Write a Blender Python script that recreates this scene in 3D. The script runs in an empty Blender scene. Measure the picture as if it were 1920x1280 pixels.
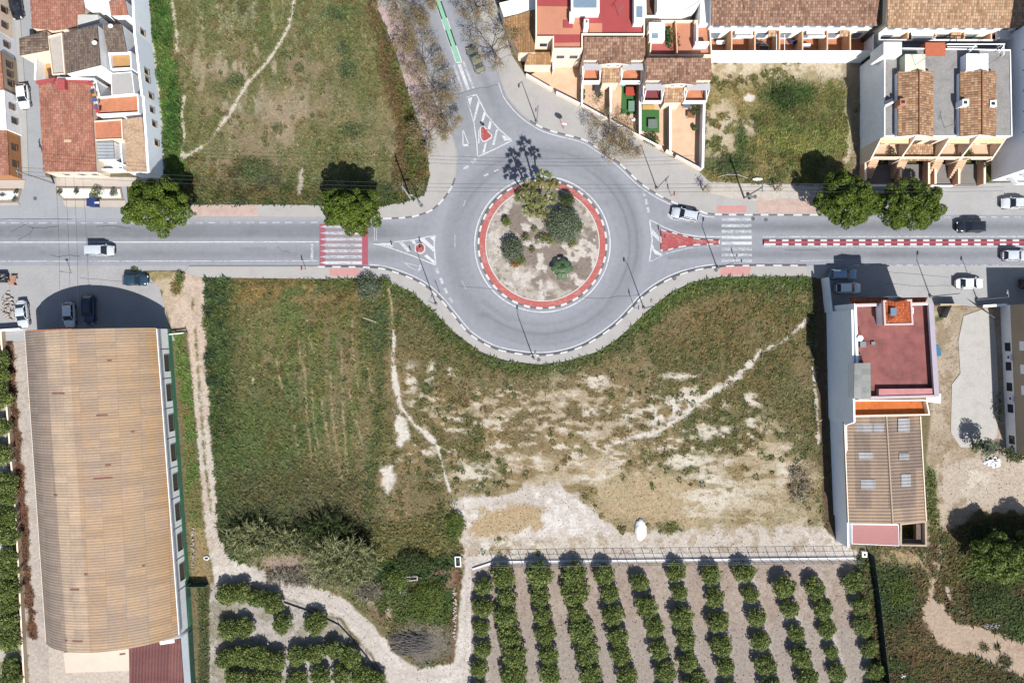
import bpy, math, random
import numpy as np
from mathutils import Vector, Matrix
random.seed(7)
R = np.random.RandomState(11)
PI = math.pi
S, H = 0.088, 112.64            # metres per photo pixel at ground level, camera height
GAIN = 2.0
SKY, SUN, EXPO = .075, 4.8, .86
SUN_EL, SUN_AZ = math.radians(49), math.radians(160)
scene = bpy.context.scene
COL = scene.collection

def g(px, py, z=0.0):
    k = S * (1 - z / H)
    return Vector(((px - 960) * k, (640 - py) * k, z))
def g2(pts, z=0.0):
    return [(g(p[0], p[1], z).x, g(p[0], p[1], z).y) for p in pts]
def lin(c):
    c = c / 255.0
    return c / 12.92 if c <= 0.04045 else ((c + 0.055) / 1.055) ** 2.4
def col(r, gg, b, k=1.0):
    return tuple(min(0.82, lin(v) / GAIN * k) for v in (r, gg, b))

# ------------------------------------------------------------------ materials
MATS = {}
def new_mat(name):
    m = bpy.data.materials.new(name); m.use_nodes = True
    nt = m.node_tree
    return m, nt, nt.nodes['Principled BSDF']
def N(nt, t, **kw):
    n = nt.nodes.new(t)
    for k, v in kw.items():
        setattr(n, k, v)
    return n
def ramp(nt, stops):
    n = nt.nodes.new('ShaderNodeValToRGB')
    e = n.color_ramp.elements
    while len(e) < len(stops): e.new(0.5)
    for i, (p, c) in enumerate(stops):
        e[i].position = p
        e[i].color = (c, c, c, 1) if not isinstance(c, tuple) else (*c[:3], 1)
    return n
def mixc(nt, blend='MULTIPLY', fac=1.0):
    n = nt.nodes.new('ShaderNodeMix'); n.data_type = 'RGBA'; n.blend_type = blend
    n.inputs[0].default_value = fac
    return n                     # A = 6, B = 7, out 2
def noise(nt, vec, scale, detail=4, rough=0.6):
    n = N(nt, 'ShaderNodeTexNoise'); n.inputs['Scale'].default_value = scale
    n.inputs['Detail'].default_value = detail; n.inputs['Roughness'].default_value = rough
    nt.links.new(vec, n.inputs['Vector'])
    return n
def plain(name, c, rough=0.8, var=0.12, scale=1.2, bump=0.0, metal=0.0, fine=9.0, spec=0.3):
    """a painted / plastered / mineral surface with broad stains and fine grain"""
    if name in MATS: return MATS[name]
    m, nt, b = new_mat(name); L = nt.links.new
    tc = N(nt, 'ShaderNodeTexCoord').outputs['Object']
    n1 = noise(nt, tc, scale, 5, 0.65); n2 = noise(nt, tc, fine, 3, 0.6)
    r1 = ramp(nt, [(0.25, 1 - var * 1.6), (0.5, 1.0), (0.75, 1 + var * .7)])
    r2 = ramp(nt, [(0.3, 1 - var), (0.7, 1 + var)])
    L(n1.outputs[0], r1.inputs[0]); L(n2.outputs[0], r2.inputs[0])
    a = mixc(nt); a.inputs[6].default_value = (*c[:3], 1); L(r1.outputs[0], a.inputs[7])
    d = mixc(nt); L(a.outputs[2], d.inputs[6]); L(r2.outputs[0], d.inputs[7])
    L(d.outputs[2], b.inputs['Base Color'])
    b.inputs['Roughness'].default_value = rough; b.inputs['Metallic'].default_value = metal
    b.inputs['Specular IOR Level'].default_value = spec
    if bump:
        bp = N(nt, 'ShaderNodeBump'); bp.inputs['Strength'].default_value = bump; bp.inputs['Distance'].default_value = .05
        L(n2.outputs[0], bp.inputs['Height']); L(bp.outputs[0], b.inputs['Normal'])
    MATS[name] = m
    return m
def wornpaint(name, c, under, lo=.36, hi=.56, scale=5.0):
    """paint rubbed through to what lies under it, in streaky patches"""
    m, nt, b = new_mat(name); L = nt.links.new
    tc = N(nt, 'ShaderNodeTexCoord').outputs['Object']; mp = N(nt, 'ShaderNodeMapping'); L(tc, mp.inputs[0]); mp.inputs['Scale'].default_value = (.45, 1, 1)
    n1 = noise(nt, mp.outputs[0], scale, 5, .7); n2 = noise(nt, tc, .35, 4, .6)
    ad = N(nt, 'ShaderNodeMath', operation='MULTIPLY_ADD'); L(n2.outputs[0], ad.inputs[0]); ad.inputs[1].default_value = .6; L(n1.outputs[0], ad.inputs[2])
    sb = N(nt, 'ShaderNodeMath', operation='SUBTRACT'); L(ad.outputs[0], sb.inputs[0]); sb.inputs[1].default_value = .3
    rp = ramp(nt, [(lo, tuple(under)), (hi, tuple(c))]); L(sb.outputs[0], rp.inputs[0]); L(rp.outputs[0], b.inputs['Base Color'])
    b.inputs['Roughness'].default_value = .85; b.inputs['Specular IOR Level'].default_value = .2
    MATS[name] = m
    return m
def vc(name, lo=.7, hi=1.3, scale=3.0, scale2=14.0, rough=.95, bump=.5, spec=.15):
    """colour comes from the mesh's own colour attribute, broken up by two noises"""
    m, nt, b = new_mat(name); L = nt.links.new
    at = N(nt, 'ShaderNodeAttribute'); at.attribute_name = 'Col'
    tc = N(nt, 'ShaderNodeTexCoord').outputs['Object']
    n1 = noise(nt, tc, scale, 5, .7); n2 = noise(nt, tc, scale2, 2, .6)
    r1 = ramp(nt, [(.25, lo), (.5, 1.0), (.75, hi)]); r2 = ramp(nt, [(.25, (1 + lo) / 2), (.75, (1 + hi) / 2)])
    L(n1.outputs[0], r1.inputs[0]); L(n2.outputs[0], r2.inputs[0])
    a = mixc(nt); L(at.outputs['Color'], a.inputs[6]); L(r1.outputs[0], a.inputs[7])
    d = mixc(nt); L(a.outputs[2], d.inputs[6]); L(r2.outputs[0], d.inputs[7])
    L(d.outputs[2], b.inputs['Base Color'])
    b.inputs['Roughness'].default_value = rough; b.inputs['Specular IOR Level'].default_value = spec
    if bump:
        bp = N(nt, 'ShaderNodeBump'); bp.inputs['Strength'].default_value = bump; bp.inputs['Distance'].default_value = .12
        L(n1.outputs[0], bp.inputs['Height']); L(bp.outputs[0], b.inputs['Normal'])
    MATS[name] = m
    return m
def tiles(name, c1, c2, c3, along='y', pitch=.36, row=.45, rough=.85, var=.35, dirt=.3, wave=True):
    """clay tiles: channels run along the given axis; every tile has its own tone"""
    m, nt, b = new_mat(name); L = nt.links.new
    tc = N(nt, 'ShaderNodeTexCoord').outputs['Object']
    mp = N(nt, 'ShaderNodeMapping'); L(tc, mp.inputs[0])
    if along == 'y': mp.inputs['Rotation'].default_value = (0, 0, PI / 2)
    br = N(nt, 'ShaderNodeTexBrick'); L(mp.outputs[0], br.inputs['Vector'])
    br.inputs['Scale'].default_value = 1; br.inputs['Brick Width'].default_value = row; br.inputs['Row Height'].default_value = pitch
    br.inputs['Mortar Size'].default_value = .045; br.inputs['Mortar Smooth'].default_value = .4; br.offset = 0.0
    br.inputs['Color1'].default_value = (0, 0, 0, 1); br.inputs['Color2'].default_value = (1, 1, 1, 1); br.inputs['Mortar'].default_value = (.5, .5, .5, 1)
    br.inputs['Bias'].default_value = 0
    rp = ramp(nt, [(0.0, c1), (.5, c2), (1.0, c3)]); L(br.outputs['Color'], rp.inputs[0])
    dk = ramp(nt, [(0, 1.0), (1, 1 - var)]); L(br.outputs['Fac'], dk.inputs[0])
    a = mixc(nt); L(rp.outputs[0], a.inputs[6]); L(dk.outputs[0], a.inputs[7])
    n1 = noise(nt, tc, .5, 6, .65); r1 = ramp(nt, [(.3, 1 - dirt), (.55, 1.0), (.75, 1 + dirt * .6)]); L(n1.outputs[0], r1.inputs[0])
    d = mixc(nt); L(a.outputs[2], d.inputs[6]); L(r1.outputs[0], d.inputs[7])
    L(d.outputs[2], b.inputs['Base Color']); b.inputs['Roughness'].default_value = rough; b.inputs['Specular IOR Level'].default_value = .2
    w = N(nt, 'ShaderNodeTexWave'); w.wave_type = 'BANDS'; w.bands_direction = 'Y' if along == 'x' else 'X'
    w.inputs['Scale'].default_value = 2 * PI / (20 * pitch); L(tc, w.inputs['Vector'])
    bp = N(nt, 'ShaderNodeBump'); bp.inputs['Strength'].default_value = .6; bp.inputs['Distance'].default_value = .06
    if wave: L(w.outputs[0], bp.inputs['Height']); L(bp.outputs[0], b.inputs['Normal'])
    MATS[name] = m
    return m
def corrugated(name, c1, c2, c3, rot, pitch=.5, sheet=(3.0, 1.05), patch=.35):
    """ribbed sheeting: ribs across the long axis, sheets of slightly different tone, grey weathering"""
    m, nt, b = new_mat(name); L = nt.links.new
    tc = N(nt, 'ShaderNodeTexCoord').outputs['Object']
    mp = N(nt, 'ShaderNodeMapping'); L(tc, mp.inputs[0]); mp.inputs['Rotation'].default_value = (0, 0, rot)
    br = N(nt, 'ShaderNodeTexBrick'); L(mp.outputs[0], br.inputs['Vector']); br.offset = 0
    br.inputs['Scale'].default_value = 1; br.inputs['Brick Width'].default_value = sheet[0]; br.inputs['Row Height'].default_value = sheet[1]
    br.inputs['Mortar Size'].default_value = .02; br.inputs['Color1'].default_value = (0, 0, 0, 1); br.inputs['Color2'].default_value = (1, 1, 1, 1)
    br.inputs['Mortar'].default_value = (.35, .35, .35, 1)
    mp2 = N(nt, 'ShaderNodeMapping'); L(mp.outputs[0], mp2.inputs[0]); mp2.inputs['Scale'].default_value = (1.0, .28, 1)
    n0 = noise(nt, mp2.outputs[0], .35, 5, .6)
    mx = mixc(nt, 'MIX', .72); L(br.outputs['Color'], mx.inputs[6]); L(n0.outputs[0], mx.inputs[7])
    rp = ramp(nt, [(.3, c1), (.5, c2), (.72, c3)]); L(mx.outputs[2], rp.inputs[0])
    sp = N(nt, 'ShaderNodeSeparateXYZ'); L(mp.outputs[0], sp.inputs[0])
    mm = N(nt, 'ShaderNodeMath', operation='MULTIPLY'); mm.inputs[1].default_value = 2 * PI / pitch; L(sp.outputs['Y'], mm.inputs[0])
    sn = N(nt, 'ShaderNodeMath', operation='SINE'); L(mm.outputs[0], sn.inputs[0])
    mr = N(nt, 'ShaderNodeMapRange'); L(sn.outputs[0], mr.inputs[0]); mr.inputs[1].default_value = -1; mr.inputs[3].default_value = 1 - patch * .8; mr.inputs[4].default_value = 1.12
    a = mixc(nt); L(rp.outputs[0], a.inputs[6]); L(mr.outputs[0], a.inputs[7])
    n2 = noise(nt, tc, 5, 4, .7); r2 = ramp(nt, [(.3, .8), (.6, 1.08)]); L(n2.outputs[0], r2.inputs[0])
    d = mixc(nt); L(a.outputs[2], d.inputs[6]); L(r2.outputs[0], d.inputs[7])
    L(d.outputs[2], b.inputs['Base Color']); b.inputs['Roughness'].default_value = .75; b.inputs['Specular IOR Level'].default_value = .25
    bp = N(nt, 'ShaderNodeBump'); bp.inputs['Strength'].default_value = .5; bp.inputs['Distance'].default_value = .06
    L(sn.outputs[0], bp.inputs['Height']); L(bp.outputs[0], b.inputs['Normal'])
    MATS[name] = m
    return m
def leafmat(name, c1, c2, c3, rough=.6, trans=.3):
    m, nt, b = new_mat(name); L = nt.links.new
    ge = N(nt, 'ShaderNodeNewGeometry')
    tc = N(nt, 'ShaderNodeTexCoord').outputs['Object']
    n1 = noise(nt, tc, .9, 3, .6)
    ad = N(nt, 'ShaderNodeMath', operation='MULTIPLY_ADD'); L(ge.outputs['Random Per Island'], ad.inputs[0]); ad.inputs[1].default_value = .55
    sb = N(nt, 'ShaderNodeMath', operation='MULTIPLY_ADD'); L(n1.outputs[0], sb.inputs[0]); sb.inputs[1].default_value = .9; sb.inputs[2].default_value = -.2
    L(sb.outputs[0], ad.inputs[2])
    rp = ramp(nt, [(.15, c1), (.5, c2), (.9, c3)]); L(ad.outputs[0], rp.inputs[0])
    L(rp.outputs[0], b.inputs['Base Color']); b.inputs['Roughness'].default_value = rough; b.inputs['Specular IOR Level'].default_value = .25
    tr = N(nt, 'ShaderNodeBsdfTranslucent'); L(rp.outputs[0], tr.inputs[0])
    ms = N(nt, 'ShaderNodeMixShader'); ms.inputs[0].default_value = trans
    L(b.outputs[0], ms.inputs[1]); L(tr.outputs[0], ms.inputs[2]); L(ms.outputs[0], nt.nodes['Material Output'].inputs[0])
    MATS[name] = m
    return m
def glossy(name, c, rough=.25, metal=0.0, coat=0.0, spec=.5):
    if name in MATS: return MATS[name]
    m, nt, b = new_mat(name); L = nt.links.new
    tc = N(nt, 'ShaderNodeTexCoord').outputs['Object']
    n1 = noise(nt, tc, 2.5, 4, .6); r1 = ramp(nt, [(.3, .9), (.7, 1.05)]); L(n1.outputs[0], r1.inputs[0])
    a = mixc(nt); a.inputs[6].default_value = (*c[:3], 1); L(r1.outputs[0], a.inputs[7]); L(a.outputs[2], b.inputs['Base Color'])
    b.inputs['Roughness'].default_value = rough; b.inputs['Metallic'].default_value = metal
    b.inputs['Coat Weight'].default_value = coat; b.inputs['Specular IOR Level'].default_value = spec
    MATS[name] = m
    return m

# ------------------------------------------------------------------ objects
def tag(o, label=None, cat=None, group=None, kind=None):
    if label: o['label'] = label
    if cat: o['category'] = cat
    if group: o['group'] = group
    if kind: o['kind'] = kind
    return o
def thing(name, label, cat, loc=(0, 0, 0), group=None, rz=0.0):
    o = bpy.data.objects.new(name, None); COL.objects.link(o)
    o.empty_display_size = .5
    o.location = loc; o.rotation_euler = (0, 0, rz)
    return tag(o, label, cat, group)
ORG = {}
def origin(o):
    v = Vector((0, 0, 0))
    while o is not None:
        v += Vector(o.location); o = o.parent
    return v
class MB:
    def __init__(s): s.v = []; s.f = []; s.m = []
    def add(s, vs, fs, mi=0):
        b = len(s.v); s.v += [tuple(p) for p in vs]; s.f += [tuple(b + i for i in f) for f in fs]; s.m += [mi] * len(fs); return s
    def face(s, pts, mi=0): return s.add(pts, [range(len(pts))], mi)
    def prism(s, pts, z0, z1, mi=0, top=True, bottom=False):
        n = len(pts)
        a = sum(pts[i][0] * pts[(i + 1) % n][1] - pts[(i + 1) % n][0] * pts[i][1] for i in range(n))
        if a < 0: pts = pts[::-1]
        z1s = z1 if hasattr(z1, '__len__') else [z1] * n
        if a < 0 and hasattr(z1, '__len__'): z1s = list(z1)[::-1]
        vs = [(p[0], p[1], z0) for p in pts] + [(p[0], p[1], z) for p, z in zip(pts, z1s)]
        fs = [(i, (i + 1) % n, n + (i + 1) % n, n + i) for i in range(n)]
        if top: fs.append(tuple(range(n, 2 * n)))
        if bottom: fs.append(tuple(range(n - 1, -1, -1)))
        return s.add(vs, fs, mi)
    def box(s, x0, x1, y0, y1, z0, z1, mi=0):
        x0, x1 = min(x0, x1), max(x0, x1); y0, y1 = min(y0, y1), max(y0, y1)
        return s.prism([(x0, y0), (x1, y0), (x1, y1), (x0, y1)], z0, z1, mi, True, True)
    def seg(s, A, B, w, z0, z1, mi=0):
        """box along A-B (2-D), full width w"""
        A = Vector((A[0], A[1])); B = Vector((B[0], B[1])); d = (B - A)
        if d.length < 1e-6: return s
        d.normalize(); n = Vector((-d.y, d.x)) * w / 2
        return s.prism([tuple(A - n), tuple(B - n), tuple(B + n), tuple(A + n)], z0, z1, mi, True, True)
    def ring(s, pts, w, z0, z1, mi=0):
        """wall of width w standing inside the outline"""
        q = inset(pts, w); n = len(pts)
        for i in range(n):
            j = (i + 1) % n
            s.prism([pts[i], pts[j], q[j], q[i]], z0, z1, mi, True, False)
        return s
    def tube(s, path, rad, n=6, mi=0, cap=True):
        path = [Vector(p) for p in path]; k = len(path)
        if not hasattr(rad, '__len__'): rad = [rad] * k
        vs = []; fs = []
        for i, p in enumerate(path):
            t = (path[min(i + 1, k - 1)] - path[max(i - 1, 0)])
            t = t.normalized() if t.length > 1e-9 else Vector((0, 0, 1))
            u = t.cross(Vector((0, 0, 1)))
            if u.length < 1e-3: u = t.cross(Vector((1, 0, 0)))
            u.normalize(); w = t.cross(u)
            for j in range(n):
                a = 2 * PI * j / n
                vs.append(p + (u * math.cos(a) + w * math.sin(a)) * rad[i])
        for i in range(k - 1):
            for j in range(n):
                j2 = (j + 1) % n
                fs.append((i * n + j, i * n + j2, (i + 1) * n + j2, (i + 1) * n + j))
        if cap:
            fs.append(tuple(range(n - 1, -1, -1))); fs.append(tuple(range((k - 1) * n, k * n)))
        return s.add(vs, fs, mi)
    def cyl(s, c, r, z0, z1, n=12, mi=0):
        return s.prism([(c[0] + r * math.cos(2 * PI * i / n), c[1] + r * math.sin(2 * PI * i / n)) for i in range(n)], z0, z1, mi, True, True)
    def ball(s, c, r, nu=12, nv=8, mi=0, jit=0.0):
        rx, ry, rz = r if hasattr(r, '__len__') else (r, r, r)
        vs = []; fs = []
        for i in range(nv + 1):
            t = PI * i / nv
            for j in range(nu):
                a = 2 * PI * j / nu; k = 1 + random.uniform(-jit, jit)
                vs.append((c[0] + rx * k * math.sin(t) * math.cos(a), c[1] + ry * k * math.sin(t) * math.sin(a), c[2] + rz * k * math.cos(t)))
        for i in range(nv):
            for j in range(nu):
                j2 = (j + 1) % nu
                fs.append((i * nu + j, (i + 1) * nu + j, (i + 1) * nu + j2, i * nu + j2))
        return s.add(vs, fs, mi)
    def build(s, name, mat, parent=None, smooth=False, label=None):
        o0 = origin(parent) if parent is not None else Vector((0, 0, 0))
        me = bpy.data.meshes.new(name)
        me.from_pydata([(p[0] - o0.x, p[1] - o0.y, p[2] - o0.z) for p in s.v], [], s.f)
        ms = mat if isinstance(mat, (list, tuple)) else [mat]
        for m in ms: me.materials.append(m)
        if len(ms) > 1: me.polygons.foreach_set('material_index', s.m)
        if smooth: me.polygons.foreach_set('use_smooth', [True] * len(me.polygons))
        me.update()
        o = bpy.data.objects.new(name, me); COL.objects.link(o)
        if parent is not None: o.parent = parent
        if label: o['label'] = label
        return o
def inset(pts, w):
    n = len(pts)
    a = sum(pts[i][0] * pts[(i + 1) % n][1] - pts[(i + 1) % n][0] * pts[i][1] for i in range(n))
    sg = 1 if a > 0 else -1
    out = []
    for i in range(n):
        p0, p1, p2 = Vector(pts[i - 1][:2]), Vector(pts[i][:2]), Vector(pts[(i + 1) % n][:2])
        d1 = (p1 - p0).normalized(); d2 = (p2 - p1).normalized()
        n1 = Vector((-d1.y, d1.x)) * sg; n2 = Vector((-d2.y, d2.x)) * sg
        m = n1 + n2
        if m.length < 1e-4: m = n1
        m.normalize(); k = w / max(.35, m.dot(n1))
        out.append((p1.x + m.x * k, p1.y + m.y * k))
    return out
def bulk(name, verts, faces_n, mat, parent=None, colors=None, smooth=False, org=None):
    """fast mesh from numpy: verts (n,3); faces are consecutive runs of faces_n vertices"""
    if org is not None: verts = verts - np.array(org)
    me = bpy.data.meshes.new(name); n = len(verts); k = n // faces_n
    me.vertices.add(n); me.vertices.foreach_set('co', verts.astype(np.float32).ravel())
    me.loops.add(n); me.loops.foreach_set('vertex_index', np.arange(n, dtype=np.int32))
    me.polygons.add(k); me.polygons.foreach_set('loop_start', np.arange(0, n, faces_n, dtype=np.int32))
    if colors is not None:
        at = me.color_attributes.new('Col', 'FLOAT_COLOR', 'POINT')
        c = np.ones((n, 4), np.float32); c[:, :3] = colors; at.data.foreach_set('color', c.ravel())
    me.materials.append(mat); me.update(calc_edges=True); me.validate()
    if smooth: me.polygons.foreach_set('use_smooth', [True] * len(me.polygons))
    o = bpy.data.objects.new(name, me); COL.objects.link(o)
    if parent is not None: o.parent = parent
    return o
def gridmesh(name, P, mask, colors, mat, smooth=True):
    """P (ny,nx,3), mask (ny-1,nx-1) of kept cells"""
    ny, nx = P.shape[:2]
    idx = np.arange(ny * nx).reshape(ny, nx)
    q = np.stack([idx[:-1, :-1], idx[:-1, 1:], idx[1:, 1:], idx[1:, :-1]], -1)[mask].reshape(-1, 4)
    used = np.unique(q); remap = np.full(ny * nx, -1); remap[used] = np.arange(len(used)); q = remap[q]
    v = P.reshape(-1, 3)[used]
    me = bpy.data.meshes.new(name)
    me.vertices.add(len(v)); me.vertices.foreach_set('co', v.astype(np.float32).ravel())
    me.loops.add(q.size); me.loops.foreach_set('vertex_index', q.astype(np.int32).ravel())
    me.polygons.add(len(q)); me.polygons.foreach_set('loop_start', np.arange(0, q.size, 4, dtype=np.int32))
    at = me.color_attributes.new('Col', 'FLOAT_COLOR', 'POINT')
    c = np.ones((len(v), 4), np.float32); c[:, :3] = colors.reshape(-1, 3)[used]; at.data.foreach_set('color', c.ravel())
    me.materials.append(mat); me.update(calc_edges=True)
    if smooth: me.polygons.foreach_set('use_smooth', np.ones(len(q), bool))
    o = bpy.data.objects.new(name, me); COL.objects.link(o)
    return o
def copy_tree(o, parent=None):
    c = o.copy(); COL.objects.link(c)
    if parent is not None: c.parent = parent
    for ch in o.children: copy_tree(ch, c)
    return c

# ------------------------------------------------------------------ numpy noise and masks (photo-pixel plane)
TAB = R.rand(12, 256, 256).astype(np.float32)
def vnoise(X, Y, sc, seed=0):
    x = X / sc + seed * 17.3; y = Y / sc + seed * 31.7
    xi = np.floor(x).astype(int); yi = np.floor(y).astype(int)
    fx = x - xi; fy = y - yi
    fx = fx * fx * (3 - 2 * fx); fy = fy * fy * (3 - 2 * fy)
    T = TAB[seed % 12]
    a = T[yi % 256, xi % 256]; b = T[yi % 256, (xi + 1) % 256]; c = T[(yi + 1) % 256, xi % 256]; d = T[(yi + 1) % 256, (xi + 1) % 256]
    return (a * (1 - fx) + b * fx) * (1 - fy) + (c * (1 - fx) + d * fx) * fy
def fbm(X, Y, sc, octv=4, seed=0, ax=1.0, ay=1.0, gain=.55):
    t = 0; amp = 1; s = 0
    for o in range(octv):
        t = t + amp * vnoise(X / ax, Y / ay, sc / 2 ** o, seed + o); s += amp; amp *= gain
    return t / s
def seg_dist(X, Y, pts, closed):
    n = len(pts); D = None
    for i in range(n if closed else n - 1):
        x0, y0 = pts[i]; x1, y1 = pts[(i + 1) % n]
        dx, dy = x1 - x0, y1 - y0; l2 = dx * dx + dy * dy + 1e-9
        t = np.clip(((X - x0) * dx + (Y - y0) * dy) / l2, 0, 1)
        d = (X - x0 - t * dx) ** 2 + (Y - y0 - t * dy) ** 2
        D = d if D is None else np.minimum(D, d)
    return np.sqrt(D)
def sdpoly(X, Y, pts):
    ins = np.zeros(X.shape, bool); n = len(pts)
    for i in range(n):
        x0, y0 = pts[i]; x1, y1 = pts[(i + 1) % n]
        if y0 == y1: continue
        c = (Y < y0) != (Y < y1)
        ins ^= c & (X < (x1 - x0) * (Y - y0) / (y1 - y0) + x0)
    d = seg_dist(X, Y, pts, True)
    return np.where(ins, -d, d)
def sstep(a, b, x):
    t = np.clip((x - a) / (b - a), 0, 1)
    return t * t * (3 - 2 * t)
# ================================================================== ground, roads, pavements
# outlines measured in photo pixels on the ground plane
K_SOUTH = [(355, 500), (600, 500), (700, 502), (740, 510), (790, 531), (825, 560), (850, 590), (880, 625), (920, 650), (960, 661), (1010, 666), (1055, 661), (1100, 645), (1150, 612), (1180, 583), (1205, 556), (1240, 531), (1280, 513), (1330, 502), (1400, 498), (1512, 498)]
P_SOUTH = [(1512, 517), (1350, 519), (1300, 528), (1260, 546), (1215, 581), (1190, 605), (1160, 633), (1120, 659), (1060, 677), (1010, 683), (950, 676), (900, 659), (850, 621), (810, 581), (770, 546), (720, 526), (680, 521), (600, 523), (378, 520), (345, 512)]
K_NE = [(873, -40), (888, 0), (909, 53), (928, 116), (945, 169), (954, 187), (979, 215), (1009, 236), (1037, 247), (1093, 262), (1117, 276), (1159, 305), (1200, 343), (1233, 365), (1263, 380), (1290, 390), (1315, 397), (1340, 402), (1457, 403), (1535, 403)]
P_NE = [(1535, 345), (1420, 345), (1330, 341), (1311, 323), (1200, 263), (1085, 198), (986, 144), (960, 105), (928, -10), (920, -40)]
K_NW = [(728, -40), (747, 0), (770, 60), (790, 119), (812, 172), (838, 228), (849, 261), (857, 291), (853, 334), (840, 362), (815, 390), (790, 402), (760, 408), (700, 410), (600, 409), (355, 408)]
P_NW = [(355, 384), (505, 384), (600, 385), (720, 386), (757, 380), (796, 366), (806, 330), (800, 272), (768, 183), (743, 100), (719, 42), (704, 0), (692, -40)]
ROUND_C = (1017, 458)
def cat_smooth(pts, n=6):
    out = []
    for i in range(len(pts) - 1):
        p0 = pts[max(i - 1, 0)]; p1 = pts[i]; p2 = pts[i + 1]; p3 = pts[min(i + 2, len(pts) - 1)]
        L = math.dist(p1, p2); k = max(1, int(L / 9)) if L < 120 else 1
        for j in range(k):
            t = j / k
            out.append(tuple(.5 * (2 * p1[a] + (p2[a] - p0[a]) * t + (2 * p0[a] - 5 * p1[a] + 4 * p2[a] - p3[a]) * t * t + (3 * p1[a] - p0[a] - 3 * p2[a] + p3[a]) * t ** 3) if k > 1 else p1[a] for a in (0, 1)))
    out.append(pts[-1])
    return out
KS, KNE, KNW = cat_smooth(K_SOUTH), cat_smooth(K_NE), cat_smooth(K_NW)
PAVE = {'south': KS + P_SOUTH, 'ne': KNE + P_NE, 'nw': KNW + P_NW}
LOT_W = [(-120, 498), (362, 498), (352, 512), (330, 506), (268, 507), (300, 540), (318, 612), (330, 640), (-120, 640)]
LOT_E = [(1512, 498), (2060, 498), (2060, 580), (1890, 580), (1840, 575), (1775, 572), (1752, 575), (1544, 575), (1540, 522), (1512, 519)]
LOT_NE = [(1535, 403), (2060, 403), (2060, 342), (1790, 342), (1535, 345)]
LOT_NW = [(-120, 409), (355, 409), (355, 384), (240, 386), (236, 332), (98, 335), (86, 330), (76, 150), (64, 60), (58, -60), (-30, -60), (-10, 100), (30, 330), (-120, 345)]
ROADS = [[(-140, 400), (700, 402), (775, 399), (826, 362), (843, 325), (846, 290), (838, 261), (826, 228), (800, 172), (778, 119), (758, 60), (734, 0), (715, -60), (905, -60), (965, 190), (1120, 262), (1240, 352), (1340, 392), (2060, 392), (2060, 508), (1330, 508), (1215, 575), (1150, 622), (1100, 655), (1010, 676), (930, 662), (880, 635), (815, 565), (740, 520), (690, 508), (-140, 508)]]
SUNK = [[(978, 110), (1318, 110), (1310, 321), (1212, 267), (986, 144), (940, 60), (935, -90), (1318, -90)], [(1625, 270), (1856, 270), (1856, 342), (1625, 342)], [(56, -90), (262, -90), (286, 322), (84, 322)], [(-110, 352), (42, 352), (36, 382), (-110, 382)], [(104, 330), (300, 332), (300, 350), (236, 390), (118, 390)]]
FIELD = {
 'nw': [(262, -110), (268, 0), (285, 60), (292, 150), (300, 250), (305, 330), (357, 386), (505, 386), (600, 387), (720, 388), (757, 382), (798, 367), (807, 330), (801, 272), (768, 183), (743, 100), (719, 42), (704, 0), (680, -110)],
 'mid': [(378, 520), (600, 523), (680, 521), (720, 526), (770, 546), (810, 581), (850, 621), (900, 659), (950, 676), (1010, 683), (1060, 677), (1120, 659), (1160, 633), (1190, 605), (1215, 581), (1260, 546), (1300, 528), (1350, 519), (1515, 517), (1543, 522), (1548, 700), (1556, 900), (1568, 1012), (1600, 1032), (880, 1040), (862, 1100), (850, 1240), (780, 1256), (720, 1180), (640, 1112), (430, 1052), (410, 1000), (396, 850), (386, 700)],
 'lot': [(1318, 116), (1614, 116), (1614, 345), (1420, 347), (1330, 342), (1310, 318)],
}
STEP = 1.95
gx = np.arange(-110, 2032, STEP); gy = np.arange(-90, 1372, STEP)
X, Y = np.meshgrid(gx, gy)
C = np.zeros(X.shape + (3,), np.float32)
VEG = np.zeros(X.shape, np.float32)            # vegetation height in metres
def c3(*rgb): return np.array([lin(v) / GAIN for v in rgb], np.float32)
def paint(mask, rgb, veg=None):
    global C, VEG
    m = np.clip(mask, 0, 1)[..., None]
    C = C * (1 - m) + c3(*rgb) * m
    if veg is not None: VEG = VEG * (1 - m[..., 0]) + veg * m[..., 0]
nA = fbm(X, Y, 130, 5, 1); nB = fbm(X, Y, 46, 5, 3); nC = fbm(X, Y, 15, 4, 5); nD = fbm(X, Y, 60, 5, 7, ax=.5, ay=1.6); nE = fbm(X, Y, 7, 3, 2)
nG = fbm(X, Y, 12, 4, 11, ax=1.7, ay=.75); nF = fbm(X, Y, 260, 3, 9); nH = fbm(X, Y, 40, 5, 4, ax=2.4, ay=.6)
def pm(pts, soft=6, wob=10, n=None):
    d = sdpoly(X, Y, pts) + ((nB if n is None else n) - .5) * wob * 2
    return 1 - sstep(-soft, soft, d)
def lm(pts, w, soft=3, wob=4):
    wob = min(wob, w * .75 + .6)
    d = seg_dist(X, Y, pts, False) - w / 2 + (nC - .5) * wob * 2 + (nE - .5) * wob
    return 1 - sstep(-soft, soft, d)
def bm(x, y, rx, ry, soft=.5, wob=.35):
    d = np.sqrt(((X - x) / rx) ** 2 + ((Y - y) / ry) ** 2) + (nB - .5) * wob * 2 + (nC - .5) * wob
    return 1 - sstep(1 - soft, 1 + soft, d)
th = lambda n, a, b: sstep(a, b, n)
# everything that is not anything else: dry weedy ground
paint(np.ones_like(X), (112, 100, 66), .12)
paint(th(nA, .45, .6), (86, 86, 44), .2)
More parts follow.
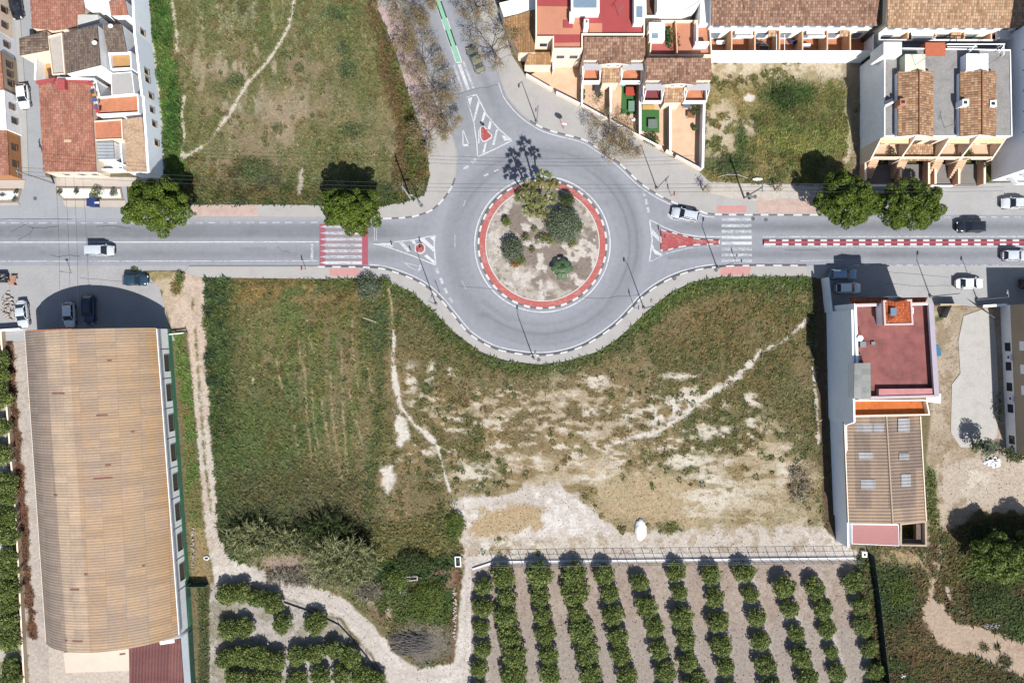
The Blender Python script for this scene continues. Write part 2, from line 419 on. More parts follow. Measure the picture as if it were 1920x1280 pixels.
# ---- north-west field
f = pm(FIELD['nw'], 2, 2)
paint(f, (112, 104, 66), .2)
paint(f * th(nD, .44, .6) * .85, (90, 92, 48), .24)
paint(f * th(nB, .52, .68) * .8, (132, 114, 84), .12)
paint(f * th(fbm(X, Y, 22, 4, 8, ax=.45, ay=1.7), .58, .7) * bm(470, 80, 130, 160) * .85, (166, 150, 120), .06)
paint(f * th(nD, .55, .66) * bm(560, 230, 120, 60) * .75, (156, 138, 110), .08)
paint(f * th(nA, .44, .58) * .6, (86, 96, 46), .3)
paint(f * pm([(262, -110), (318, -110), (324, 60), (338, 180), (345, 290), (400, 395), (290, 395)], 8, 12), (70, 98, 34), .45)
paint(f * pm([(262, -110), (318, -110), (324, 60), (338, 180), (345, 290), (300, 300)], 8, 12) * th(nC, .5, .62), (45, 74, 22), .6)
paint(f * pm([(690, -110), (716, 42), (742, 100), (768, 183), (803, 280), (808, 360), (740, 350), (740, 230), (712, 130), (690, 20)], 8, 14), (88, 72, 42), .35)
paint(f * pm([(716, 0), (740, 80), (768, 183), (803, 280), (808, 360), (760, 330), (750, 200), (722, 90), (702, 10)], 6, 16, nC) * th(nC, .4, .55), (76, 82, 34), .6)
paint(f * sstep(318, 372, Y + (nB - .5) * 60), (84, 84, 44), .4)
paint(f * sstep(300, 360, Y + (nB - .5) * 60) * th(nC, .5, .6), (58, 70, 30), .5)
paint(f * bm(465, 335, 60, 40) * th(nC, .38, .6), (72, 66, 38), .5)
for x, y, a, b_ in [(455, 10, 10, 14), (440, 150, 18, 12), (625, 25, 22, 12), (645, 90, 12, 18), (560, 130, 11, 10), (540, 105, 9, 10), (650, 130, 16, 18), (520, 240, 12, 14), (660, 245, 20, 14), (480, 320, 30, 24)]:
    paint(f * bm(x, y, a, b_) * .8, (66, 80, 44), .5)
paint(f * lm([(551, -100), (551, 0), (547, 30), (537, 60), (520, 90), (495, 125), (468, 152), (455, 170), (436, 205), (408, 243)], 5.6, 1.8, 2.2), (214, 202, 178), 0)
paint(f * lm([(408, 243), (396, 262), (384, 272)], 2, 3, 4) * .55, (190, 172, 140), 0)
paint(f * lm([(378, 276), (360, 287), (342, 297)], 5, 2, 2), (212, 200, 178), 0)
paint(f * lm([(322, 0), (330, 60), (332, 95)], 5, 2, 3), (206, 194, 164), 0)
paint(f * lm([(346, 182), (340, 210), (346, 255), (341, 295)], 5.5, 2, 3), (206, 194, 164), 0)
paint(f * lm([(566, 320), (564, 345), (561, 362)], 6, 3, 3), (190, 178, 160), 0)
# ---- middle field
f = pm(FIELD['mid'], 2, 3)
paint(f, (108, 95, 60), .22)
paint(f * th(nB, .5, .64) * .8, (126, 108, 72), .18)
paint(f * th(nA, .5, .62) * .55, (84, 84, 42), .35)
west = 1 - sstep(650, 760, X + (nB - .5) * 120)
paint(f * west, (90, 95, 48), .32)
paint(f * west * th(nD, .48, .6) * .8, (104, 94, 58), .22); paint(f * west * th(nA, .5, .6) * .6, (92, 100, 44), .3); paint(f * west * th(fbm(X, Y, 40, 4, 8, ax=.35, ay=2.2), .52, .64) * .6, (116, 100, 68), .18)
paint(f * west * (1 - sstep(560, 640, Y + (nB - .5) * 60)) * th(nB, .4, .6), (104, 90, 46), .28)
paint(f * bm(560, 545, 130, 20) * th(nC, .46, .6) * .8, (128, 104, 52), .25)
paint(f * (1 - sstep(405, 455, X + (nB - .5) * 40 - (Y - 520) * .08)), (66, 84, 40), .45)
paint(f * (1 - sstep(400, 440, X + (nB - .5) * 30 - (Y - 520) * .06)) * th(nC, .48, .6), (44, 62, 36), .6)
paint(f * bm(500, 850, 120, 130) * .8, (76, 90, 42), .38)
paint(f * bm(560, 930, 150, 60) * .7, (80, 78, 48), .42)
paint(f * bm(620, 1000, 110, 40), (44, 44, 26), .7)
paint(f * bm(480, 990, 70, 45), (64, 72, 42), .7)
paint(f * lm([(716, 560), (716, 640), (712, 760), (700, 860), (690, 980)], 16, 10, 8) * .7, (58, 78, 36), .4)
paint(f * bm(700, 610, 26, 60) * .7, (64, 80, 48), .4)
paint(f * lm(P_SOUTH[1:18], 44, 14, 14) * .85, (66, 82, 36), .5)
paint(f * lm([(1210, 600), (1260, 560), (1330, 535), (1420, 530), (1512, 530)], 34, 12, 12), (72, 90, 36), .5)
paint(f * bm(1470, 560, 60, 40) * th(nC, .4, .6), (84, 96, 52), .5)
paint(f * bm(1380, 600, 120, 50) * .7, (104, 90, 48), .3)
paint(f * lm([(1520, 530), (1524, 640), (1530, 800)], 10, 8, 6), (60, 66, 36), .5)
paint(f * pm([(690, 985), (870, 940), (875, 1020), (850, 1050), (700, 1060)], 10, 14), (92, 90, 46), .4)
paint(f * bm(862, 985, 26, 34), (62, 84, 30), .5)
# dry straw and the worn southern part
sd = pm([(860, 880), (1000, 850), (1150, 850), (1330, 850), (1470, 830), (1520, 900), (1550, 1010), (880, 1030), (850, 950)], 26, 34)
paint(f * sd, (160, 144, 106), .07)
paint(f * sd * th(nB, .5, .64), (138, 118, 78), .12)
paint(f * sd * th(nG * .5 + nH * .5, .5, .62) * .7, (198, 180, 148), .03)
paint(f * sd * th(nA, .58, .66) * .7, (112, 100, 58), .16)
paint(f * pm([(1100, 880), (1250, 870), (1330, 930), (1300, 985), (1130, 985)], 16, 30), (174, 152, 112), .08)
mid = pm([(760, 720), (880, 730), (1100, 720), (1330, 740), (1440, 800), (1500, 830), (1460, 880), (860, 900), (750, 860)], 26, 40)
paint(f * mid * th(nB, .45, .6) * .8, (134, 114, 74), .14)
nK = fbm(X, Y, 8, 3, 6, ax=1.8, ay=.8)
paint(f * mid * th(nG * .35 + nH * .3 + nK * .35, .49, .58) * .8, (186, 166, 134), .03)
paint(f * mid * th(nG * .5 + nK * .5, .56, .64) * th(nB, .4, .52), (214, 200, 176), 0)
paint(f * mid * th(nA, .52, .6) * th(nC, .4, .6) * .8, (84, 84, 42), .28)
white = (222, 212, 198)
# paths and bare patches
for p, w in [([(724, 526), (733, 560), (738, 620)], 3.6), ([(738, 620), (737, 690), (742, 725)], 4), ([(737, 688), (742, 725), (752, 762)], 10), ([(752, 762), (778, 796), (800, 815)], 5), ([(800, 815), (815, 828)], 8), ([(815, 828), (822, 840), (830, 875), (842, 920)], 4.2)]:
    paint(f * lm(p, w, 2, 4), white if w > 3.8 else (184, 162, 124), 0)
paint(f * pm([(742, 770), (766, 790), (764, 818), (750, 842), (743, 815)], 4, 10, nC), white, 0)
paint(f * pm([(715, 878), (738, 868), (738, 900), (728, 930), (716, 910)], 4, 9, nC), white, 0)
for p, w in [([(1512, 598), (1490, 622), (1465, 642), (1425, 660)], 5.5), ([(1425, 660), (1412, 678), (1396, 690), (1385, 704)], 10), ([(1385, 704), (1362, 722), (1345, 728)], 15), ([(1345, 726), (1312, 752), (1290, 772), (1250, 800), (1222, 812)], 8), ([(1222, 812), (1190, 818), (1150, 832), (1138, 836)], 8)]:
    paint(f * lm(p, w, 2.5, 8) * (.55 + .45 * th(nK, .4, .55)), white, 0)
paint(f * pm([(1225, 765), (1262, 740), (1300, 735), (1320, 750), (1290, 768), (1250, 790), (1215, 798)], 8, 20, nC) * th(nC, .4, .52), white, 0)
for x, y, a, b_ in [(1122, 717, 16, 9), (1270, 705, 22, 5), (1295, 740, 14, 12), (1105, 773, 9, 9), (1410, 752, 12, 10), (1085, 812, 22, 4), (1345, 806, 40, 4), (1345, 815, 24, 5), (1280, 862, 30, 10), (1325, 896, 20, 8), (1180, 775, 12, 14), (1215, 770, 14, 7), (1160, 862, 16, 14), (890, 890, 25, 14), (1100, 895, 30, 10), (1470, 885, 12, 16), (1355, 925, 50, 22), (1406, 812, 5, 22), (475, 705, 3, 13), (770, 712, 7, 20), (810, 700, 6, 14), (846, 700, 10, 8), (858, 780, 10, 5), (925, 790, 12, 5), (1000, 860, 12, 12)]:
    paint(f * bm(x, y, a * 1.25, b_ * 1.3, .7, .9) * th(nG * .5 + nK * .5, .40, .56), (218, 206, 184), 0)
for x, y0, y1 in [(572, 690, 860), (585, 730, 840), (612, 790, 870), (640, 650, 890), (603, 740, 820), (548, 740, 850), (690, 690, 750), (620, 700, 850), (655, 720, 800), (660, 600, 730), (633, 870, 900), (560, 640, 700), (518, 660, 730), (576, 600, 660), (668, 770, 830)]:
    paint(f * lm([(x, y0), (x + 3, (y0 + y1) / 2), (x + 12, y1)], 2.2, 2.2, 4) * (.35 + .65 * th(nC, .42, .56)), (186, 160, 122), .03)
for x in range(560, 740, 11):
    paint(f * lm([(x, 640), (x + 3, 760), (x + 13, 880)], 3, 4, 7) * th(nD, .42, .6) * .4, (140, 112, 78), .08)
wp = pm([(846, 945), (872, 930), (940, 932), (985, 912), (1050, 908), (1090, 935), (1115, 962), (1165, 1000), (1185, 1040), (866, 1046), (872, 985)], 5, 12, nC)
paint(wp, (212, 200, 188), 0); paint(wp * th(nC, .5, .62), (226, 217, 206), 0); paint(wp * th(nB, .53, .62) * .7, (196, 182, 168), 0)
paint(f * pm([(880, 960), (965, 945), (1015, 950), (1018, 995), (950, 1005), (880, 1016)], 6, 16, nC) * th(nB, .42, .5), (174, 150, 110), .1)
bs = pm([(866, 1008), (1100, 1000), (1330, 990), (1500, 985), (1580, 1000), (1605, 1030), (1600, 1052), (866, 1064)], 6, 14, nC)
paint(bs, (206, 192, 176), 0); paint(bs * th(nB, .48, .6) * .8, (222, 212, 196), 0); paint(bs * th(nC, .56, .66) * .7, (160, 138, 110), .1)
paint(bs * th(nB, .6, .66) * .7, (140, 122, 82), .15)
paint(bm(1255, 988, 20, 14) , (98, 98, 50), .3)
# lanes of white gravel
lane = [(396, 1010), (432, 1048), (560, 1090), (640, 1118), (700, 1172), (740, 1222), (775, 1250), (850, 1243), (864, 1110), (872, 1042), (1600, 1030), (1604, 1048), (925, 1056), (896, 1076), (886, 1110), (884, 1372), (760, 1372), (726, 1270), (690, 1215), (640, 1160), (560, 1128), (470, 1095), (402, 1094)]
lnm = pm(lane, 3, 5, nC); paint(lnm, (206, 194, 182), 0); paint(lnm * th(nB, .48, .62), (218, 208, 196), 0)
paint(lnm * lm([(420, 1070), (560, 1108), (650, 1148), (715, 1215), (760, 1262), (840, 1268), (872, 1230), (876, 1100)], 4, 4, 3) * .6, (192, 178, 164), 0)
# weedy triangle between the lanes, dead grass on its rims
tri = pm([(700, 1052), (862, 1040), (862, 1110), (852, 1238), (790, 1252), (745, 1190), (700, 1140)], 5, 8, nC)
paint(tri, (72, 82, 36), .45); paint(tri * th(nB, .45, .58), (98, 82, 46), .3); paint(tri * bm(770, 1060, 70, 36), (40, 62, 26), .6)
paint(tri * bm(790, 1130, 60, 55) * th(nC, .35, .6), (62, 82, 30), .5)
paint(tri * bm(838, 1082, 26, 18) * th(nC, .42, .56), (122, 96, 72), .15); paint(tri * lm([(858, 1060), (852, 1160), (845, 1240)], 9, 4, 4), (110, 74, 50), .15)
paint(pm([(672, 1112), (716, 1100), (730, 1130), (738, 1165), (715, 1158)], 8, 20, nC) * th(nC, .4, .56), (168, 146, 122), .08)
paint(bm(712, 1150, 12, 12) * th(nC, .4, .56), (128, 98, 74), .12)
paint(bm(735, 1120, 30, 14) * th(nC, .5, .6), (215, 205, 190), 0)
paint(tri * bm(785, 1205, 60, 36) , (112, 104, 92), .12)
paint(bm(545, 1060, 70, 18, .5, .6), (150, 132, 112), .1)
# ---- farm track west of the field
tr = pm([(330, 512), (383, 516), (388, 700), (398, 850), (412, 1010), (440, 1060), (398, 1060), (384, 990), (372, 850), (360, 700), (352, 620), (322, 616), (312, 560)], 3, 6, nC)
paint(tr, (214, 188, 164), 0); paint(tr * sstep(640, 820, Y), (208, 194, 178), 0); paint(tr * th(nC, .52, .62) * .6, (190, 166, 142), 0)
paint(tr * lm([(362, 560), (361, 580)], 5, 3, 3), (112, 100, 64), .15)
paint(tr * lm([(366, 620), (372, 700), (378, 780), (386, 880), (396, 960)], 5, 3, 5) * th(nC, .28, .46), (104, 100, 60), .25)
gs = pm([(322, 618), (346, 622), (358, 700), (370, 850), (382, 990), (398, 1092), (360, 1092), (345, 800)], 3, 6, nC)
paint(gs, (86, 106, 42), .35); paint(gs * th(nB, .54, .64) * .7, (104, 90, 52), .2); paint(gs * sstep(960, 1010, Y), (140, 120, 76), .15)
paint(pm([(282, 507), (338, 510), (334, 560), (318, 600), (300, 540)], 4, 10, nC), (190, 168, 138), .06)
paint(bm(332, 538, 12, 16), (98, 92, 48), .4); paint(bm(300, 516, 30, 9), (136, 122, 78), .25)
# ---- citrus orchard, lower right, its soil
so = pm([(884, 1068), (930, 1056), (1604, 1046), (1650, 1380), (884, 1380)], 2, 2)
paint(so, (172, 152, 136), 0); paint(so * th(nB, .5, .64) * .7, (184, 166, 150), 0); paint(so * th(nC, .55, .66) * .5, (156, 136, 120), 0)
paint(so * sstep(1140, 1200, Y + (nB - .5) * 40) * .7, (166, 154, 144), 0)
COLS = [((905, 1085), (900, 1290)), ((940, 1065), (969, 1290)), ((1008, 1063), (1034, 1290)), ((1070, 1060), (1112, 1290)), ((1134, 1060), (1178, 1290)), ((1198, 1078), (1252, 1290)), ((1262, 1056), (1302, 1290)), ((1330, 1062), (1364, 1290)), ((1396, 1058), (1446, 1290)), ((1465, 1085), (1520, 1290)), ((1528, 1086), (1580, 1290)), ((1598, 1078), (1648, 1290))]
for a, b_ in COLS:
    paint(so * lm([a, b_], 30, 8, 8) * (.35 + .4 * th(nC, .45, .6)), (206, 196, 186), 0)
# ---- second orchard, lower left
s2 = pm([(392, 1096), (470, 1098), (560, 1132), (636, 1164), (686, 1220), (722, 1275), (740, 1380), (392, 1380)], 3, 4)
paint(s2, (178, 168, 158), 0); paint(s2 * th(nC, .5, .62) * .7, (196, 188, 176), 0); paint(s2 * th(nB, .52, .62) * .7, (118, 112, 84), .15)
paint(pm([(372, 1094), (392, 1094), (390, 1380), (376, 1380)], 2, 4), (74, 80, 44), .4)
# ---- strip west of the warehouse
s3 = pm([(-120, 640), (20, 625), (40, 900), (62, 1380), (-120, 1380)], 3, 4)
paint(s3, (120, 112, 82), .15); paint(s3 * th(nC, .42, .56), (196, 186, 172), 0)
cs = pm([(24, 618), (56, 618), (92, 1200), (110, 1380), (60, 1380), (40, 900)], 2, 2)
paint(cs, (198, 184, 170), 0); paint(cs * th(nB, .5, .62) * .5, (180, 164, 150), 0)
paint(lm([(18, 640), (24, 760), (38, 900), (48, 1050), (62, 1190)], 17, 3, 7), (98, 66, 46), .3)
paint(lm([(18, 640), (24, 760), (38, 900), (48, 1050), (62, 1190)], 8, 3, 7) * th(nC, .45, .6), (66, 46, 34), .4)
paint(pm([(90, 1205), (345, 1190), (360, 1380), (96, 1380)], 2, 2), (205, 190, 172), 0)
rub = pm([(-120, 505), (34, 508), (36, 560), (22, 626), (-120, 626)], 3, 6, nC)
paint(rub, (178, 160, 140), 0); paint(rub * th(nC, .48, .56), (206, 198, 190), 0); paint(rub * th(nB, .54, .62), (112, 104, 76), .1)
# ---- vacant lot, upper right
f = pm(FIELD['lot'], 2, 2)
paint(f, (114, 106, 58), .25); paint(f * th(nB, .46, .6), (92, 96, 44), .35); paint(f * th(nA, .48, .58) * .8, (136, 120, 68), .2)
paint(f * (1 - sstep(128, 160, Y + (nB - .5) * 50)), (206, 188, 158), 0)
paint(f * (1 - sstep(150, 190, Y + (nC - .5) * 60)) * th(nC, .5, .6) * .8, (150, 132, 92), .1)
paint(f * bm(1480, 178, 50, 26), (62, 84, 36), .55); paint(f * bm(1470, 190, 22, 20), (44, 66, 30), .6)
paint(f * bm(1350, 245, 32, 50) * th(nC, .44, .54), (204, 184, 152), 0); paint(f * bm(1405, 240, 14, 14) * th(nC, .42, .54), (196, 176, 148), 0)
paint(f * lm([(1590, 205), (1594, 250), (1592, 290), (1588, 300)], 9, 3, 5), (206, 186, 154), 0)
paint(f * bm(1405, 184, 10, 7, .25, .2), (226, 216, 198), 0)
paint(f * bm(1370, 310, 40, 20), (60, 78, 44), .5); paint(f * bm(1388, 265, 12, 28), (66, 84, 40), .45)
paint(f * bm(1510, 262, 90, 26) * .7, (112, 118, 50), .45)
paint(f * pm([(1580, 120), (1614, 120), (1614, 345), (1600, 345), (1592, 240)], 4, 8, nC) * .8, (150, 132, 106), .05)
# ---- yard and scrub on the right
yd = pm([(1736, 575), (1900, 575), (1960, 1000), (1735, 1040), (1738, 860), (1745, 780)], 4, 4)
paint(yd, (178, 158, 130), 0); paint(yd * th(nB, .46, .6) * .8, (194, 176, 150), 0); paint(yd * th(nC, .56, .66) * .7, (146, 124, 90), .06)
paint(pm([(1760, 880), (1850, 850), (2000, 850), (2000, 960), (1860, 965), (1800, 940), (1770, 960)], 8, 20, nC), (198, 180, 158), 0)
paint(bm(1820, 900, 40, 30) * th(nC, .4, .6), (214, 200, 180), 0)
paint(lm([(1742, 880), (1745, 960), (1750, 1030)], 18, 6, 8), (86, 92, 42), .35)
paint(lm([(1758, 600), (1768, 590), (1775, 580)], 12, 4, 5), (92, 96, 50), .35)
sc = pm([(1604, 1046), (1636, 1030), (1745, 1022), (1750, 1000), (1800, 985), (1830, 960), (2040, 960), (2040, 1380), (1655, 1380)], 6, 12, nC)
paint(sc, (78, 70, 42), .45); paint(sc * th(nB, .46, .58), (62, 78, 36), .5); paint(sc * th(nA, .5, .58) * .8, (92, 76, 46), .3)
paint(bm(1880, 1060, 90, 30), (68, 92, 32), .6); paint(sc * bm(1670, 1110, 40, 60), (58, 76, 40), .5)
paint(sc * bm(1690, 1045, 50, 14), (150, 130, 92), .15)
dp = [([(1724, 1052), (1740, 1072), (1748, 1095)], 6), ([(1762, 1010), (1762, 1050), (1752, 1090)], 4), ([(1752, 1055), (1772, 1060)], 3), ([(1748, 1090), (1745, 1120), (1755, 1150)], 13), ([(1752, 1150), (1775, 1185), (1800, 1200)], 50), ([(1790, 1190), (1850, 1205), (1925, 1232), (2040, 1262)], 50), ([(1820, 1215), (1870, 1240), (1930, 1262)], 18)]
for p, w in dp: paint(lm(p, w, 4, 7), (190, 164, 138), 0)
paint(lm(dp[5][0], 26, 8, 10) * th(nB, .46, .6) * .8, (160, 126, 98), 0)
for x, y, a in [(1843, 1212, 8), (1868, 1212, 6), (1882, 1238, 12)]: paint(bm(x, y, a, a), (62, 66, 38), .4)
paint(lm([(1774, 1100), (1780, 1125), (1795, 1140), (1800, 1148)], 5, 3, 6), (196, 180, 160), 0)
# verge strip beside the concrete wall, right of the middle field
paint(pm([(1524, 522), (1544, 522), (1548, 700), (1558, 900), (1568, 1015), (1545, 985), (1534, 800), (1528, 640)], 2, 5, nC), (96, 78, 56), .1)
paint(lm([(1524, 690), (1530, 760), (1534, 830)], 6, 2, 3), (208, 196, 174), 0)
paint(bm(1500, 905, 22, 40) * .8, (118, 104, 84), .3)
# narrow strip under the north-west houses
paint(pm([(255, -110), (275, 0), (296, 150), (312, 320), (292, 330), (276, 100), (255, 0)], 2, 5, nC), (206, 194, 172), 0)
# roundabout island soil
isl = 1 - sstep(104, 108, np.hypot(X - ROUND_C[0], Y - ROUND_C[1]))
paint(isl, (188, 176, 162), 0); paint(isl * th(nB, .42, .54), (148, 132, 120), 0); paint(isl * th(nC, .54, .64), (212, 202, 190), 0)
paint(isl * th(nE, .66, .76) * .6, (108, 98, 84), 0)
# per-vertex speckle so that no patch is flat
sp = 1 + (nE - .5) * .42 * np.clip(.35 + VEG * 2.2, 0, 1.3) + (R.rand(*X.shape) - .5) * .22 * np.clip(.4 + VEG * 1.6, 0, 1.2)
C *= np.clip(sp, .4, 1.8)[..., None]
lift = 1 + .47 * np.clip(VEG * 5, 0, 1)[..., None]; C *= lift; C += (C.mean(-1, keepdims=True) - C) * .20
hue = (fbm(X, Y, 30, 3, 10) - .5) * .3 * np.clip(VEG * 3, 0, 1)
C[..., 0] *= 1 + hue; C[..., 2] *= 1 - hue * .4
# height: weeds stand up, paved ground sinks below its sheet
Z = .03 + (nC - .5) * .06 + VEG * .62 * (.25 + 1.1 * (nE - .3)) * (.35 + .9 * nC)
paved = np.full(X.shape, 1e3)
for p in list(PAVE.values()) + [LOT_W, LOT_E, LOT_NE, LOT_NW] + ROADS + SUNK:
    paved = np.minimum(paved, sdpoly(X, Y, p))
k = sstep(-5, 0.5, paved)
Z = Z * k + (-.35) * (1 - k)
rr = np.hypot(X - ROUND_C[0], Y - ROUND_C[1])
Z = np.where(rr < 109, .16 + (nC - .5) * .08 + .35 * np.clip(1 - (rr / 109) ** 2, 0, 1), Z)
# bank below the row of gardens stays flat; field edge rises gently at the pavement
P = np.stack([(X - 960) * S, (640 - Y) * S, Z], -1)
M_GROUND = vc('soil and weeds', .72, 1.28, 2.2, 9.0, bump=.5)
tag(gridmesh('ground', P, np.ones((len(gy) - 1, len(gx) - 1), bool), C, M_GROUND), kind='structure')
mb = MB(); mb.face([(-900, -900, -.6), (900, -900, -.6), (900, 900, -.6), (-900, 900, -.6)])
tag(mb.build('terrain', plain('far dry land', col(118, 106, 72), .95, .3, .02, fine=.3)), kind='structure')
def sample(arr, px, py):
    i = np.clip(((py - gy[0]) / STEP).astype(int), 0, len(gy) - 1); j = np.clip(((px - gx[0]) / STEP).astype(int), 0, len(gx) - 1)
    return arr[i, j]
def ground_z(px, py):
    return float(sample(Z, np.array([px]), np.array([py]))[0])

# ---- weeds: real blades standing on the ground, coloured like the ground they grow from
def scatter_grass(name, n, region, smin, smax, seed, prob=1.0):
    rs = np.random.RandomState(seed)
    xs = [p[0] for p in region]; ys = [p[1] for p in region]
    px = rs.uniform(min(xs), max(xs), n); py = rs.uniform(min(ys), max(ys), n)
    v = sample(VEG, px, py); pv = sample(paved, px, py)
    keep = (rs.rand(n) < np.clip(v * 2.0, 0, 1)) & (pv > 1.5) & (sdpoly(px, py, region) < 0)
    px, py, v = px[keep], py[keep], v[keep]; n = len(px)
    base = np.stack([(px - 960) * S, (640 - py) * S, sample(Z, px, py) - .03], -1)
    a = rs.uniform(0, 2 * PI, n); ln = (smin + (smax - smin) * rs.rand(n) ** 2) * (.5 + v * 1.4); lean = rs.uniform(.75, 1.4, n)
    d = np.stack([np.cos(a), np.sin(a), 0 * a], -1); s_ = np.stack([-np.sin(a), np.cos(a), 0 * a], -1)
    w = (ln * rs.uniform(.12, .3, n))[:, None]
    tip = base + d * (ln * np.sin(lean))[:, None] + np.array([0, 0, 1]) * (ln * np.cos(lean))[:, None]
    V = np.stack([base - s_ * w, base + s_ * w, tip], 1).reshape(-1, 3)
    c = sample(C, px, py) * (rs.uniform(.8, 1.5, n)[:, None]); c = c * np.stack([rs.uniform(.85, 1.2, n), np.ones(n), rs.uniform(.75, 1.1, n)], -1)
    return tag(bulk(name, V, 3, M_GRASS, colors=np.repeat(np.clip(c, 0, .6), 3, 0)), kind='stuff')
M_GRASS = vc('weed blades', .8, 1.2, 1.5, 6, rough=.8, bump=0)
scatter_grass('grass', 190000, FIELD['nw'], .2, .75, 3)
scatter_grass('grass', 420000, FIELD['mid'], .2, .8, 4)
scatter_grass('grass', 60000, FIELD['lot'], .2, .7, 5)
scatter_grass('weeds', 110000, [(1604, 1046), (1745, 880), (1790, 985), (2030, 950), (2030, 1370), (1655, 1370)], .25, .9, 6)
scatter_grass('weeds', 60000, [(-100, 620), (26, 620), (110, 1370), (-100, 1370)], .2, .7, 8)
scatter_grass('weeds', 60000, [(318, 500), (400, 520), (420, 1060), (400, 1370), (345, 1370), (330, 700)], .2, .7, 9)
scatter_grass('weeds', 26000, [(392, 1096), (470, 1098), (560, 1132), (690, 1220), (740, 1370), (392, 1370)], .2, .6, 10)

def weed_clumps(name, n, region, seed, tones):
    """separate taller plants: tufts of broad blades, each tuft in one tone"""
    rs = np.random.RandomState(seed)
    xs = [p[0] for p in region]; ys = [p[1] for p in region]
    px = rs.uniform(min(xs), max(xs), n); py = rs.uniform(min(ys), max(ys), n); v = sample(VEG, px, py)
    keep = (v > .1) & (sample(paved, px, py) > 3) & (sdpoly(px, py, region) < 0) & (sample(nA, px, py) * .5 + sample(nB, px, py) * .5 > .44 + .12 * rs.rand(n))
    px, py, v = px[keep], py[keep], v[keep]; n = len(px); k = 26
    r = rs.uniform(.15, .6, n); tone = np.array([[lin(c) / GAIN * 1.4 for c in t_] for t_ in tones])[rs.randint(len(tones), size=n)]
    a = rs.uniform(0, 2 * PI, (n, k)); u = np.sqrt(rs.rand(n, k)) * r[:, None]
    bx = (px[:, None] - 960) * S + u * np.cos(a); by = (640 - py[:, None]) * S + u * np.sin(a); bz = sample(Z, px, py)[:, None] + .02 + .45 * r[:, None] * (1 - (u / r[:, None]) ** 2)
    B = np.stack([bx, by, bz], -1).reshape(-1, 3); a2 = (a + rs.normal(0, .8, (n, k))).ravel(); ln = rs.uniform(.12, .34, n * k); le = rs.uniform(.8, 1.5, n * k)
    d = np.stack([np.cos(a2), np.sin(a2), 0 * a2], -1); s_ = np.stack([-np.sin(a2), np.cos(a2), 0 * a2], -1); w = (ln * .32)[:, None]
    T = B + d * (ln * np.sin(le))[:, None] + np.array([0, 0, 1]) * (ln * np.cos(le))[:, None]
    c = np.repeat(tone, k, 0) * rs.uniform(.65, 1.4, n * k)[:, None]
    return tag(bulk(name, np.stack([B - s_ * w, B + s_ * w, T], 1).reshape(-1, 3), 3, M_GRASS, colors=np.repeat(np.clip(c, 0, .6), 3, 0)), kind='stuff')
GREENS = [(72, 86, 42), (88, 96, 48), (100, 98, 54), (62, 76, 44), (112, 100, 62), (96, 82, 52)]
weed_clumps('tall_weeds', 4200, FIELD['mid'], 21, GREENS)
weed_clumps('tall_weeds', 1300, FIELD['nw'], 22, [(90, 92, 54), (116, 104, 68), (104, 96, 58), (82, 86, 48), (104, 86, 54)])
weed_clumps('tall_weeds', 1100, FIELD['lot'], 23, GREENS)
weed_clumps('tall_weeds', 1600, [(1604, 1046), (1745, 880), (1790, 985), (2030, 950), (2030, 1370), (1655, 1370)], 24, GREENS[:4])

def stones(name, n, region, seed):
    rs = np.random.RandomState(seed); xs = [p[0] for p in region]; ys = [p[1] for p in region]
    px = rs.uniform(min(xs), max(xs), n); py = rs.uniform(min(ys), max(ys), n)
    k = (sample(VEG, px, py) < .12) & (sample(paved, px, py) > 2) & (sdpoly(px, py, region) < 0); px, py = px[k], py[k]; n = len(px)
    c = np.stack([(px - 960) * S, (640 - py) * S, sample(Z, px, py)], -1); r = .05 + .13 * rs.rand(n) ** 3; a0 = rs.uniform(0, 6.28, n)
    ring = [c + np.stack([np.cos(a0 + q * 2.094) * r * rs.uniform(.7, 1.3, n), np.sin(a0 + q * 2.094) * r * rs.uniform(.7, 1.3, n), -.02 + 0 * r], -1) for q in range(3)]; top = c + np.stack([0 * r, 0 * r, r * rs.uniform(.5, 1.0, n)], -1)
    V = np.stack([ring[0], ring[1], top, ring[1], ring[2], top, ring[2], ring[0], top], 1).reshape(-1, 3)
    col_ = np.repeat(sample(C, px, py) * rs.uniform(.55, 1.35, n)[:, None], 9, 0)
    return tag(bulk(name, V, 3, M_GRASS, colors=np.clip(col_, 0, .6)), kind='stuff')
stones('loose_stones', 26000, [(390, 700), (1610, 700), (1660, 1370), (390, 1370)], 31)
stones('loose_stones', 5000, [(1735, 575), (1900, 575), (2000, 1000), (1740, 1040)], 32)
stones('loose_stones', 3500, [(-20, 500), (420, 510), (420, 1060), (330, 1060), (340, 640), (-20, 640)], 33)

# ---- asphalt
ax_ = np.arange(-130, 2050, 2.6); ay_ = np.arange(-60, 690, 2.6)
AX, AY = np.meshgrid(ax_, ay_)
sdr = sdpoly(AX, AY, ROADS[0])
base = c3(158, 160, 167)
t = np.ones(AX.shape)
a1 = fbm(AX, AY, 90, 4, 2, ax=4, ay=.5); a2 = fbm(AX, AY, 60, 4, 6); a3 = fbm(AX, AY, 9, 3, 9)
gs_ = lambda y, c, w: np.exp(-((y - c) / w) ** 2)
lane_w = -.17 * gs_(AY, 433, 11) - .06 * gs_(AY, 424, 3) - .07 * gs_(AY, 442, 3) - .10 * gs_(AY, 476, 8) + .08 * gs_(AY, 412, 5) + .07 * gs_(AY, 496, 5) + .05 * gs_(AY, 457, 5)
lane_e = -.16 * gs_(AY, 425, 9) - .13 * gs_(AY, 477, 7) + .06 * gs_(AY, 490, 6) + .05 * gs_(AY, 440, 4) + .05 * gs_(AY, 410, 4)
rad = np.hypot(AX - 1017, AY - 458); ang = np.arctan2(AY - 458, AX - 1017)
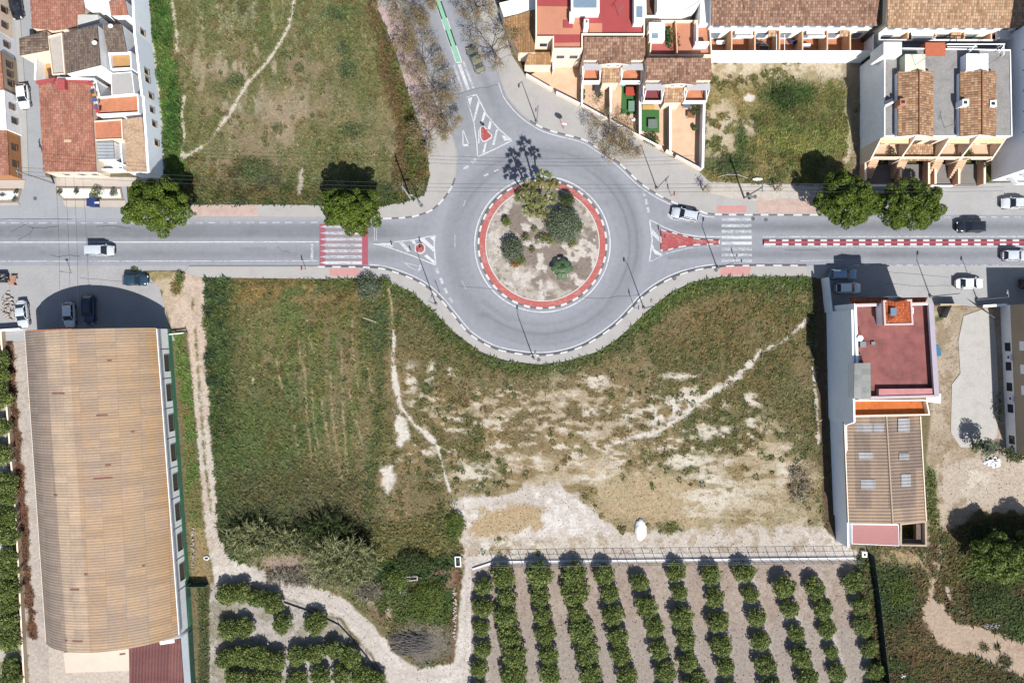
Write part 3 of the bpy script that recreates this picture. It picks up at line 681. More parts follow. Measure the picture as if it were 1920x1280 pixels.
ra = fbm(ang * 60 + 400, rad, 40, 4, 4, ax=1.5, ay=.35)
arc_ = lambda r0, w, a0, a1: gs_(rad + 6 * (ra - .5), r0, w) * sstep(a0, a0 + .3, ang) * (1 - sstep(a1 - .3, a1, ang))
ringm = -.16 * gs_(rad, 172, 15) * (.4 + ra) - .13 * gs_(rad, 150, 4) * sstep(.4, .6, ra) - .2 * arc_(163, 2.2, -1.2, .9) - .16 * arc_(178, 2.5, -.9, .5) - .16 * arc_(168, 2.5, .6, 2.4) - .12 * arc_(188, 2, .9, 2.2) - .14 * arc_(160, 3, -2.9, -1.4) - .12 * arc_(176, 2, -2.4, -1.0) + .06 * gs_(rad, 134, 5) + .06 * gs_(rad, 198, 9) + (ra - .5) * .20
st = (AX - 817) - (AY) * (865 - 817) / 120.0
lane_n = -.13 * gs_(st, -32, 8) - .12 * gs_(st, 32, 9) - .04 * gs_(st, -18, 4)
wW = 1 - sstep(690, 820, AX); wE = sstep(1210, 1330, AX); wN = (1 - sstep(150, 260, AY)) * (1 - wW) * (1 - wE); wR = np.clip(1 - wW - wE - wN, 0, 1)
t = 1 + 1.6 * (wW * lane_w + wE * lane_e + wN * lane_n) + wR * ringm + (a1 - .5) * .14 * (wW + wE) + (a2 - .5) * .10 + (a3 - .5) * .08
joint = sstep(-2, 2, (173 - (AX - 868) * .25) - AY) * wN; t = t * (1 + .10 * joint)
pat = th(fbm(AX, AY, 70, 2, 3, ax=2.2, ay=.7), .66, .67) * .05; t = t - pat * (wW + wE)
for ox, oy, orr in [(640, 478, 7), (1500, 426, 6), (1660, 478, 8), (300, 474, 6), (470, 436, 7), (1130, 380, 9), (905, 590, 8), (1290, 420, 5), (1750, 424, 7), (90, 436, 6)]: t = t - .10 * np.exp(-(((AX - ox) / (orr * 2.2)) ** 2 + ((AY - oy) / (orr * .6)) ** 2))
cA = base[None, None] * t[..., None] * np.array([1.0, 1.0, 1.0])
cm = (sdr[:-1, :-1] < 4) | (sdr[1:, 1:] < 4)
PA = np.stack([(AX - 960) * S, (640 - AY) * S, 0 * AX], -1)
M_ASPH = vc('worn asphalt', .90, 1.09, 1.3, 12.0, rough=.9, bump=.12, spec=.2)
tag(gridmesh('road', PA, cm, cA, M_ASPH, smooth=False), kind='structure')
# cracks sealed with dark bitumen
M_BIT = plain('bitumen', col(95, 98, 106), .7, .2)
def wobble(pts, n, amp, seed):
    rs = random.Random(seed); out = []
    for i in range(len(pts) - 1):
        for j in range(n):
            u = j / n
            out.append((pts[i][0] + (pts[i + 1][0] - pts[i][0]) * u + rs.uniform(-amp, amp), pts[i][1] + (pts[i + 1][1] - pts[i][1]) * u + rs.uniform(-amp, amp)))
    out.append(pts[-1]); return out
def strip(mb, pts, w, z, mi=0):
    """flat ribbon of width w (metres) along photo-pixel points"""
    q = [Vector(g(*p)).to_2d() for p in pts]; n = len(q); L_, R_ = [], []
    for i in range(n):
        d = (q[min(i + 1, n - 1)] - q[max(i - 1, 0)]).normalized(); nn = Vector((-d.y, d.x)) * w / 2
        L_.append(q[i] + nn); R_.append(q[i] - nn)
    for i in range(n - 1):
        mb.face([(*R_[i], z), (*R_[i + 1], z), (*L_[i + 1], z), (*L_[i], z)], mi)
    return mb
mb = MB()
for p, s_ in [([(52, 424), (64, 428), (85, 427), (110, 424)], 1), ([(180, 425), (208, 423), (246, 428)], 2), ([(35, 449), (52, 441), (60, 432), (62, 426)], 3), ([(95, 478), (112, 482), (125, 478), (150, 480)], 4), ([(20, 434), (40, 424), (50, 421)], 5), ([(0, 411), (70, 410), (135, 411)], 6), ([(846, 181), (890, 168), (936, 159)], 7), ([(860, 535), (940, 545), (1120, 560), (1200, 552)], 8), ([(1470, 468), (1540, 470)], 9), ([(520, 462), (528, 470), (545, 474)], 10), ([(1780, 520), (1700, 512), (1660, 510)], 11), ([(1660, 532), (1730, 536), (1800, 534)], 12), ([(150, 520), (220, 528), (300, 530)], 13)]:
    strip(mb, wobble(p, 4, 1.2, s_), .09 if s_ < 7 else .06, .018)
tag(mb.build('road_crack', M_BIT), kind='structure')
# ---- concrete lots level with the road
M_CONC_W = plain('dusty grey concrete', col(178, 177, 177), .9, .09, .25, fine=3)
M_CONC_E = plain('pale grey asphalt', col(182, 181, 180), .9, .08, .3, fine=4)
M_SLAB = plain('white concrete slab', col(200, 196, 190), .9, .09, .5, fine=5)
for nm, poly, mt in [('parking_lot', LOT_W, M_CONC_W), ('parking_lot', LOT_E, M_CONC_E), ('parking_lot', LOT_NE, M_CONC_E), ('side_street', LOT_NW, plain('side street concrete', col(172, 174, 178), .9, .08, .3, fine=4))]:
    m_ = MB(); m_.prism(g2(poly), -.1, .014); tag(m_.build(nm, mt), kind='structure')
m_ = MB(); m_.prism(g2([(1806, 592), (1846, 578), (1862, 590), (1868, 660), (1872, 760), (1868, 820), (1840, 838), (1800, 838), (1782, 810), (1784, 720), (1800, 700), (1796, 640)]), -.05, .12)
tag(m_.build('driveway', M_SLAB), kind='structure')
m_ = MB(); m_.prism(g2([(120, 1222), (242, 1214), (244, 1256), (124, 1260)]), -.05, .14)
tag(m_.build('yard_slab', plain('cream slab', col(232, 214, 196), .9, .05, .5)), kind='structure')
# ---- pavements with a kerb step
M_PAVE = plain('pavement flags', col(188, 184, 180), .9, .07, .4, fine=6)
M_KW = plain('kerb paint white', col(232, 230, 228), .7, .10, 3)
M_KB = plain('kerb paint black', col(118, 115, 118), .7, .15, 3)
M_KG = plain('kerb grey', col(176, 174, 172), .8, .1, 3)
M_RED = plain('red slurry', col(186, 92, 92), .85, .16, 1.2, fine=8)
M_PINK = plain('pink ramp tiles', col(212, 156, 150), .85, .08, 1.5)
M_BRICK = plain('worn brick paving', col(206, 180, 168), .9, .13, .9, fine=5)
for nm in PAVE:
    m_ = MB(); m_.prism(g2(PAVE[nm]), -.3, .13); tag(m_.build('pavement', M_PAVE), kind='structure')
def kerb(path, alt, w=.24, seglen=12, z=.15):
    """kerb stones laid just outside the pavement edge, painted in turn when alt"""
    q = [Vector(p) for p in path]; acc = 0; mb = MB(); ci = 0
    pts = []
    for i in range(len(q) - 1):
        d = (q[i + 1] - q[i]); n = max(1, int(d.length / 4))
        pts += [q[i] + d * j / n for j in range(n)]
    pts.append(q[-1]); cut = 0; cur = [pts[0]]
    for a, b_ in zip(pts[:-1], pts[1:]):
        cut += (b_ - a).length; cur.append(b_)
        if cut >= seglen or b_ is pts[-1]:
            mi = (ci % 2 if alt(cur[len(cur) // 2]) else 2)
            for c0, c1 in zip(cur[:-1], cur[1:]): mb.seg(g(*c0), g(*c1), w, -.2, z, mi)
            ci += 1; cut = 0; cur = [b_]
    tag(mb.build('kerb', [M_KW, M_KB, M_KG]), kind='structure')
kerb(KS, lambda p: p.x > 600)
kerb(KNE, lambda p: p.y > 228 and p.x > 1000)
kerb(KNW, lambda p: p.x > 690 and p.y > 340)
def sheet(name, polys, mat, z):
    m_ = MB()
    for p in polys: m_.face([(*q, z) for q in g2(p)])
    return tag(m_.build(name, mat), kind='structure')
sheet('pavement_ramp', [[(617, 503.5), (676, 504), (672, 517), (619, 517)], [(1352, 500.5), (1408, 500), (1404, 515), (1348, 516)], [(1343, 386), (1400, 386), (1398, 399), (1344, 399)]], M_PINK, .135)
sheet('pavement_paving', [[(360, 386), (482, 386), (484, 405.5), (360, 405.5)], [(1418, 376), (1530, 374), (1530, 400), (1418, 400)]], M_BRICK, .135)
sheet('pavement_paving', [[(705, 12), (722, 44), (745, 102), (770, 184), (800, 245), (835, 235), (808, 172), (786, 119), (766, 60), (748, 14)]], plain('mauve paving', col(196, 172, 170), .9, .12, .8, fine=5), .135)
sheet('pavement_verge', [[(1336, 345), (1534, 348), (1534, 372), (1470, 373), (1420, 378), (1370, 372), (1330, 362)]], plain('dusty verge', col(206, 196, 184), .95, .12, .8, fine=4), .134)
sheet('pavement_paving', [[(240, 386), (352, 386), (352, 405), (240, 405)]], plain('old paving', col(192, 182, 176), .9, .1, .8), .135) if False else None
# ---- roundabout ring
def ringmesh(r0, r1, z0, z1, n, mats, pick, name):
    mb = MB()
    for i in range(n):
        a0, a1 = 2 * PI * i / n, 2 * PI * (i + 1) / n
        p = [(ROUND_C[0] + r * math.cos(a), ROUND_C[1] + r * math.sin(a)) for r, a in ((r0, a0), (r1, a0), (r1, a1), (r0, a1))]
        mb.prism(g2(p), z0, z1, pick(i), True, False)
    return tag(mb.build(name, mats), kind='structure')
ringmesh(105.5, 107, -.2, .22, 72, M_KW, lambda i: 0, 'island_edging')
ringmesh(107, 118, -.2, .19, 72, wornpaint('red island concrete', col(196, 108, 102), col(196, 150, 142), .30, .50, 3), lambda i: 0, 'island_apron')
ringmesh(118, 121.5, -.2, .17, 128, [M_KW, M_KB], lambda i: (i // 2) % 2, 'kerb')
# ---- painted markings, each sheet a few millimetres above the asphalt
M_WHITE = wornpaint('road paint white', col(232, 233, 234), col(186, 189, 194), .34, .54)
M_WORN = wornpaint('worn road paint', col(214, 217, 221), col(158, 161, 167), .38, .58)
M_GREEN = plain('green median paint', col(150, 206, 176), .8, .1, 1.5)
M_MDARK = plain('dark median block', col(58, 78, 72), .8, .15, 1.5)
M_SIDE = wornpaint('crossing red paint', col(182, 92, 108), col(150, 118, 126), .36, .56, 3)
mk = MB()
def line(p, w, mi=0, z=.006): strip(mk, p, w, z, mi)
def dashes(p, w, on, off, mi=0):
    q = [Vector(a) for a in p]; pos = 0; L_ = [0]
    for a, b_ in zip(q[:-1], q[1:]): L_.append(L_[-1] + (b_ - a).length)
    def at(s):
        for i in range(len(q) - 1):
            if s <= L_[i + 1]: return q[i] + (q[i + 1] - q[i]) * ((s - L_[i]) / max(1e-6, L_[i + 1] - L_[i]))
        return q[-1]
    while pos + on <= L_[-1]:
        line([tuple(at(pos)), tuple(at(pos + on / 2)), tuple(at(pos + on))], w, mi); pos += on + off
def area(p, mi=0, z=.006): mk.face([(*q, z) for q in g2(p)], mi)
dashes([(-110, 418), (220, 418)], .16, 17, 9, 1); dashes([(246, 418), (598, 417)], .16, 14, 10, 1)
line([(-110, 454.3), (598, 453.5)], .17); line([(-110, 490), (598, 489)], .16, 1)
line([(585, 457), (585, 487)], .42, 1); line([(702, 420), (702, 451)], .14, 1); line([(706, 420), (706, 451)], .14, 1)
for y in (425, 437, 448.5, 459.5, 470.5, 481.5, 492.5): area([(611, y - 2.7), (678.5, y - 2.7), (678.5, y + 2.7), (611, y + 2.7), (600, y)], 1 if y < 490 else 0, .012)
line([(697, 455), (735, 454), (775, 450), (816, 440.5)], .15); line([(816, 440.5), (814, 455), (815, 475), (817, 497)], .2); line([(697, 455.5), (730, 464), (775, 480), (817, 497)], .17)
area([(697, 454.5), (738, 453.5), (736, 463)], 0)
for a in ([(748, 455), (755, 454), (770, 470), (764, 473)], [(786, 448.5), (795, 446), (814, 464), (813, 472)], [(771, 452), (777, 451), (781, 457), (778, 460)], [(795, 480), (800, 477), (816, 490), (816, 496)], [(804, 443.5), (815, 441), (813, 452)]): area(a, 0)
line([(752, 489), (764, 494), (782, 498)], .12, 1); line([(786, 497), (790, 500), (784, 508)], .45, 1); line([(756, 491), (770, 502), (784, 508)], .12, 1)
line([(853, 440), (853, 463)], .12, 1); line([(866, 527), (874, 542)], .12, 1)
dashes([(818, 503), (826, 522), (836, 545), (850, 570)], .45, 11, 9, 1)
# outer edge line follows the kerbs, inner ring line
def off(path, d):
    q = [Vector(p) for p in path]; o = []
    for i in range(len(q)):
        t_ = (q[min(i + 1, len(q) - 1)] - q[max(i - 1, 0)]).normalized(); o.append((q[i].x - t_.y * d, q[i].y + t_.x * d))
    return o
line([p for p in off(KS, -5.5) if 690 < p[0] < 1345], .14, 0)
line([p for p in off(KNE, 5.5) if p[1] > 150 and p[0] < 1345], .14, 0)
line([p for p in off(KNW, 5) if 240 < p[1]and p[0] > 700], .14, 0)
line([(ROUND_C[0] + 127 * math.cos(2 * PI * i / 96), ROUND_C[1] + 127 * math.sin(2 * PI * i / 96)) for i in range(97)], .2, 0)
# north splitter
line([(875, 183.5), (889, 232), (894, 268), (895.5, 294)], .16); line([(893, 177), (912, 215), (935, 242), (960, 263)], .17); line([(895, 294.5), (925, 281), (960, 263.5)], .2); line([(874, 184), (893, 177.5)], .22)
area([(875, 184), (886, 180), (881, 204)]); area([(896, 188), (900, 192), (891, 224), (889, 229), (888.5, 220)]); area([(907, 210), (911, 213), (905, 232), (901, 232)]); area([(918, 226), (922, 230), (919, 243), (914, 242)]); area([(930, 244), (934, 242), (927, 272), (923, 272)]); area([(909, 270), (913, 267), (909, 286), (904, 287)]); area([(941, 254), (946, 254), (958, 263), (945, 264)]); area([(897, 245), (899, 240), (899, 268), (896.5, 270)])
line([(867.5, 242), (868.5, 274), (880, 274), (867.5, 242)], .14); line([(869, 273), (880, 272)], .35)
dashes([(892, 298), (862, 325)], .5, 11, 8, 1); dashes([(935, 318), (900, 333)], .25, 9, 12, 1); dashes([(873, 375), (866, 395)], .2, 12, 9, 1)
# north street median
ux = lambda y: 819 + (y + 3) * (861 - 819) / 123.0
line([(ux(-60) - 5, -60), (ux(118) - 5, 118)], .16); line([(ux(-60) + 6, -60), (ux(118) + 6, 118)], .16)
area([(ux(-60) - 3.2, -60), (ux(-60) + 4.2, -60), (ux(118) + 4.2, 116), (ux(118) - 3.2, 119)], 2, .004)
for y0, y1 in ((4, 36), (57, 88), (-50, -20)):
    area([(ux(y0) - 5.2, y0), (ux(y0) - 2.6, y0), (ux(y1) - 2.6, y1), (ux(y1) - 5.2, y1)], 3, .016); area([(ux(y0) + 3.8, y0 - 2), (ux(y0) + 6.4, y0 - 2), (ux(y1) + 6.4, y1 - 2), (ux(y1) + 3.8, y1 - 2)], 3, .016)
line([(856, 118), (864, 117)], .2)
area([(858, 122), (864, 120), (881, 168), (876, 170)]); line([(851, 120), (868, 172)], .4, 1); line([(868, 116), (888, 166)], .4, 1); line([(838, 126), (848, 155)], .12, 1)
# east splitter
line([(1218, 412), (1223, 450), (1217.5, 492)], .2); line([(1218, 412), (1250, 428), (1275, 438), (1310, 443.5), (1352, 444)], .17); line([(1217.5, 491.5), (1250, 475), (1290, 465), (1350, 461)], .14, 1)
area([(1222, 428), (1236, 444), (1236, 453), (1223, 440)]); area([(1223, 457), (1228, 468), (1244, 478), (1240, 480), (1228, 476), (1222.5, 466)])
dashes([(1206, 358), (1211, 375), (1215, 392), (1218, 412)], .45, 10, 6, 1)
line([(1252, 402), (1262, 410)], .5, 1); line([(1262, 411), (1300, 417), (1316, 414)], .12, 1)
for i, y in enumerate((411.5, 423, 434, 445, 456, 467, 478, 489)):
    if i in (3, 4): area([(1353, y - 2.7), (1409.5, y - 2.7), (1409.5, y + 2.7), (1353, y + 2.7)], 0)
    else: area([(1353, y - 2.7), (1409.5, y - 2.7), (1409.5, y + 2.7), (1353, y + 2.7)], 1)
line([(1430, 444), (2050, 443.5)], .22, 1); line([(1432, 462), (2050, 462.5)], .22, 1)
dashes([(1770, 407), (2050, 407)], .16, 12, 10, 1); dashes([(1600, 497), (2050, 497.5)], .16, 12, 8, 1)
line([(1802, 386), (1832, 371), (1870, 371)], .08, 1); line([(1500, 489), (1580, 487)], .1, 1)
tag(mk.build('road_marking', [M_WHITE, M_WORN, M_GREEN, M_MDARK]), kind='structure')
# red bands of the west crossing
m_ = MB()
for p in ([(599, 420), (610.5, 420), (610.5, 497), (599, 497)], [(679, 420), (690, 420), (690, 497), (679, 497)]): m_.face([(*q, .005) for q in g2(p)])
tag(m_.build('road_marking', M_SIDE), kind='structure')
m_ = MB(); m_.face([(*q, .0045) for q in g2([(611, 420), (678.5, 420), (678.5, 497), (611, 497)])]); tag(m_.build('road_marking', wornpaint('faded crossing ground', col(168, 142, 148), col(150, 146, 151), .38, .6, 3)), kind='structure')
m_ = MB()
for p in ([(452, 464), (500, 463), (500, 475), (452, 476)], [(1480, 466), (1560, 466), (1560, 474), (1480, 474)], [(1250, 480), (1330, 470), (1332, 476), (1252, 487)], [(905, 560), (960, 600), (955, 606), (899, 566)], [(20, 462), (70, 462), (70, 486), (20, 486)]): m_.face([(*q, .003) for q in g2(p)])
tag(m_.build('road_patch', plain('patched asphalt', col(146, 148, 154), .9, .08, 1.5, fine=9)), kind='structure')
# raised islands: red top, painted border stones
def island(poly, z=.12, bw=.3):
    a = MB(); a.prism(inset(g2(poly), bw), -.05, z + .01); tag(a.build('traffic_island', wornpaint('island red paint', col(182, 90, 90), col(190, 142, 138), .34, .54, 4) if 'island red paint' not in MATS else MATS['island red paint']), kind='structure')
    q = g2(poly); i_ = inset(q, bw); b_ = MB(); n = len(q); c = 0
    for i in range(n):
        j = (i + 1) % n; L_ = math.dist(q[i], q[j]); k_ = max(1, round(L_ / 1.0))
        for s_ in range(k_):
            u0, u1 = s_ / k_, (s_ + 1) / k_; lp = lambda A, B, u: (A[0] + (B[0] - A[0]) * u, A[1] + (B[1] - A[1]) * u)
            b_.prism([lp(q[i], q[j], u0), lp(q[i], q[j], u1), lp(i_[i], i_[j], u1), lp(i_[i], i_[j], u0)], -.05, z, c % 2 if L_ > 1.8 else 0); c += 1
    tag(b_.build('kerb', [M_KW, plain('kerb paint red', col(150, 64, 70), .8, .15, 3)]), kind='structure')
island([(778, 460), (783, 456.5), (793, 456), (797, 461), (797.5, 470), (791, 476), (783, 475), (777.5, 470)], bw=.16)
island([(900, 239), (904, 236), (908, 237), (916, 247), (923, 253), (922, 259), (911, 266), (904, 266), (900, 258)], bw=.16)
island([(1238, 430), (1270, 438), (1300, 446), (1325, 449), (1349, 449.5), (1349, 458.5), (1325, 459), (1300, 460), (1272, 464), (1242, 472), (1238, 468)], bw=.16)
# median of the east road: red with white blocks
m_ = MB(); x = 1430.0; i = 0
m_.seg(g(1431, 449.5), g(1431, 459.5), .2, 0, .10, 1)
while x < 2040:
    w = 12.0
    m_.prism(g2([(x, 452.6), (x + w, 452.6), (x + w, 456.4), (x, 456.4)]), 0, .10, 0)
    m_.prism(g2([(x, 449), (x + w, 449), (x + w, 452.6), (x, 452.6)]), 0, .10, 1 if i % 2 else 2); m_.prism(g2([(x, 456.4), (x + w, 456.4), (x + w, 460), (x, 460)]), 0, .10, 2 if i % 2 == 0 and i > 0 else 1)
    x += w; i += 1
tag(m_.build('median_strip', [plain('median red', col(170, 92, 100), .85, .12, 2), M_KW, plain('median dark red', col(140, 66, 78), .85, .12, 2)]), kind='structure')
# manholes
m_ = MB()
for p in [(366, 401), (1412, 410), (1436, 412), (1342, 506), (1264, 522), (1010, 674), (790, 385), (1415, 369), (66, 372)]: m_.cyl(g(*p), .33, -.02, .142 if p[1] not in (410, 412, 372) else .02, 14)
tag(m_.build('manhole_cover', plain('cast iron', col(110, 110, 112), .6, .2, 6)), kind='structure')
# ================================================================== vegetation
def leaf_quads(P, Nn, size, rs, tilt=.7, aspect=.55):
    n = len(P)
    nn = Nn + rs.normal(0, tilt, (n, 3)); nn /= np.linalg.norm(nn, axis=1, keepdims=True) + 1e-9
    r = rs.normal(0, 1, (n, 3)); u = np.cross(nn, r); u /= np.linalg.norm(u, axis=1, keepdims=True) + 1e-9
    w = np.cross(nn, u)
    s = (size * rs.uniform(.6, 1.4, n))[:, None]
    return np.stack([P - u * s, P + w * s * aspect, P + u * s, P - w * s * aspect], 1).reshape(-1, 3)
def clump_leaves(clumps, dens, size, rs, flat=.85, tilt=.7, shell=.45, aspect=.55):
    out = []
    for (c, r) in clumps:
        n = max(6, int(dens * r * r))
        d = rs.normal(0, 1, (n, 3)); d[:, 2] = np.abs(d[:, 2]) * 1.0 - .28 * rs.rand(n); d /= np.linalg.norm(d, axis=1, keepdims=True)
        q = np.array(c) + d * (r * (shell + (1 - shell) * rs.rand(n) ** .5))[:, None] * np.array([1, 1, flat])
        out.append(leaf_quads(q, d + np.array([0, 0, .35]), size, rs, tilt, aspect))
    return np.concatenate(out)
M_BARK = plain('bark', col(120, 104, 88), .95, .25, 3)
M_BARKD = plain('dark bark', col(136, 116, 108), .95, .25, 3)
M_LEAF_PINE = leafmat('bright evergreen leaves', (.018, .032, .005), (.062, .098, .010), (.14, .185, .022))
M_LEAF_CIT = leafmat('citrus leaves', (.04, .062, .02), (.13, .17, .045), (.27, .30, .085), trans=.4)
M_LEAF_DARK = leafmat('dark leaves', (.022, .038, .014), (.058, .084, .026), (.10, .125, .04), trans=.4)
M_LEAF_GREY = leafmat('grey green leaves', (.045, .06, .034), (.10, .125, .075), (.17, .19, .12))
M_LEAF_OLIVE = leafmat('olive buds', (.11, .08, .05), (.21, .165, .08), (.30, .235, .12))
M_LEAF_FRESH = leafmat('fresh leaves', (.032, .056, .012), (.095, .13, .025), (.17, .20, .045))
M_REED = leafmat('reed leaves', (.06, .07, .03), (.17, .185, .08), (.36, .35, .18))
M_PALM = leafmat('palm fronds', (.04, .05, .016), (.12, .135, .04), (.26, .25, .09))
M_FLOWER = leafmat('rust orange foliage', (.12, .06, .01), (.24, .12, .02), (.3, .17, .035))
M_MAROON = leafmat('maroon foliage', (.03, .02, .012), (.06, .05, .03), (.09, .075, .045))

def limb_tube(mb, p0, p1, r0, r1, rs, k=5, sag=.1):
    pts = []; L_ = (Vector(p1) - Vector(p0)).length
    for i in range(k + 1):
        u = i / k; q = Vector(p0).lerp(Vector(p1), u)
        if 0 < i < k: q += Vector(rs.uniform(-sag, sag, 3)) * L_ * .35
        pts.append(q)
    mb.tube(pts, [r0 + (r1 - r0) * i / k for i in range(k + 1)], 6)
def big_tree(px, py, r, z0, z1, label, seed, mat, nm='street_tree', ncl=70, dens=190, rc=(.8, 1.35), size=.165, name_group=None, cat='tree', shell=.55, ry=None):
    sq = (ry or r) / r
    rs = np.random.RandomState(seed); zc = (z0 + z1) / 2
    w = g(px, py, zc); t = thing(nm, label, cat, (w.x, w.y, 0), name_group)
    cl = []; hts = (z1 - z0)
    for i in range(ncl):
        a = rs.uniform(0, 2 * PI); u = math.sqrt((i + .5) / ncl); rr = r * u * rs.uniform(.80, 1.08) - .5 * u
        top = z1 - hts * .62 * u ** 2.2 - rs.uniform(0, 1.7)
        a = i * 2.39996 + rs.uniform(-.25, .25); cl.append(((rr * math.cos(a), rr * math.sin(a) * sq, top - .6), rs.uniform(*rc) * (1.0 - .12 * u))); f_ = 1 + .09 * math.sin(5 * a + seed) + .07 * math.sin(3 * a + 2 * seed); cl[-1] = ((cl[-1][0][0] * f_, cl[-1][0][1] * f_, cl[-1][0][2]), cl[-1][1])
    for i in range(ncl // 3):
        a = rs.uniform(0, 2 * PI); u = rs.uniform(.2, .95)
        cl.append(((r * u * math.cos(a) * .9, r * u * math.sin(a) * .9 * sq, z0 + rs.uniform(.2, hts * .4)), rs.uniform(*rc) * .9))
    mb = MB(); mb.tube([(w.x, w.y, -.2), (w.x + .1, w.y + .05, z0 * .5), (w.x, w.y + .1, z0 + .6)], [.34, .26, .22], 8)
    for i in range(9):
        c = cl[int(rs.randint(len(cl)))][0]
        limb_tube(mb, (w.x, w.y + .05, z0 * rs.uniform(.55, 1)), (w.x + c[0] * .85, w.y + c[1] * .85, c[2] - .2), .16, .04, rs)
    mb.build('trunk', M_BARK, t, True)
    bulk('crown', clump_leaves(cl, dens * 1.45, size, rs, shell=shell), 4, mat, t)
    return t
big_tree(287, 381, 5.7, 4.2, 9.0, 'broad dark green street tree beside the white house and the gravel planter', 21, M_LEAF_PINE, ncl=84, ry=4.2, dens=250, rc=(.65, 1.15))
big_tree(656, 391, 5.1, 4.2, 9.6, 'round bright green street tree overhanging the red edged crossing', 22, M_LEAF_PINE, ncl=62, rc=(.7, 1.1), ry=4.0, dens=270)
big_tree(1596, 374, 5.8, 4.0, 8.6, 'dense green street tree at the corner of the vacant lot', 23, M_LEAF_PINE, ncl=88, ry=4.2, dens=250, rc=(.65, 1.15))
big_tree(1714, 382, 6.2, 4.0, 8.6, 'dense green street tree in front of the house with peach stairs', 24, M_LEAF_PINE, ncl=88, ry=4.1, dens=240, rc=(.65, 1.15))
big_tree(1878, 1048, 4.0, 3.2, 7.4, 'large leafy tree in the scrub below the yard', 25, M_LEAF_FRESH, 'garden_tree', ncl=46, dens=130, size=.22)
big_tree(1956, 1040, 3.8, 3.2, 7.2, 'leafy tree cut by the right edge of the photo', 26, M_LEAF_FRESH, 'garden_tree', ncl=40, dens=120, size=.22)

# ---- leafless street trees with a few olive tufts
def bare_tree(px, py, h, spread, label, seed, leafy=.6, name='bare_tree'):
    rs = np.random.RandomState(seed); w = g(px, py); t = thing(name, label, 'tree', (w.x, w.y, 0), None)
    mb = MB(); tips = []
    def grow(p, d, L_, r, lv):
        q = p + d * L_
        mid = p.lerp(q, .5) + Vector(rs.uniform(-.12, .12, 3)) * L_
        mb.tube([p, mid, q], [r, r * .85, r * .66], 5 if lv < 3 else 3, cap=False)
        if lv >= 5: tips.append((q, d)); return
        for i in range(3 if lv < 4 else 2):
            nd = d + Vector(rs.normal(0, .55, 3)); nd.z = nd.z * .75 + (.25 if lv < 2 else .05); nd.normalize()
            grow(q, nd, L_ * rs.uniform(.62, .85), r * .6, lv + 1)
        if lv >= 2: tips.append((q, d))
    base = Vector((w.x, w.y, -.1)); top = base + Vector((rs.uniform(-.2, .2), rs.uniform(-.2, .2), h * .33))
    mb.tube([base, top], [.2, .15], 7)
    for i in range(5):
        a = 2 * PI * i / 5 + rs.uniform(-.4, .4)
        grow(top, Vector((math.cos(a) * spread, math.sin(a) * spread, rs.uniform(.5, 1.0))).normalized(), h * .23, .075, 1)
    mb.build('trunk', M_BARKD, t)
    P_ = []; 
    for q, d in tips:
        if rs.rand() > leafy: continue
        k = rs.randint(8, 20)
        P_.append(np.array([q.x - w.x, q.y - w.y, q.z]) + rs.normal(0, .26, (k, 3)))
    P_ = np.concatenate(P_)
    bulk('crown', leaf_quads(P_, np.tile([0, 0, 1.0], (len(P_), 1)), .085, rs, 1.0), 4, M_LEAF_OLIVE, t)
    return t
bare_tree(744, 14, 6.5, .9, 'sparse budding tree at the top end of the mauve pavement', 31)
bare_tree(775, 75, 6.2, .9, 'sparse budding tree second from the top along the mauve pavement', 32)
bare_tree(800, 128, 6.4, .95, 'sparse budding tree midway down the mauve pavement', 33)
bare_tree(820, 180, 6.4, 1.0, 'sparse budding tree with purple shade third up from the field corner', 34)
bare_tree(832, 222, 6.4, 1.0, 'sparse budding tree close to the yield triangle on the street', 35)
bare_tree(808, 262, 5.4, .9, 'small sparse tree at the lower corner of the dry field', 36)
bare_tree(896, 24, 6.6, 1.0, 'leafless tree at the top by the brown tiled wall', 37)
bare_tree(930, 112, 7.4, 1.1, 'leafless spreading tree over the parked olive car', 38)
bare_tree(1138, 252, 6.0, 1.25, 'leafless forked tree by the garden wall on the curved pavement', 39, .45)
bare_tree(782, 25, 5.4, 1.0, 'small budding tree leaning over the kerb of the upper street', 40)
bare_tree(1168, 282, 4.6, 1.25, 'small leafless tree hanging over the painted kerb', 43, .5)
def sapling(px, py, h, label, seed, leaf=True):
    rs = np.random.RandomState(seed); w = g(px, py); t = thing('sapling', label, 'tree', (w.x, w.y, .13))
    mb = MB()
    for i in range(3):
        a = rs.uniform(0, 2 * PI); q = Vector((w.x + .5 * math.cos(a), w.y + .5 * math.sin(a), h))
        limb_tube(mb, (w.x, w.y, .1), q, .09, .03, rs)
    mb.build('trunk', M_BARKD, t)
    P_ = rs.normal(0, .42, (160, 3)) * np.array([1, 1, .6]) + np.array([0, 0, h * .75])
    bulk('crown', leaf_quads(P_, np.tile([0, 0, 1.0], (len(P_), 1)), .1, rs, 1.0), 4, M_LEAF_OLIVE if leaf else M_MAROON, t)
sapling(1318, 358, 2.6, 'thin sapling at the corner of the last garden wall', 41)
sapling(1452, 357, 2.2, 'thin sapling in the dusty verge beside the paved pavement', 42)

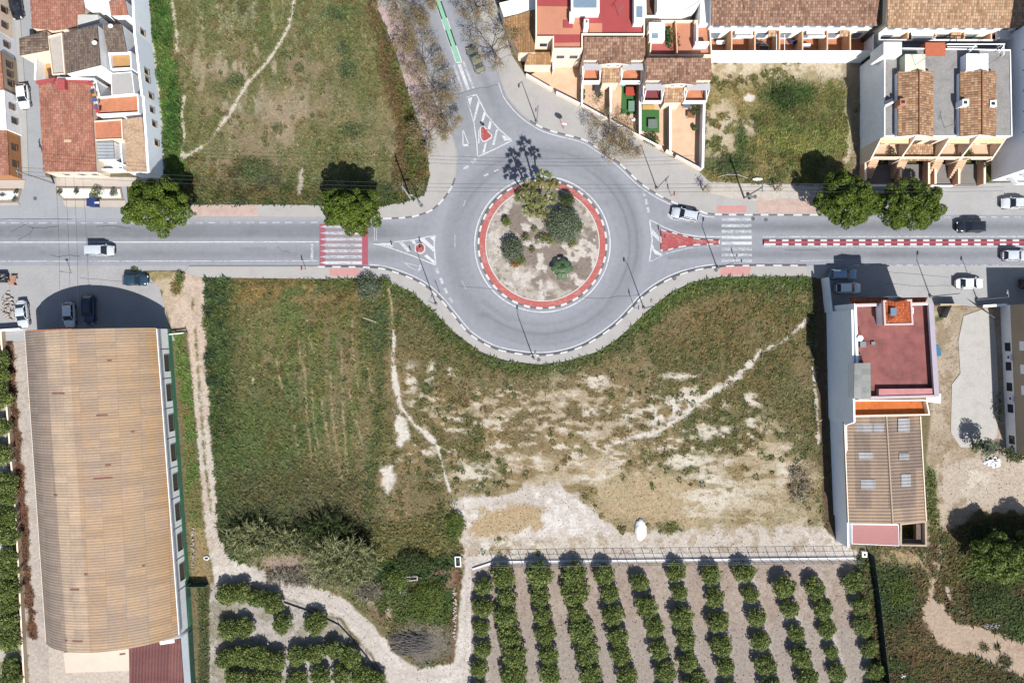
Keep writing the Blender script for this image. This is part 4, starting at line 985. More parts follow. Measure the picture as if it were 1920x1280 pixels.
# ---- bushes: one leafy mass each
def bush(px, py, rx, ry, h, label, mat, seed, nm='bush', cat='bush', dens=260, size=.11, z=None, ncl=10, core=True):
    rs = np.random.RandomState(seed); zb = ground_z(px, py) if z is None else z
    w = g(px, py, zb + h * .5); cl = []
    for i in range(ncl):
        a = 2 * PI * i * .618; u = math.sqrt((i + .3) / ncl) * .72
        cl.append(((rx * u * math.cos(a), ry * u * math.sin(a), h * (.62 - .35 * u * u)), min(rx, ry) * rs.uniform(.36, .52)))
    v = clump_leaves(cl, dens, size, rs, flat=min(1.0, h / (rx + ry)), shell=.35)
    v[:, 2] = np.maximum(v[:, 2], .02)
    t = thing(nm, label, cat, (w.x, w.y, zb))
    mb = MB()
    for i in range(6):
        c = cl[i % len(cl)][0]; limb_tube(mb, (w.x + rs.uniform(-.1, .1), w.y + rs.uniform(-.1, .1), zb - .1), (w.x + c[0], w.y + c[1], zb + c[2]), .05, .02, rs, 3)
    mb.build('stem', M_BARK, t); bulk('foliage', v, 4, mat, t)
    return t
bush(1064, 376, 1.25, 1.25, 2.6, 'dark clipped round bush at the top right of the island', M_LEAF_DARK, 51, dens=700, size=.08, ncl=14)
bush(1057, 421, 2.9, 2.9, 3.2, 'large grey green shrub in the middle of the island', M_LEAF_GREY, 52, dens=210, size=.13, ncl=22)
bush(1086, 424, .9, 1.1, 1.8, 'light green shrub at the right flank of the large grey shrub', M_LEAF_FRESH, 53)
bush(961, 469, 1.9, 2.1, 2.5, 'grey green shrub on the left side of the island', M_LEAF_GREY, 54, dens=230, size=.12, ncl=16)
bush(968, 494, 1.2, .8, 1.2, 'low rounded shrub with rusty orange front on the island', M_FLOWER, 55, dens=500, size=.08)
bush(975, 488, 1.1, .8, 1.3, 'low green dome behind the rusty orange shrub', M_LEAF_FRESH, 56, dens=500, size=.08)
bush(950, 416, .75, .9, 1.4, 'small bright green bush at the upper left of the island', M_LEAF_FRESH, 57, dens=400)
bush(1021, 446, 1.6, 1.0, 1.1, 'low spiky yellow green plant near the centre of the island', M_PALM, 58, dens=220)
bush(1034, 452, 1.0, .9, 1.0, 'low spiky plant with dry heart right of the island centre', M_REED, 59, dens=220)
bush(986, 446, .7, 1.0, 1.1, 'narrow pale plant between the left shrub and the palms', M_PALM, 60, dens=240)
bush(998, 468, .5, .9, .7, 'small pale plant below the palms on the island', M_PALM, 61, dens=260)
bush(1074, 456, .8, 1.0, .9, 'low yellow green plant below the large grey shrub', M_PALM, 62, dens=240)
bush(1003, 430, .6, .6, .8, 'small tuft on the bare soil left of the palms', M_REED, 63)
bush(112, 360, .55, .5, .9, 'small round bush at the left end of the white gravel planter', M_LEAF_DARK, 64, z=.15)
bush(143, 359, .5, .5, .9, 'small round bush second in the white gravel planter', M_LEAF_DARK, 65, z=.15)
bush(180, 361, 1.25, .9, 1.9, 'round clipped bush behind the blue bin', M_LEAF_FRESH, 66, z=.15, dens=500, size=.07)
bush(212, 362, .7, .7, 1.0, 'straggly shrub in the planter under the big street tree', M_LEAF_GREY, 67, z=.15)
bush(30, 360, .5, .4, .7, 'round bush at the right end of the left planter', M_LEAF_DARK, 68, z=.15)
bush(4, 366, .7, .4, .6, 'low bush at the left edge in the gravel planter', M_LEAF_GREY, 69, z=.15)
bush(27, 374, .5, .5, .8, 'grey shrub at the front corner of the left planter', M_LEAF_GREY, 70, z=.15)
bush(690, 540, 2.6, 2.2, 2.0, 'grey straggly shrub beside the south pavement', M_LEAF_GREY, 71, dens=120, size=.14, ncl=16)
bush(722, 532, 1.2, 1.3, 1.3, 'green weedy bush where the footpath leaves the pavement', M_LEAF_FRESH, 72)
big_tree(1852, 840, 2.3, 2.2, 5.0, 'loose olive tree at the end of the concrete driveway', 73, M_LEAF_GREY, 'olive_tree', ncl=26, dens=110, rc=(.5, .8), size=.15, ry=1.6)
bush(1905, 850, 2.6, 1.6, 2.6, 'dark shrub at the corner of the white building', M_LEAF_DARK, 74, dens=180, size=.14, ncl=16)
bush(1872, 762, .7, 3.4, 1.5, 'dark climbing shrub along the base of the right building', M_LEAF_DARK, 75, dens=240, ncl=12)
bush(775, 1056, 3.6, 2.0, 1.5, 'dark green bramble behind the long pale trough', M_LEAF_DARK, 76, dens=170, size=.14, ncl=22)
bush(745, 1085, 2.2, 1.8, 1.4, 'green bramble left of the pale trough', M_LEAF_FRESH, 77, dens=130, size=.14, ncl=14)
bush(800, 1125, 3.6, 3.0, 1.2, 'spread of low green scrub in the weedy triangle', M_LEAF_FRESH, 78, dens=120, size=.12, ncl=20)
bush(855, 985, 1.7, 2.6, 1.1, 'rounded green thicket at the left end of the bare ground', M_LEAF_FRESH, 79, dens=200, ncl=16)
bush(337, 522, .9, 1.5, 1.2, 'green weed clump beside the track entrance', M_LEAF_FRESH, 80)
bush(252, 504, .8, .5, .9, 'small green bush beside the dark blue hatchback', M_LEAF_FRESH, 81)
bush(385, 605, .8, 1.6, 1.2, 'bright green bush at the left edge of the field by the track', M_LEAF_FRESH, 82)
bush(1470, 178, 2.6, 1.4, 1.1, 'dark green weed patch in the vacant lot', M_LEAF_DARK, 83, dens=150, ncl=14)
bush(1258, 72, .75, 2.6, 1.2, 'green climbing hedge on the roof terrace', M_LEAF_DARK, 84, z=4.7, dens=300, ncl=14)
bush(1272, 78, .4, 2.2, .9, 'rust tinged climber beside the terrace hedge', M_MAROON, 85, z=4.7, dens=300, ncl=10)
bush(1222, 262, 1.6, 1.1, 1.6, 'dark leafy hedge at the end of the green turf garden', M_LEAF_DARK, 86, z=.1, ncl=12)
bush(1302, 205, .7, 1.4, 1.4, 'potted shrubs against the wall of the last garden', M_LEAF_DARK, 87, z=.1)
bush(1125, 178, .6, .8, 1.0, 'small olive bush in the first gravel garden', M_LEAF_GREY, 88, z=.1)
bush(1812, 290, 1.8, 1.0, 1.5, 'green shrubs on the terrace beside the peach stairs', M_LEAF_DARK, 89, z=2.9, ncl=12)
bush(1672, 285, .7, 1.2, 1.2, 'dark potted plants on the left stair terrace', M_MAROON, 90, z=2.9)
bush(1848, 300, .8, 2.0, 1.2, 'brown climber over the last garden wall', M_MAROON, 91, z=1.4)
bush(1690, 1110, 2.6, 3.2, .8, 'low green bramble right of the screened fence', M_LEAF_FRESH, 93, dens=60, size=.12, ncl=16)
bush(1850, 1115, 5.0, 2.6, .8, 'low bramble right of the forked dirt path', M_LEAF_DARK, 94, dens=50, size=.13, ncl=22)

# ---- citrus trees in rows
def citrus_proto(seed, r, h):
    rs = np.random.RandomState(seed); t = thing('citrus_tree', 'x', 'citrus tree', (0, 0, 0), 'citrus trees of the orchards')
    cl = []
    for i in range(22):
        a = i * 2.39996 + rs.uniform(-.3, .3); u = math.sqrt((i + .4) / 22) * .80
        cl.append(((r * u * math.cos(a), r * u * math.sin(a), h * (.74 - .42 * u * u) + rs.uniform(-.15, .15)), r * rs.uniform(.3, .42)))
    mb = MB(); mb.tube([(0, 0, -.2), (0, 0, h * .4)], [.12, .09], 6)
    for i in range(5):
        c = cl[i * 3][0]; limb_tube(mb, (0, 0, h * .3), (c[0] * .8, c[1] * .8, c[2]), .06, .02, rs, 3)
    mb.build('trunk', M_BARK, t)
    v = clump_leaves(cl, 235, .165, rs, shell=.35, tilt=.9); v[:, 2] = np.maximum(v[:, 2], .15)
    bulk('crown', v, 4, M_LEAF_CIT, t)
    return t
PROTOS = [citrus_proto(100 + i, 1.8 + .14 * (i % 3), 2.15 + .2 * (i % 2)) for i in range(5)]
USED = [False] * 5
ORD = ['first', 'second', 'third', 'fourth', 'fifth', 'sixth', 'seventh', 'eighth', 'ninth', 'tenth', 'eleventh', 'twelfth']
def citrus(px, py, sc, label, seed, sy=1.0):
    i = seed % 5; w = g(px, py, 1.4)
    if not USED[i]: o = PROTOS[i]; USED[i] = True
    else: o = copy_tree(PROTOS[i])
    o.location = (w.x, w.y, 0); o.rotation_euler = (0, 0, (seed * 2.399) % 6.28); o.scale = (sc, sc, min(1.1, sc * 1.05)); o['label'] = label
    return o
rs_ = random.Random(5)
skip = {(7, 0): .95, (8, 1): .72, (8, 2): .95, (9, 2): .85, (10, 2): .78, (10, 3): .72, (6, 1): .8, (5, 0): .9}
for c, (a, b_) in enumerate(COLS):
    n = 6
    y = a[1] + 15; k = 0
    while y < 1330:
        u = (y - a[1]) / (b_[1] - a[1]); x = a[0] + (b_[0] - a[0]) * u
        s_ = skip.get((c, k), rs_.uniform(.82, 1.1)); s_ *= .84 if c == 0 else (1.06 if c in (1, 2, 3) else .96)
        citrus(x + rs_.uniform(-3.5, 3.5), y, s_, f'citrus tree, {ORD[k]} from the wire fence in the {ORD[c]} orchard column from the lane', c * 7 + k)
        y += rs_.uniform(36, 40) if c < 5 else rs_.uniform(40, 45); k += 1
lowleft = [((424, 1114), (452, 1112), (480, 1122), (510, 1130)), ((428, 1182), (458, 1176), (528, 1170), (592, 1170)), ((424, 1236), (452, 1228), (484, 1234), (518, 1240), (556, 1230), (590, 1226), (626, 1218), (655, 1234)), ((440, 1272), (476, 1280), (512, 1272), (556, 1276), (600, 1270), (640, 1266), (676, 1268), (705, 1276))]
for r_, row in enumerate(lowleft):
    for k, (x, y) in enumerate(row):
        citrus(x, y, rs_.uniform(.85, 1.0), f'citrus tree, {ORD[k]} from the left in the {ORD[r_]} row of the orchard behind the warehouse', r_ * 11 + k + 3)
ys = [672, 700, 742, 800, 852, 905, 930, 972, 1000, 1045, 1068, 1105, 1140, 1165, 1200, 1250, 1275]
for k, y in enumerate(ys):
    x = 6 + (y - 672) * .02 - (8 if y < 860 else 0)
    kk = k + 1
    nm = ORD[k] if k < 12 else ['thirteenth', 'fourteenth', 'fifteenth', 'sixteenth', 'seventeenth'][k - 12]
    citrus(x, y, .85 + .12 * (k % 3), f'citrus tree, {nm} from the top in the strip left of the concrete path', k + 60)

# ---- palms on the island
def palm(px, py, h, lean, label, seed, nf=20, R_=1.0):
    rs = np.random.RandomState(seed); w = g(px, py, .4); t = thing('fan_palm', label, 'palm tree', (w.x, w.y, .4), 'fan palms of the island')
    b0 = Vector((w.x, w.y, .2)); top = Vector((w.x + lean[0], w.y + lean[1], h))
    mb = MB(); mid = b0.lerp(top, .5) + Vector((-lean[0] * .15, -lean[1] * .15, 0))
    mb.tube([b0, mid, top], [.19, .14, .13], 8); mb.build('trunk', M_BARK, t)
    V = []
    for i in range(nf):
        a = 2 * PI * i * .382 + rs.uniform(-.2, .2); el = 1.5 - 2.2 * (i / nf) + rs.uniform(-.1, .1)
        d = np.array([math.cos(a) * math.cos(el), math.sin(a) * math.cos(el), math.sin(el)])
        s_ = np.array([-math.sin(a), math.cos(a), 0]); up = np.cross(d, s_)
        o = np.array(top) - np.array([w.x, w.y, .4]); L_ = R_ * rs.uniform(.2, .62); q = o + d * L_
        V += [o - s_ * .02, o + s_ * .02, q]
        for k in range(-3, 4):
            an = k * .23; dd = d * math.cos(an) + s_ * math.sin(an); dd = dd - np.array([0, 0, .12 + .1 * abs(k) / 5]); l2 = R_ * rs.uniform(.75, 1.0) * (1 - .07 * abs(k))
            sd_ = np.cross(dd, up); sd_ /= np.linalg.norm(sd_) + 1e-9
            V += [q + sd_ * .01, q + dd * l2 * .6 + sd_ * .085, q + dd * l2, q + sd_ * .01, q + dd * l2, q + dd * l2 * .6 - sd_ * .085]
    bulk('crown', np.array(V), 3, M_PALM, t)
for k_, (hx, hy, h_, R__, lx, ly, lb) in enumerate([
    (1019, 335, 9.4, 1.15, .3, 1.0, 'tallest fan palm of the island, its head over the red ring'),
    (994, 352, 8.6, 1.1, -1.0, 1.2, 'tall fan palm leaning left at the upper rim of the island'),
    (1003, 372, 7.4, 1.15, -.6, .6, 'fan palm in the heart of the island clump'),
    (978, 366, 6.4, 1.0, -2.0, .6, 'fan palm with its head farthest left in the island clump'),
    (1032, 372, 6.6, 1.0, 1.2, .4, 'fan palm at the right side of the island clump'),
    (1014, 398, 5.4, 1.1, .2, -.3, 'short fan palm at the lower end of the island clump'),
    (1037, 342, 8.8, .8, 1.3, 1.2, 'slender small headed fan palm at the upper right of the clump'),
    (990, 392, 4.2, .9, -.6, -.2, 'lowest fan palm at the left foot of the island clump')]):
    hw = g(hx, hy, h_); bw = (960 + (hw.x - lx) / S, 640 - (hw.y - ly) / S)
    palm(bw[0], bw[1], h_, (lx, ly), lb, k_ + 1, 14, R__ * 1.1)

# ---- rosette of big round pads
rs = np.random.RandomState(77); w = g(1052, 503, .8); t = thing('giant_pad_plant', 'dark green rosette of large rounded pads at the bottom of the island', 'plant', (w.x, w.y, .35))
spots = [(0, .1), (.8, .55), (.15, 1.0), (-.55, .55), (-.95, -.1), (-.45, -.55), (.05, -.65), (.65, -.35), (1.2, -.1), (.35, -1.15), (-.2, -1.1)]
for i, (x, y) in enumerate(spots):
    mb = MB(); mb.ball((0, 0, 0), (.62, .54, .07), 14, 6); a = math.atan2(y, x); ti = .35 + .2 * rs.rand(); x, y = x * 1.2, y * 1.2; hgt = 1.5 - .2 * math.hypot(x, y)
    Mx = Matrix.Translation((w.x + x, w.y + y, .35 + hgt)) @ Matrix.Rotation(a, 4, 'Z') @ Matrix.Rotation(ti, 4, 'Y')
    mb.v = [tuple(Mx @ Vector(p)) for p in mb.v]; mb.build('leaf_pad', plain('dark succulent green', (.045, .078, .035), .6, .15, 2), t, True)
mb = MB(); mb.tube([(w.x, w.y, .1), (w.x, w.y, 1.5)], [.25, .12], 7); mb.build('stem', M_BARK, t)

# ---- reeds and straggly canes
def reeds(px, py, rx, ry, n, h, label, seed, mat=M_REED, nm='reed_clump'):
    rs = np.random.RandomState(seed); w = g(px, py, h * .6); zb = 0; V = []
    for i in range(n):
        a = rs.uniform(0, 2 * PI); u = math.sqrt(rs.rand()); x, y = rx * u * math.cos(a), ry * u * math.sin(a)
        out = np.array([x / rx, y / ry, 0]) * .55 + rs.normal(0, .25, 3); out[2] = 0; L_ = h * rs.uniform(.65, 1.1)
        p0 = np.array([x, y, 0.0]); p1 = p0 + out * L_ * .25 + np.array([0, 0, L_ * .6]); p2 = p0 + out * L_ * .7 + np.array([0, 0, L_ * (.95 - .2 * u)])
        s_ = np.array([-out[1], out[0], 0]); s_ /= np.linalg.norm(s_) + 1e-9
        V += [p0 - s_ * .03, p0 + s_ * .03, p1 + s_ * .02, p1 + s_ * .02, p1 - s_ * .02, p0 - s_ * .03, p1 - s_ * .03, p1 + s_ * .03, p2]
        for k in range(7):
            b_ = p1 + (p2 - p1) * rs.uniform(-.2, 1.0); d = rs.normal(0, .6, 3) + out; d[2] = rs.uniform(-.2, .35); d /= np.linalg.norm(d)
            s2_ = np.cross(d, rs.normal(0, 1, 3)); s2_ /= np.linalg.norm(s2_) + 1e-9; l2 = rs.uniform(.35, .75)
            V += [b_ - s2_ * .06, b_ + s2_ * .06, b_ + d * l2 * 1.35]
    o = bulk(nm, np.array(V), 3, mat); o.location = (w.x, w.y, zb)
    return tag(o, label, 'reeds', 'reeds beside the gravel lane')
reeds(640, 1058, 4.4, 3.0, 800, 4.2, 'tall dense cane thicket with pale tips beside the gravel lane', 201)
reeds(470, 1012, 3.2, 2.2, 300, 3.2, 'leaning reed clump at the bend of the farm track', 202)
reeds(540, 1018, 3.8, 1.6, 200, 2.2, 'lower reeds between the two taller clumps', 203)
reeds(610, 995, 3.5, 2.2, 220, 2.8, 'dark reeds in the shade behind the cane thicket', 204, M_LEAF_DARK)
leafmat('dead stalks', (.11, .095, .07), (.19, .17, .13), (.28, .25, .2))
reeds(1500, 905, 1.3, 2.2, 40, 1.1, 'thin grey dead stalks near the long wall', 205, MATS['dead stalks'])
reeds(560, 1082, 5.0, 1.2, 200, .9, 'dry pale stems on the bank of the gravel lane', 206, MATS['dead stalks'])
reeds(690, 1108, 2.0, 1.2, 140, .9, 'dry stems at the foot of the cane thicket', 207, MATS['dead stalks'])
# grey heap of cut palm branches
rs = np.random.RandomState(8); mb = MB(); w = g(775, 1205)
for i in range(150):
    a = rs.uniform(-.55, .25); L_ = rs.uniform(1.6, 4.0); x, y = rs.uniform(-2.6, 2.2), rs.uniform(-1.8, 1.6); z = .15 + .9 * max(0, 1 - (x / 3.2) ** 2 - (y / 2.2) ** 2) * rs.rand()
    d = Vector((math.cos(a), math.sin(a), 0)); p = Vector((w.x + x, w.y + y, z))
    mb.tube([p - d * L_ / 2, p + Vector((0, 0, .12)) + Vector((-d.y, d.x, 0)) * rs.uniform(-.3, .3), p + d * L_ / 2 - Vector((0, 0, .1))], [.05, .04, .015], 4, cap=False)
tag(mb.build('brushwood_pile', plain('grey dead wood', col(150, 142, 138), .95, .3, 2)), 'grey heap of cut dry branches at the bottom of the weedy triangle', 'brushwood')
# ================================================================== cars
M_GLASS = glossy('car glass', (.012, .016, .022), .08, 0, .3)
M_TYRE = plain('tyre rubber', (.015, .015, .016), .85, .1)
M_RIM = glossy('alloy rim', (.35, .35, .36), .35, .7)
M_LAMP = glossy('headlamp glass', (.55, .57, .6), .1)
M_TAIL = glossy('tail lamp', (.25, .012, .012), .2)
M_TRIM = plain('black trim', (.02, .02, .022), .6, .1)
PAINT = {'silver': ((.30, .32, .35), .32, .35), 'white': ((.58, .59, .60), .3, 0), 'pale': ((.46, .49, .52), .28, .25), 'navy': ((.012, .022, .06), .2, .1), 'black': ((.012, .014, .02), .2, .1),
         'olive': ((.17, .18, .13), .35, .3), 'steel': ((.16, .24, .32), .3, .3), 'teal': ((.02, .045, .07), .22, .2)}
TYPES = {  # L, W, hood h, belt h, roof h, x of: windscreen base, roof front, roof back, rear glass base (fractions front->back, 0 front)
 'hatch': (4.1, 1.76, .92, .98, 1.48, .27, .44, .86, .965), 'sedan': (4.5, 1.8, .9, .97, 1.45, .27, .43, .72, .86),
 'van': (4.45, 1.78, .98, 1.08, 1.84, .22, .36, .965, .985), 'suv': (4.7, 1.88, 1.05, 1.1, 1.72, .27, .41, .88, .97), 'estate': (4.5, 1.8, .92, .98, 1.5, .27, .43, .90, .975)}
def car(px, py, ang, typ, paint, label):
    """ang: direction of the nose on the photo, degrees, 0 = right, 90 = up"""
    L_, W_, hh, bh, rh, a0, a1, a2, a3 = TYPES[typ]
    w = g(px, py, .7); t = thing('parked_car' if 'parked' in label else 'car', label, 'car', (w.x, w.y, .014), 'cars on the roads and lots', math.radians(ang))
    c, rg, mt = PAINT[paint]; MP = glossy('car paint ' + paint, c, rg, mt, .6)
    X_ = lambda f: L_ / 2 - f * L_
    def build(mb, nm, mat, parent, smooth=False):
        me = bpy.data.meshes.new(nm); off = Vector((0, 0, 0)) if parent is t else Vector(parent['off'])
        me.from_pydata([tuple(Vector(v) - off) for v in mb.v], [], mb.f); 
        for m in (mat if isinstance(mat, list) else [mat]): me.materials.append(m)
        if isinstance(mat, list): me.polygons.foreach_set('material_index', mb.m)
        if smooth: me.polygons.foreach_set('use_smooth', [True] * len(me.polygons))
        o = bpy.data.objects.new(nm, me); COL.objects.link(o); o.parent = parent; return o
    # lower body: lofted ring sections front to back
    st = [0, .012, .04, .1, .18, a0, .4, .6, .8, .9, .955, .988, 1.0]; rings = []
    for f in st:
        e = abs(f - .5) * 2; hw = W_ / 2 * (1 - .30 * e ** 9 - .03 * e ** 2)
        if f < a0: top = hh * (.70 + .30 * min(1, f / .13) ** .5) * (1 if f < .15 else 1) + (bh - hh) * (f / a0)
        elif f <= a3: top = bh
        else: top = bh * (1 - .14 * ((f - a3) / max(1e-3, 1 - a3)))
        low = .28 + .1 * e ** 8
        rings.append([(X_(f), y, z) for y, z in ((0, top + .025), (hw * .55, top + .02), (hw * .86, top - .02), (hw * .97, top - .12), (hw, (top + low) / 2), (hw * .97, low + .05), (hw * .8, low), (0, low))])
    mb = MB(); n = 8; full = []
    for r in rings:
        full.append(r + [(x, -y, z) for x, y, z in r[-2:0:-1]])
    k = len(full[0])
    for r in full: mb.v += r
    for i in range(len(full) - 1):
        for j in range(k): mb.f.append((i * k + j, i * k + (j + 1) % k, (i + 1) * k + (j + 1) % k, (i + 1) * k + j)); mb.m.append(0)
    mb.f.append(tuple(range(k))); mb.f.append(tuple(range((len(full) - 1) * k, len(full) * k))[::-1]); mb.m += [0, 0]
    # roof skin and pillars belong to the body
    wb, wr = W_ * .44, W_ * .375
    rf = [a1 + (a2 - a1) * u for u in (0, .12, .35, .65, .88, 1)]
    base = len(mb.v); cs = (-1, -.8, 0, .8, 1)
    for i, f in enumerate(rf):
        dz = (-.05, -.01, .02, .02, -.01, -.05)[i]
        for q in cs: mb.v.append((X_(f), wr * q, rh + dz - .05 * abs(q) ** 3))
    for i in range(5):
        for j in range(4): mb.f.append((base + i * 5 + j, base + i * 5 + j + 1, base + (i + 1) * 5 + j + 1, base + (i + 1) * 5 + j)); mb.m.append(0)
    zr = rh - .09
    for s_ in (-1, 1):
        mb.tube([(X_(a0), s_ * wb, bh), (X_(a1), s_ * wr, zr)], .045, 5); mb.tube([(X_(a3), s_ * wb, bh), (X_(a2), s_ * wr, zr)], .07, 5); mb.tube([(X_((a1 + a2) / 2), s_ * wb, bh), (X_((a1 + a2) / 2), s_ * wr, zr)], .04, 5)
        mb.tube([(X_(a1), s_ * wr, zr), (X_(a2), s_ * wr, zr)], .045, 5)
    body = build(mb, 'body', MP, t, True)
    q = MB(); q.face([(X_(a0), -wb, bh), (X_(a0), wb, bh), (X_(a1), wr, zr + .02), (X_(a1), -wr, zr + .02)][::-1]); build(q, 'windscreen', M_GLASS, t)
    q = MB(); q.face([(X_(a3), -wb, bh), (X_(a3), wb, bh), (X_(a2), wr, zr + .02), (X_(a2), -wr, zr + .02)]); build(q, 'rear_window', M_GLASS, t)
    for s_ in (-1, 1):
        q = MB(); q.face([(X_(a0), s_ * wb, bh), (X_(a3), s_ * wb, bh), (X_(a2), s_ * wr, zr), (X_(a1), s_ * wr, zr)][::s_]); build(q, 'side_window', M_GLASS, t)
        q = MB(); q.ball((X_(a0 + .03), s_ * (W_ / 2 + .06), bh + .03), (.09, .12, .08), 8, 6); build(q, 'mirror', MP, t, True)
        q = MB(); q.box(X_(.012) - .06, X_(.012) + .05, s_ * W_ * .22, s_ * W_ * .40, hh * .66, hh * .8); build(q, 'headlight', M_LAMP, t)
        q = MB(); q.box(X_(.99) - .05, X_(.99) + .06, s_ * W_ * .27, s_ * W_ * .42, bh * .66, bh * .86); build(q, 'taillight', M_TAIL, t)
        for fx in (.19, .81):
            cx, cy, cz, r = X_(fx), s_ * (W_ / 2 - .1), .32, .32
            q = MB(); nn = 14
            ring = lambda rr, y: [(cx + rr * math.cos(2 * PI * i / nn), y, cz + rr * math.sin(2 * PI * i / nn)) for i in range(nn)]
            q.v = ring(r, cy - .11) + ring(r, cy + .11); q.f = [(i, (i + 1) % nn, nn + (i + 1) % nn, nn + i) for i in range(nn)] + [tuple(range(nn)), tuple(range(nn, 2 * nn))[::-1]]; q.m = [0] * len(q.f)
            wh = build(q, 'wheel', M_TYRE, t); wh['off'] = (0.0, 0.0, 0.0)
            q = MB(); y_ = cy + s_ * .115; q.v = ring(.2, y_) ; q.f = [tuple(range(nn))]; q.m = [0]; build(q, 'rim', M_RIM, wh); del wh['off']
    q = MB(); q.box(X_(.0) - .02, X_(.0) + .03, -.45, .45, .36, .56); build(q, 'grille', M_TRIM, t)
    if typ in ('suv', 'estate'):
        for s_ in (-1, 1):
            q = MB(); q.tube([(X_(a1 + .04), s_ * wr * .88, rh + .05), (X_(a2 - .05), s_ * wr * .88, rh + .05)], .025, 5); build(q, 'roof_rail', M_TRIM, t)
    return t
car(189, 469.5, 0, 'van', 'pale', 'silver van driving right along the lower lane on the left')
car(254, 525, 0, 'hatch', 'teal', 'dark blue hatchback parked at the edge of the rounded warehouse shadow')
car(42, 589, -84, 'sedan', 'pale', 'silver saloon parked left of the warehouse shadow')
car(130, 590, -88, 'hatch', 'white', 'white hatchback parked in the warehouse shadow')
car(167, 580, -90, 'suv', 'navy', 'dark navy car parked in the warehouse shadow beside the white one')
car(44, 181, -84, 'hatch', 'white', 'white hatchback parked in the narrow side street')
car(30, 10, -82, 'sedan', 'black', 'black car at the top of the narrow side street')
car(892, 112, 114, 'sedan', 'olive', 'olive green saloon parked under the leafless tree')
car(1285, 402, 169, 'estate', 'pale', 'light silver car leaving the roundabout beside the painted kerb')
car(1820, 425, 180, 'suv', 'black', 'black off-roader with roof rails driving left')
car(1902, 479, 0, 'hatch', 'pale', 'silver car driving right at the right edge of the photo')
car(1817, 531, 0, 'sedan', 'white', 'white saloon parked on the sunlit part of the right lot')
car(1580, 514, 0, 'estate', 'steel', 'blue grey car parked in the building shadow nearer the road')
car(1590, 540, 0, 'hatch', 'white', 'white car parked in the building shadow nearer the red terrace house')
car(1903, 381, 180, 'sedan', 'pale', 'silver saloon parked on the upper right paved area')
car(1938, 531, 0, 'sedan', 'black', 'black car parked in deep shadow at the right edge')
# ================================================================== buildings
W_WHITE = plain('white render', (.67, .67, .665), .85, .06, .6, fine=3)
W_CREAM = plain('cream render', col(250, 228, 204, 1.3), .85, .07, .6, fine=3)
W_PEACH = plain('peach render', col(238, 186, 148, 1.3), .85, .08, .6, fine=3)
W_GREY = plain('grey render', (.70, .71, .72), .85, .07, .35, fine=3)
W_BLUE = plain('skylight tinted render', (.74, .77, .82), .85, .05, .3, fine=3)  # blue tint stands in for skylight on the shaded walls
W_BEIGE = plain('beige render', col(206, 186, 160), .85, .08, .4)
F_ORANGE = tiles('orange terrace tiles', col(212, 140, 104), col(222, 150, 114), col(204, 134, 98), 'x', .6, .6, var=.10, dirt=.15, wave=False)
F_STONE = tiles('peach paving stones', col(238, 200, 166), col(242, 206, 174), col(234, 194, 160), 'x', .8, .8, var=.08, dirt=.14, wave=False)
F_RED = plain('red roof paint', col(182, 82, 82), .85, .08, .35, fine=5)
F_TAN = plain('tan roof paint', col(214, 148, 118), .85, .08, .35, fine=5)
F_GRAVEL = plain('grey roof gravel', col(162, 159, 156), .95, .17, .8, fine=4.5, bump=.3)
T_BROWN = tiles('brown roof tiles', col(128, 94, 78), col(168, 130, 108), col(196, 162, 138), 'y')
T_TAN = tiles('tan roof tiles', col(160, 122, 94), col(198, 160, 126), col(222, 190, 156), 'y')
T_TANX = tiles('tan roof tiles crossways', col(152, 112, 86), col(192, 150, 116), col(218, 182, 146), 'x')
T_OLD = tiles('old terracotta tiles', col(172, 112, 92), col(192, 130, 108), col(200, 156, 134), 'y', .32, .42, var=.25, dirt=.34)
T_GREY = tiles('weathered brown tiles', col(108, 92, 82), col(136, 118, 106), col(156, 138, 124), 'y', .30, .38, var=.28, dirt=.34)
T_GREYX = tiles('weathered brown tiles crossways', col(112, 94, 82), col(140, 120, 106), col(164, 142, 124), 'x', .42, .5, var=.34)
T_SAND = plain('sandy old roof', col(204, 172, 142), .95, .2, 1.0, fine=4)
T_ORANGE = tiles('orange canopy tiles', col(168, 78, 44), col(204, 104, 62), col(218, 128, 84), 'y', .34, .45)
T_LOWBROWN = tiles('low brown tiles', col(166, 124, 84), col(182, 140, 98), col(196, 156, 114), 'y', .4, .5, var=.2)
M_FRAME = plain('white window frame', (.7, .7, .7), .5, .05)
M_PANE = glossy('window glass', (.03, .035, .045), .08)
M_PANEB = glossy('sky glass', (.14, .19, .24), .12)
M_LOUV = plain('dark louvre', col(92, 88, 80), .7, .15, 4)
M_DARK = plain('dark opening', (.03, .027, .025), .9, .2)
M_STEEL = plain('galvanised steel', col(160, 164, 168), .5, .12, 3, metal=.4)
M_BLACKM = plain('dark metal', (.035, .035, .04), .6, .2, 4)
M_SHUT = plain('brown shutter', col(140, 106, 84), .8, .15, 3)

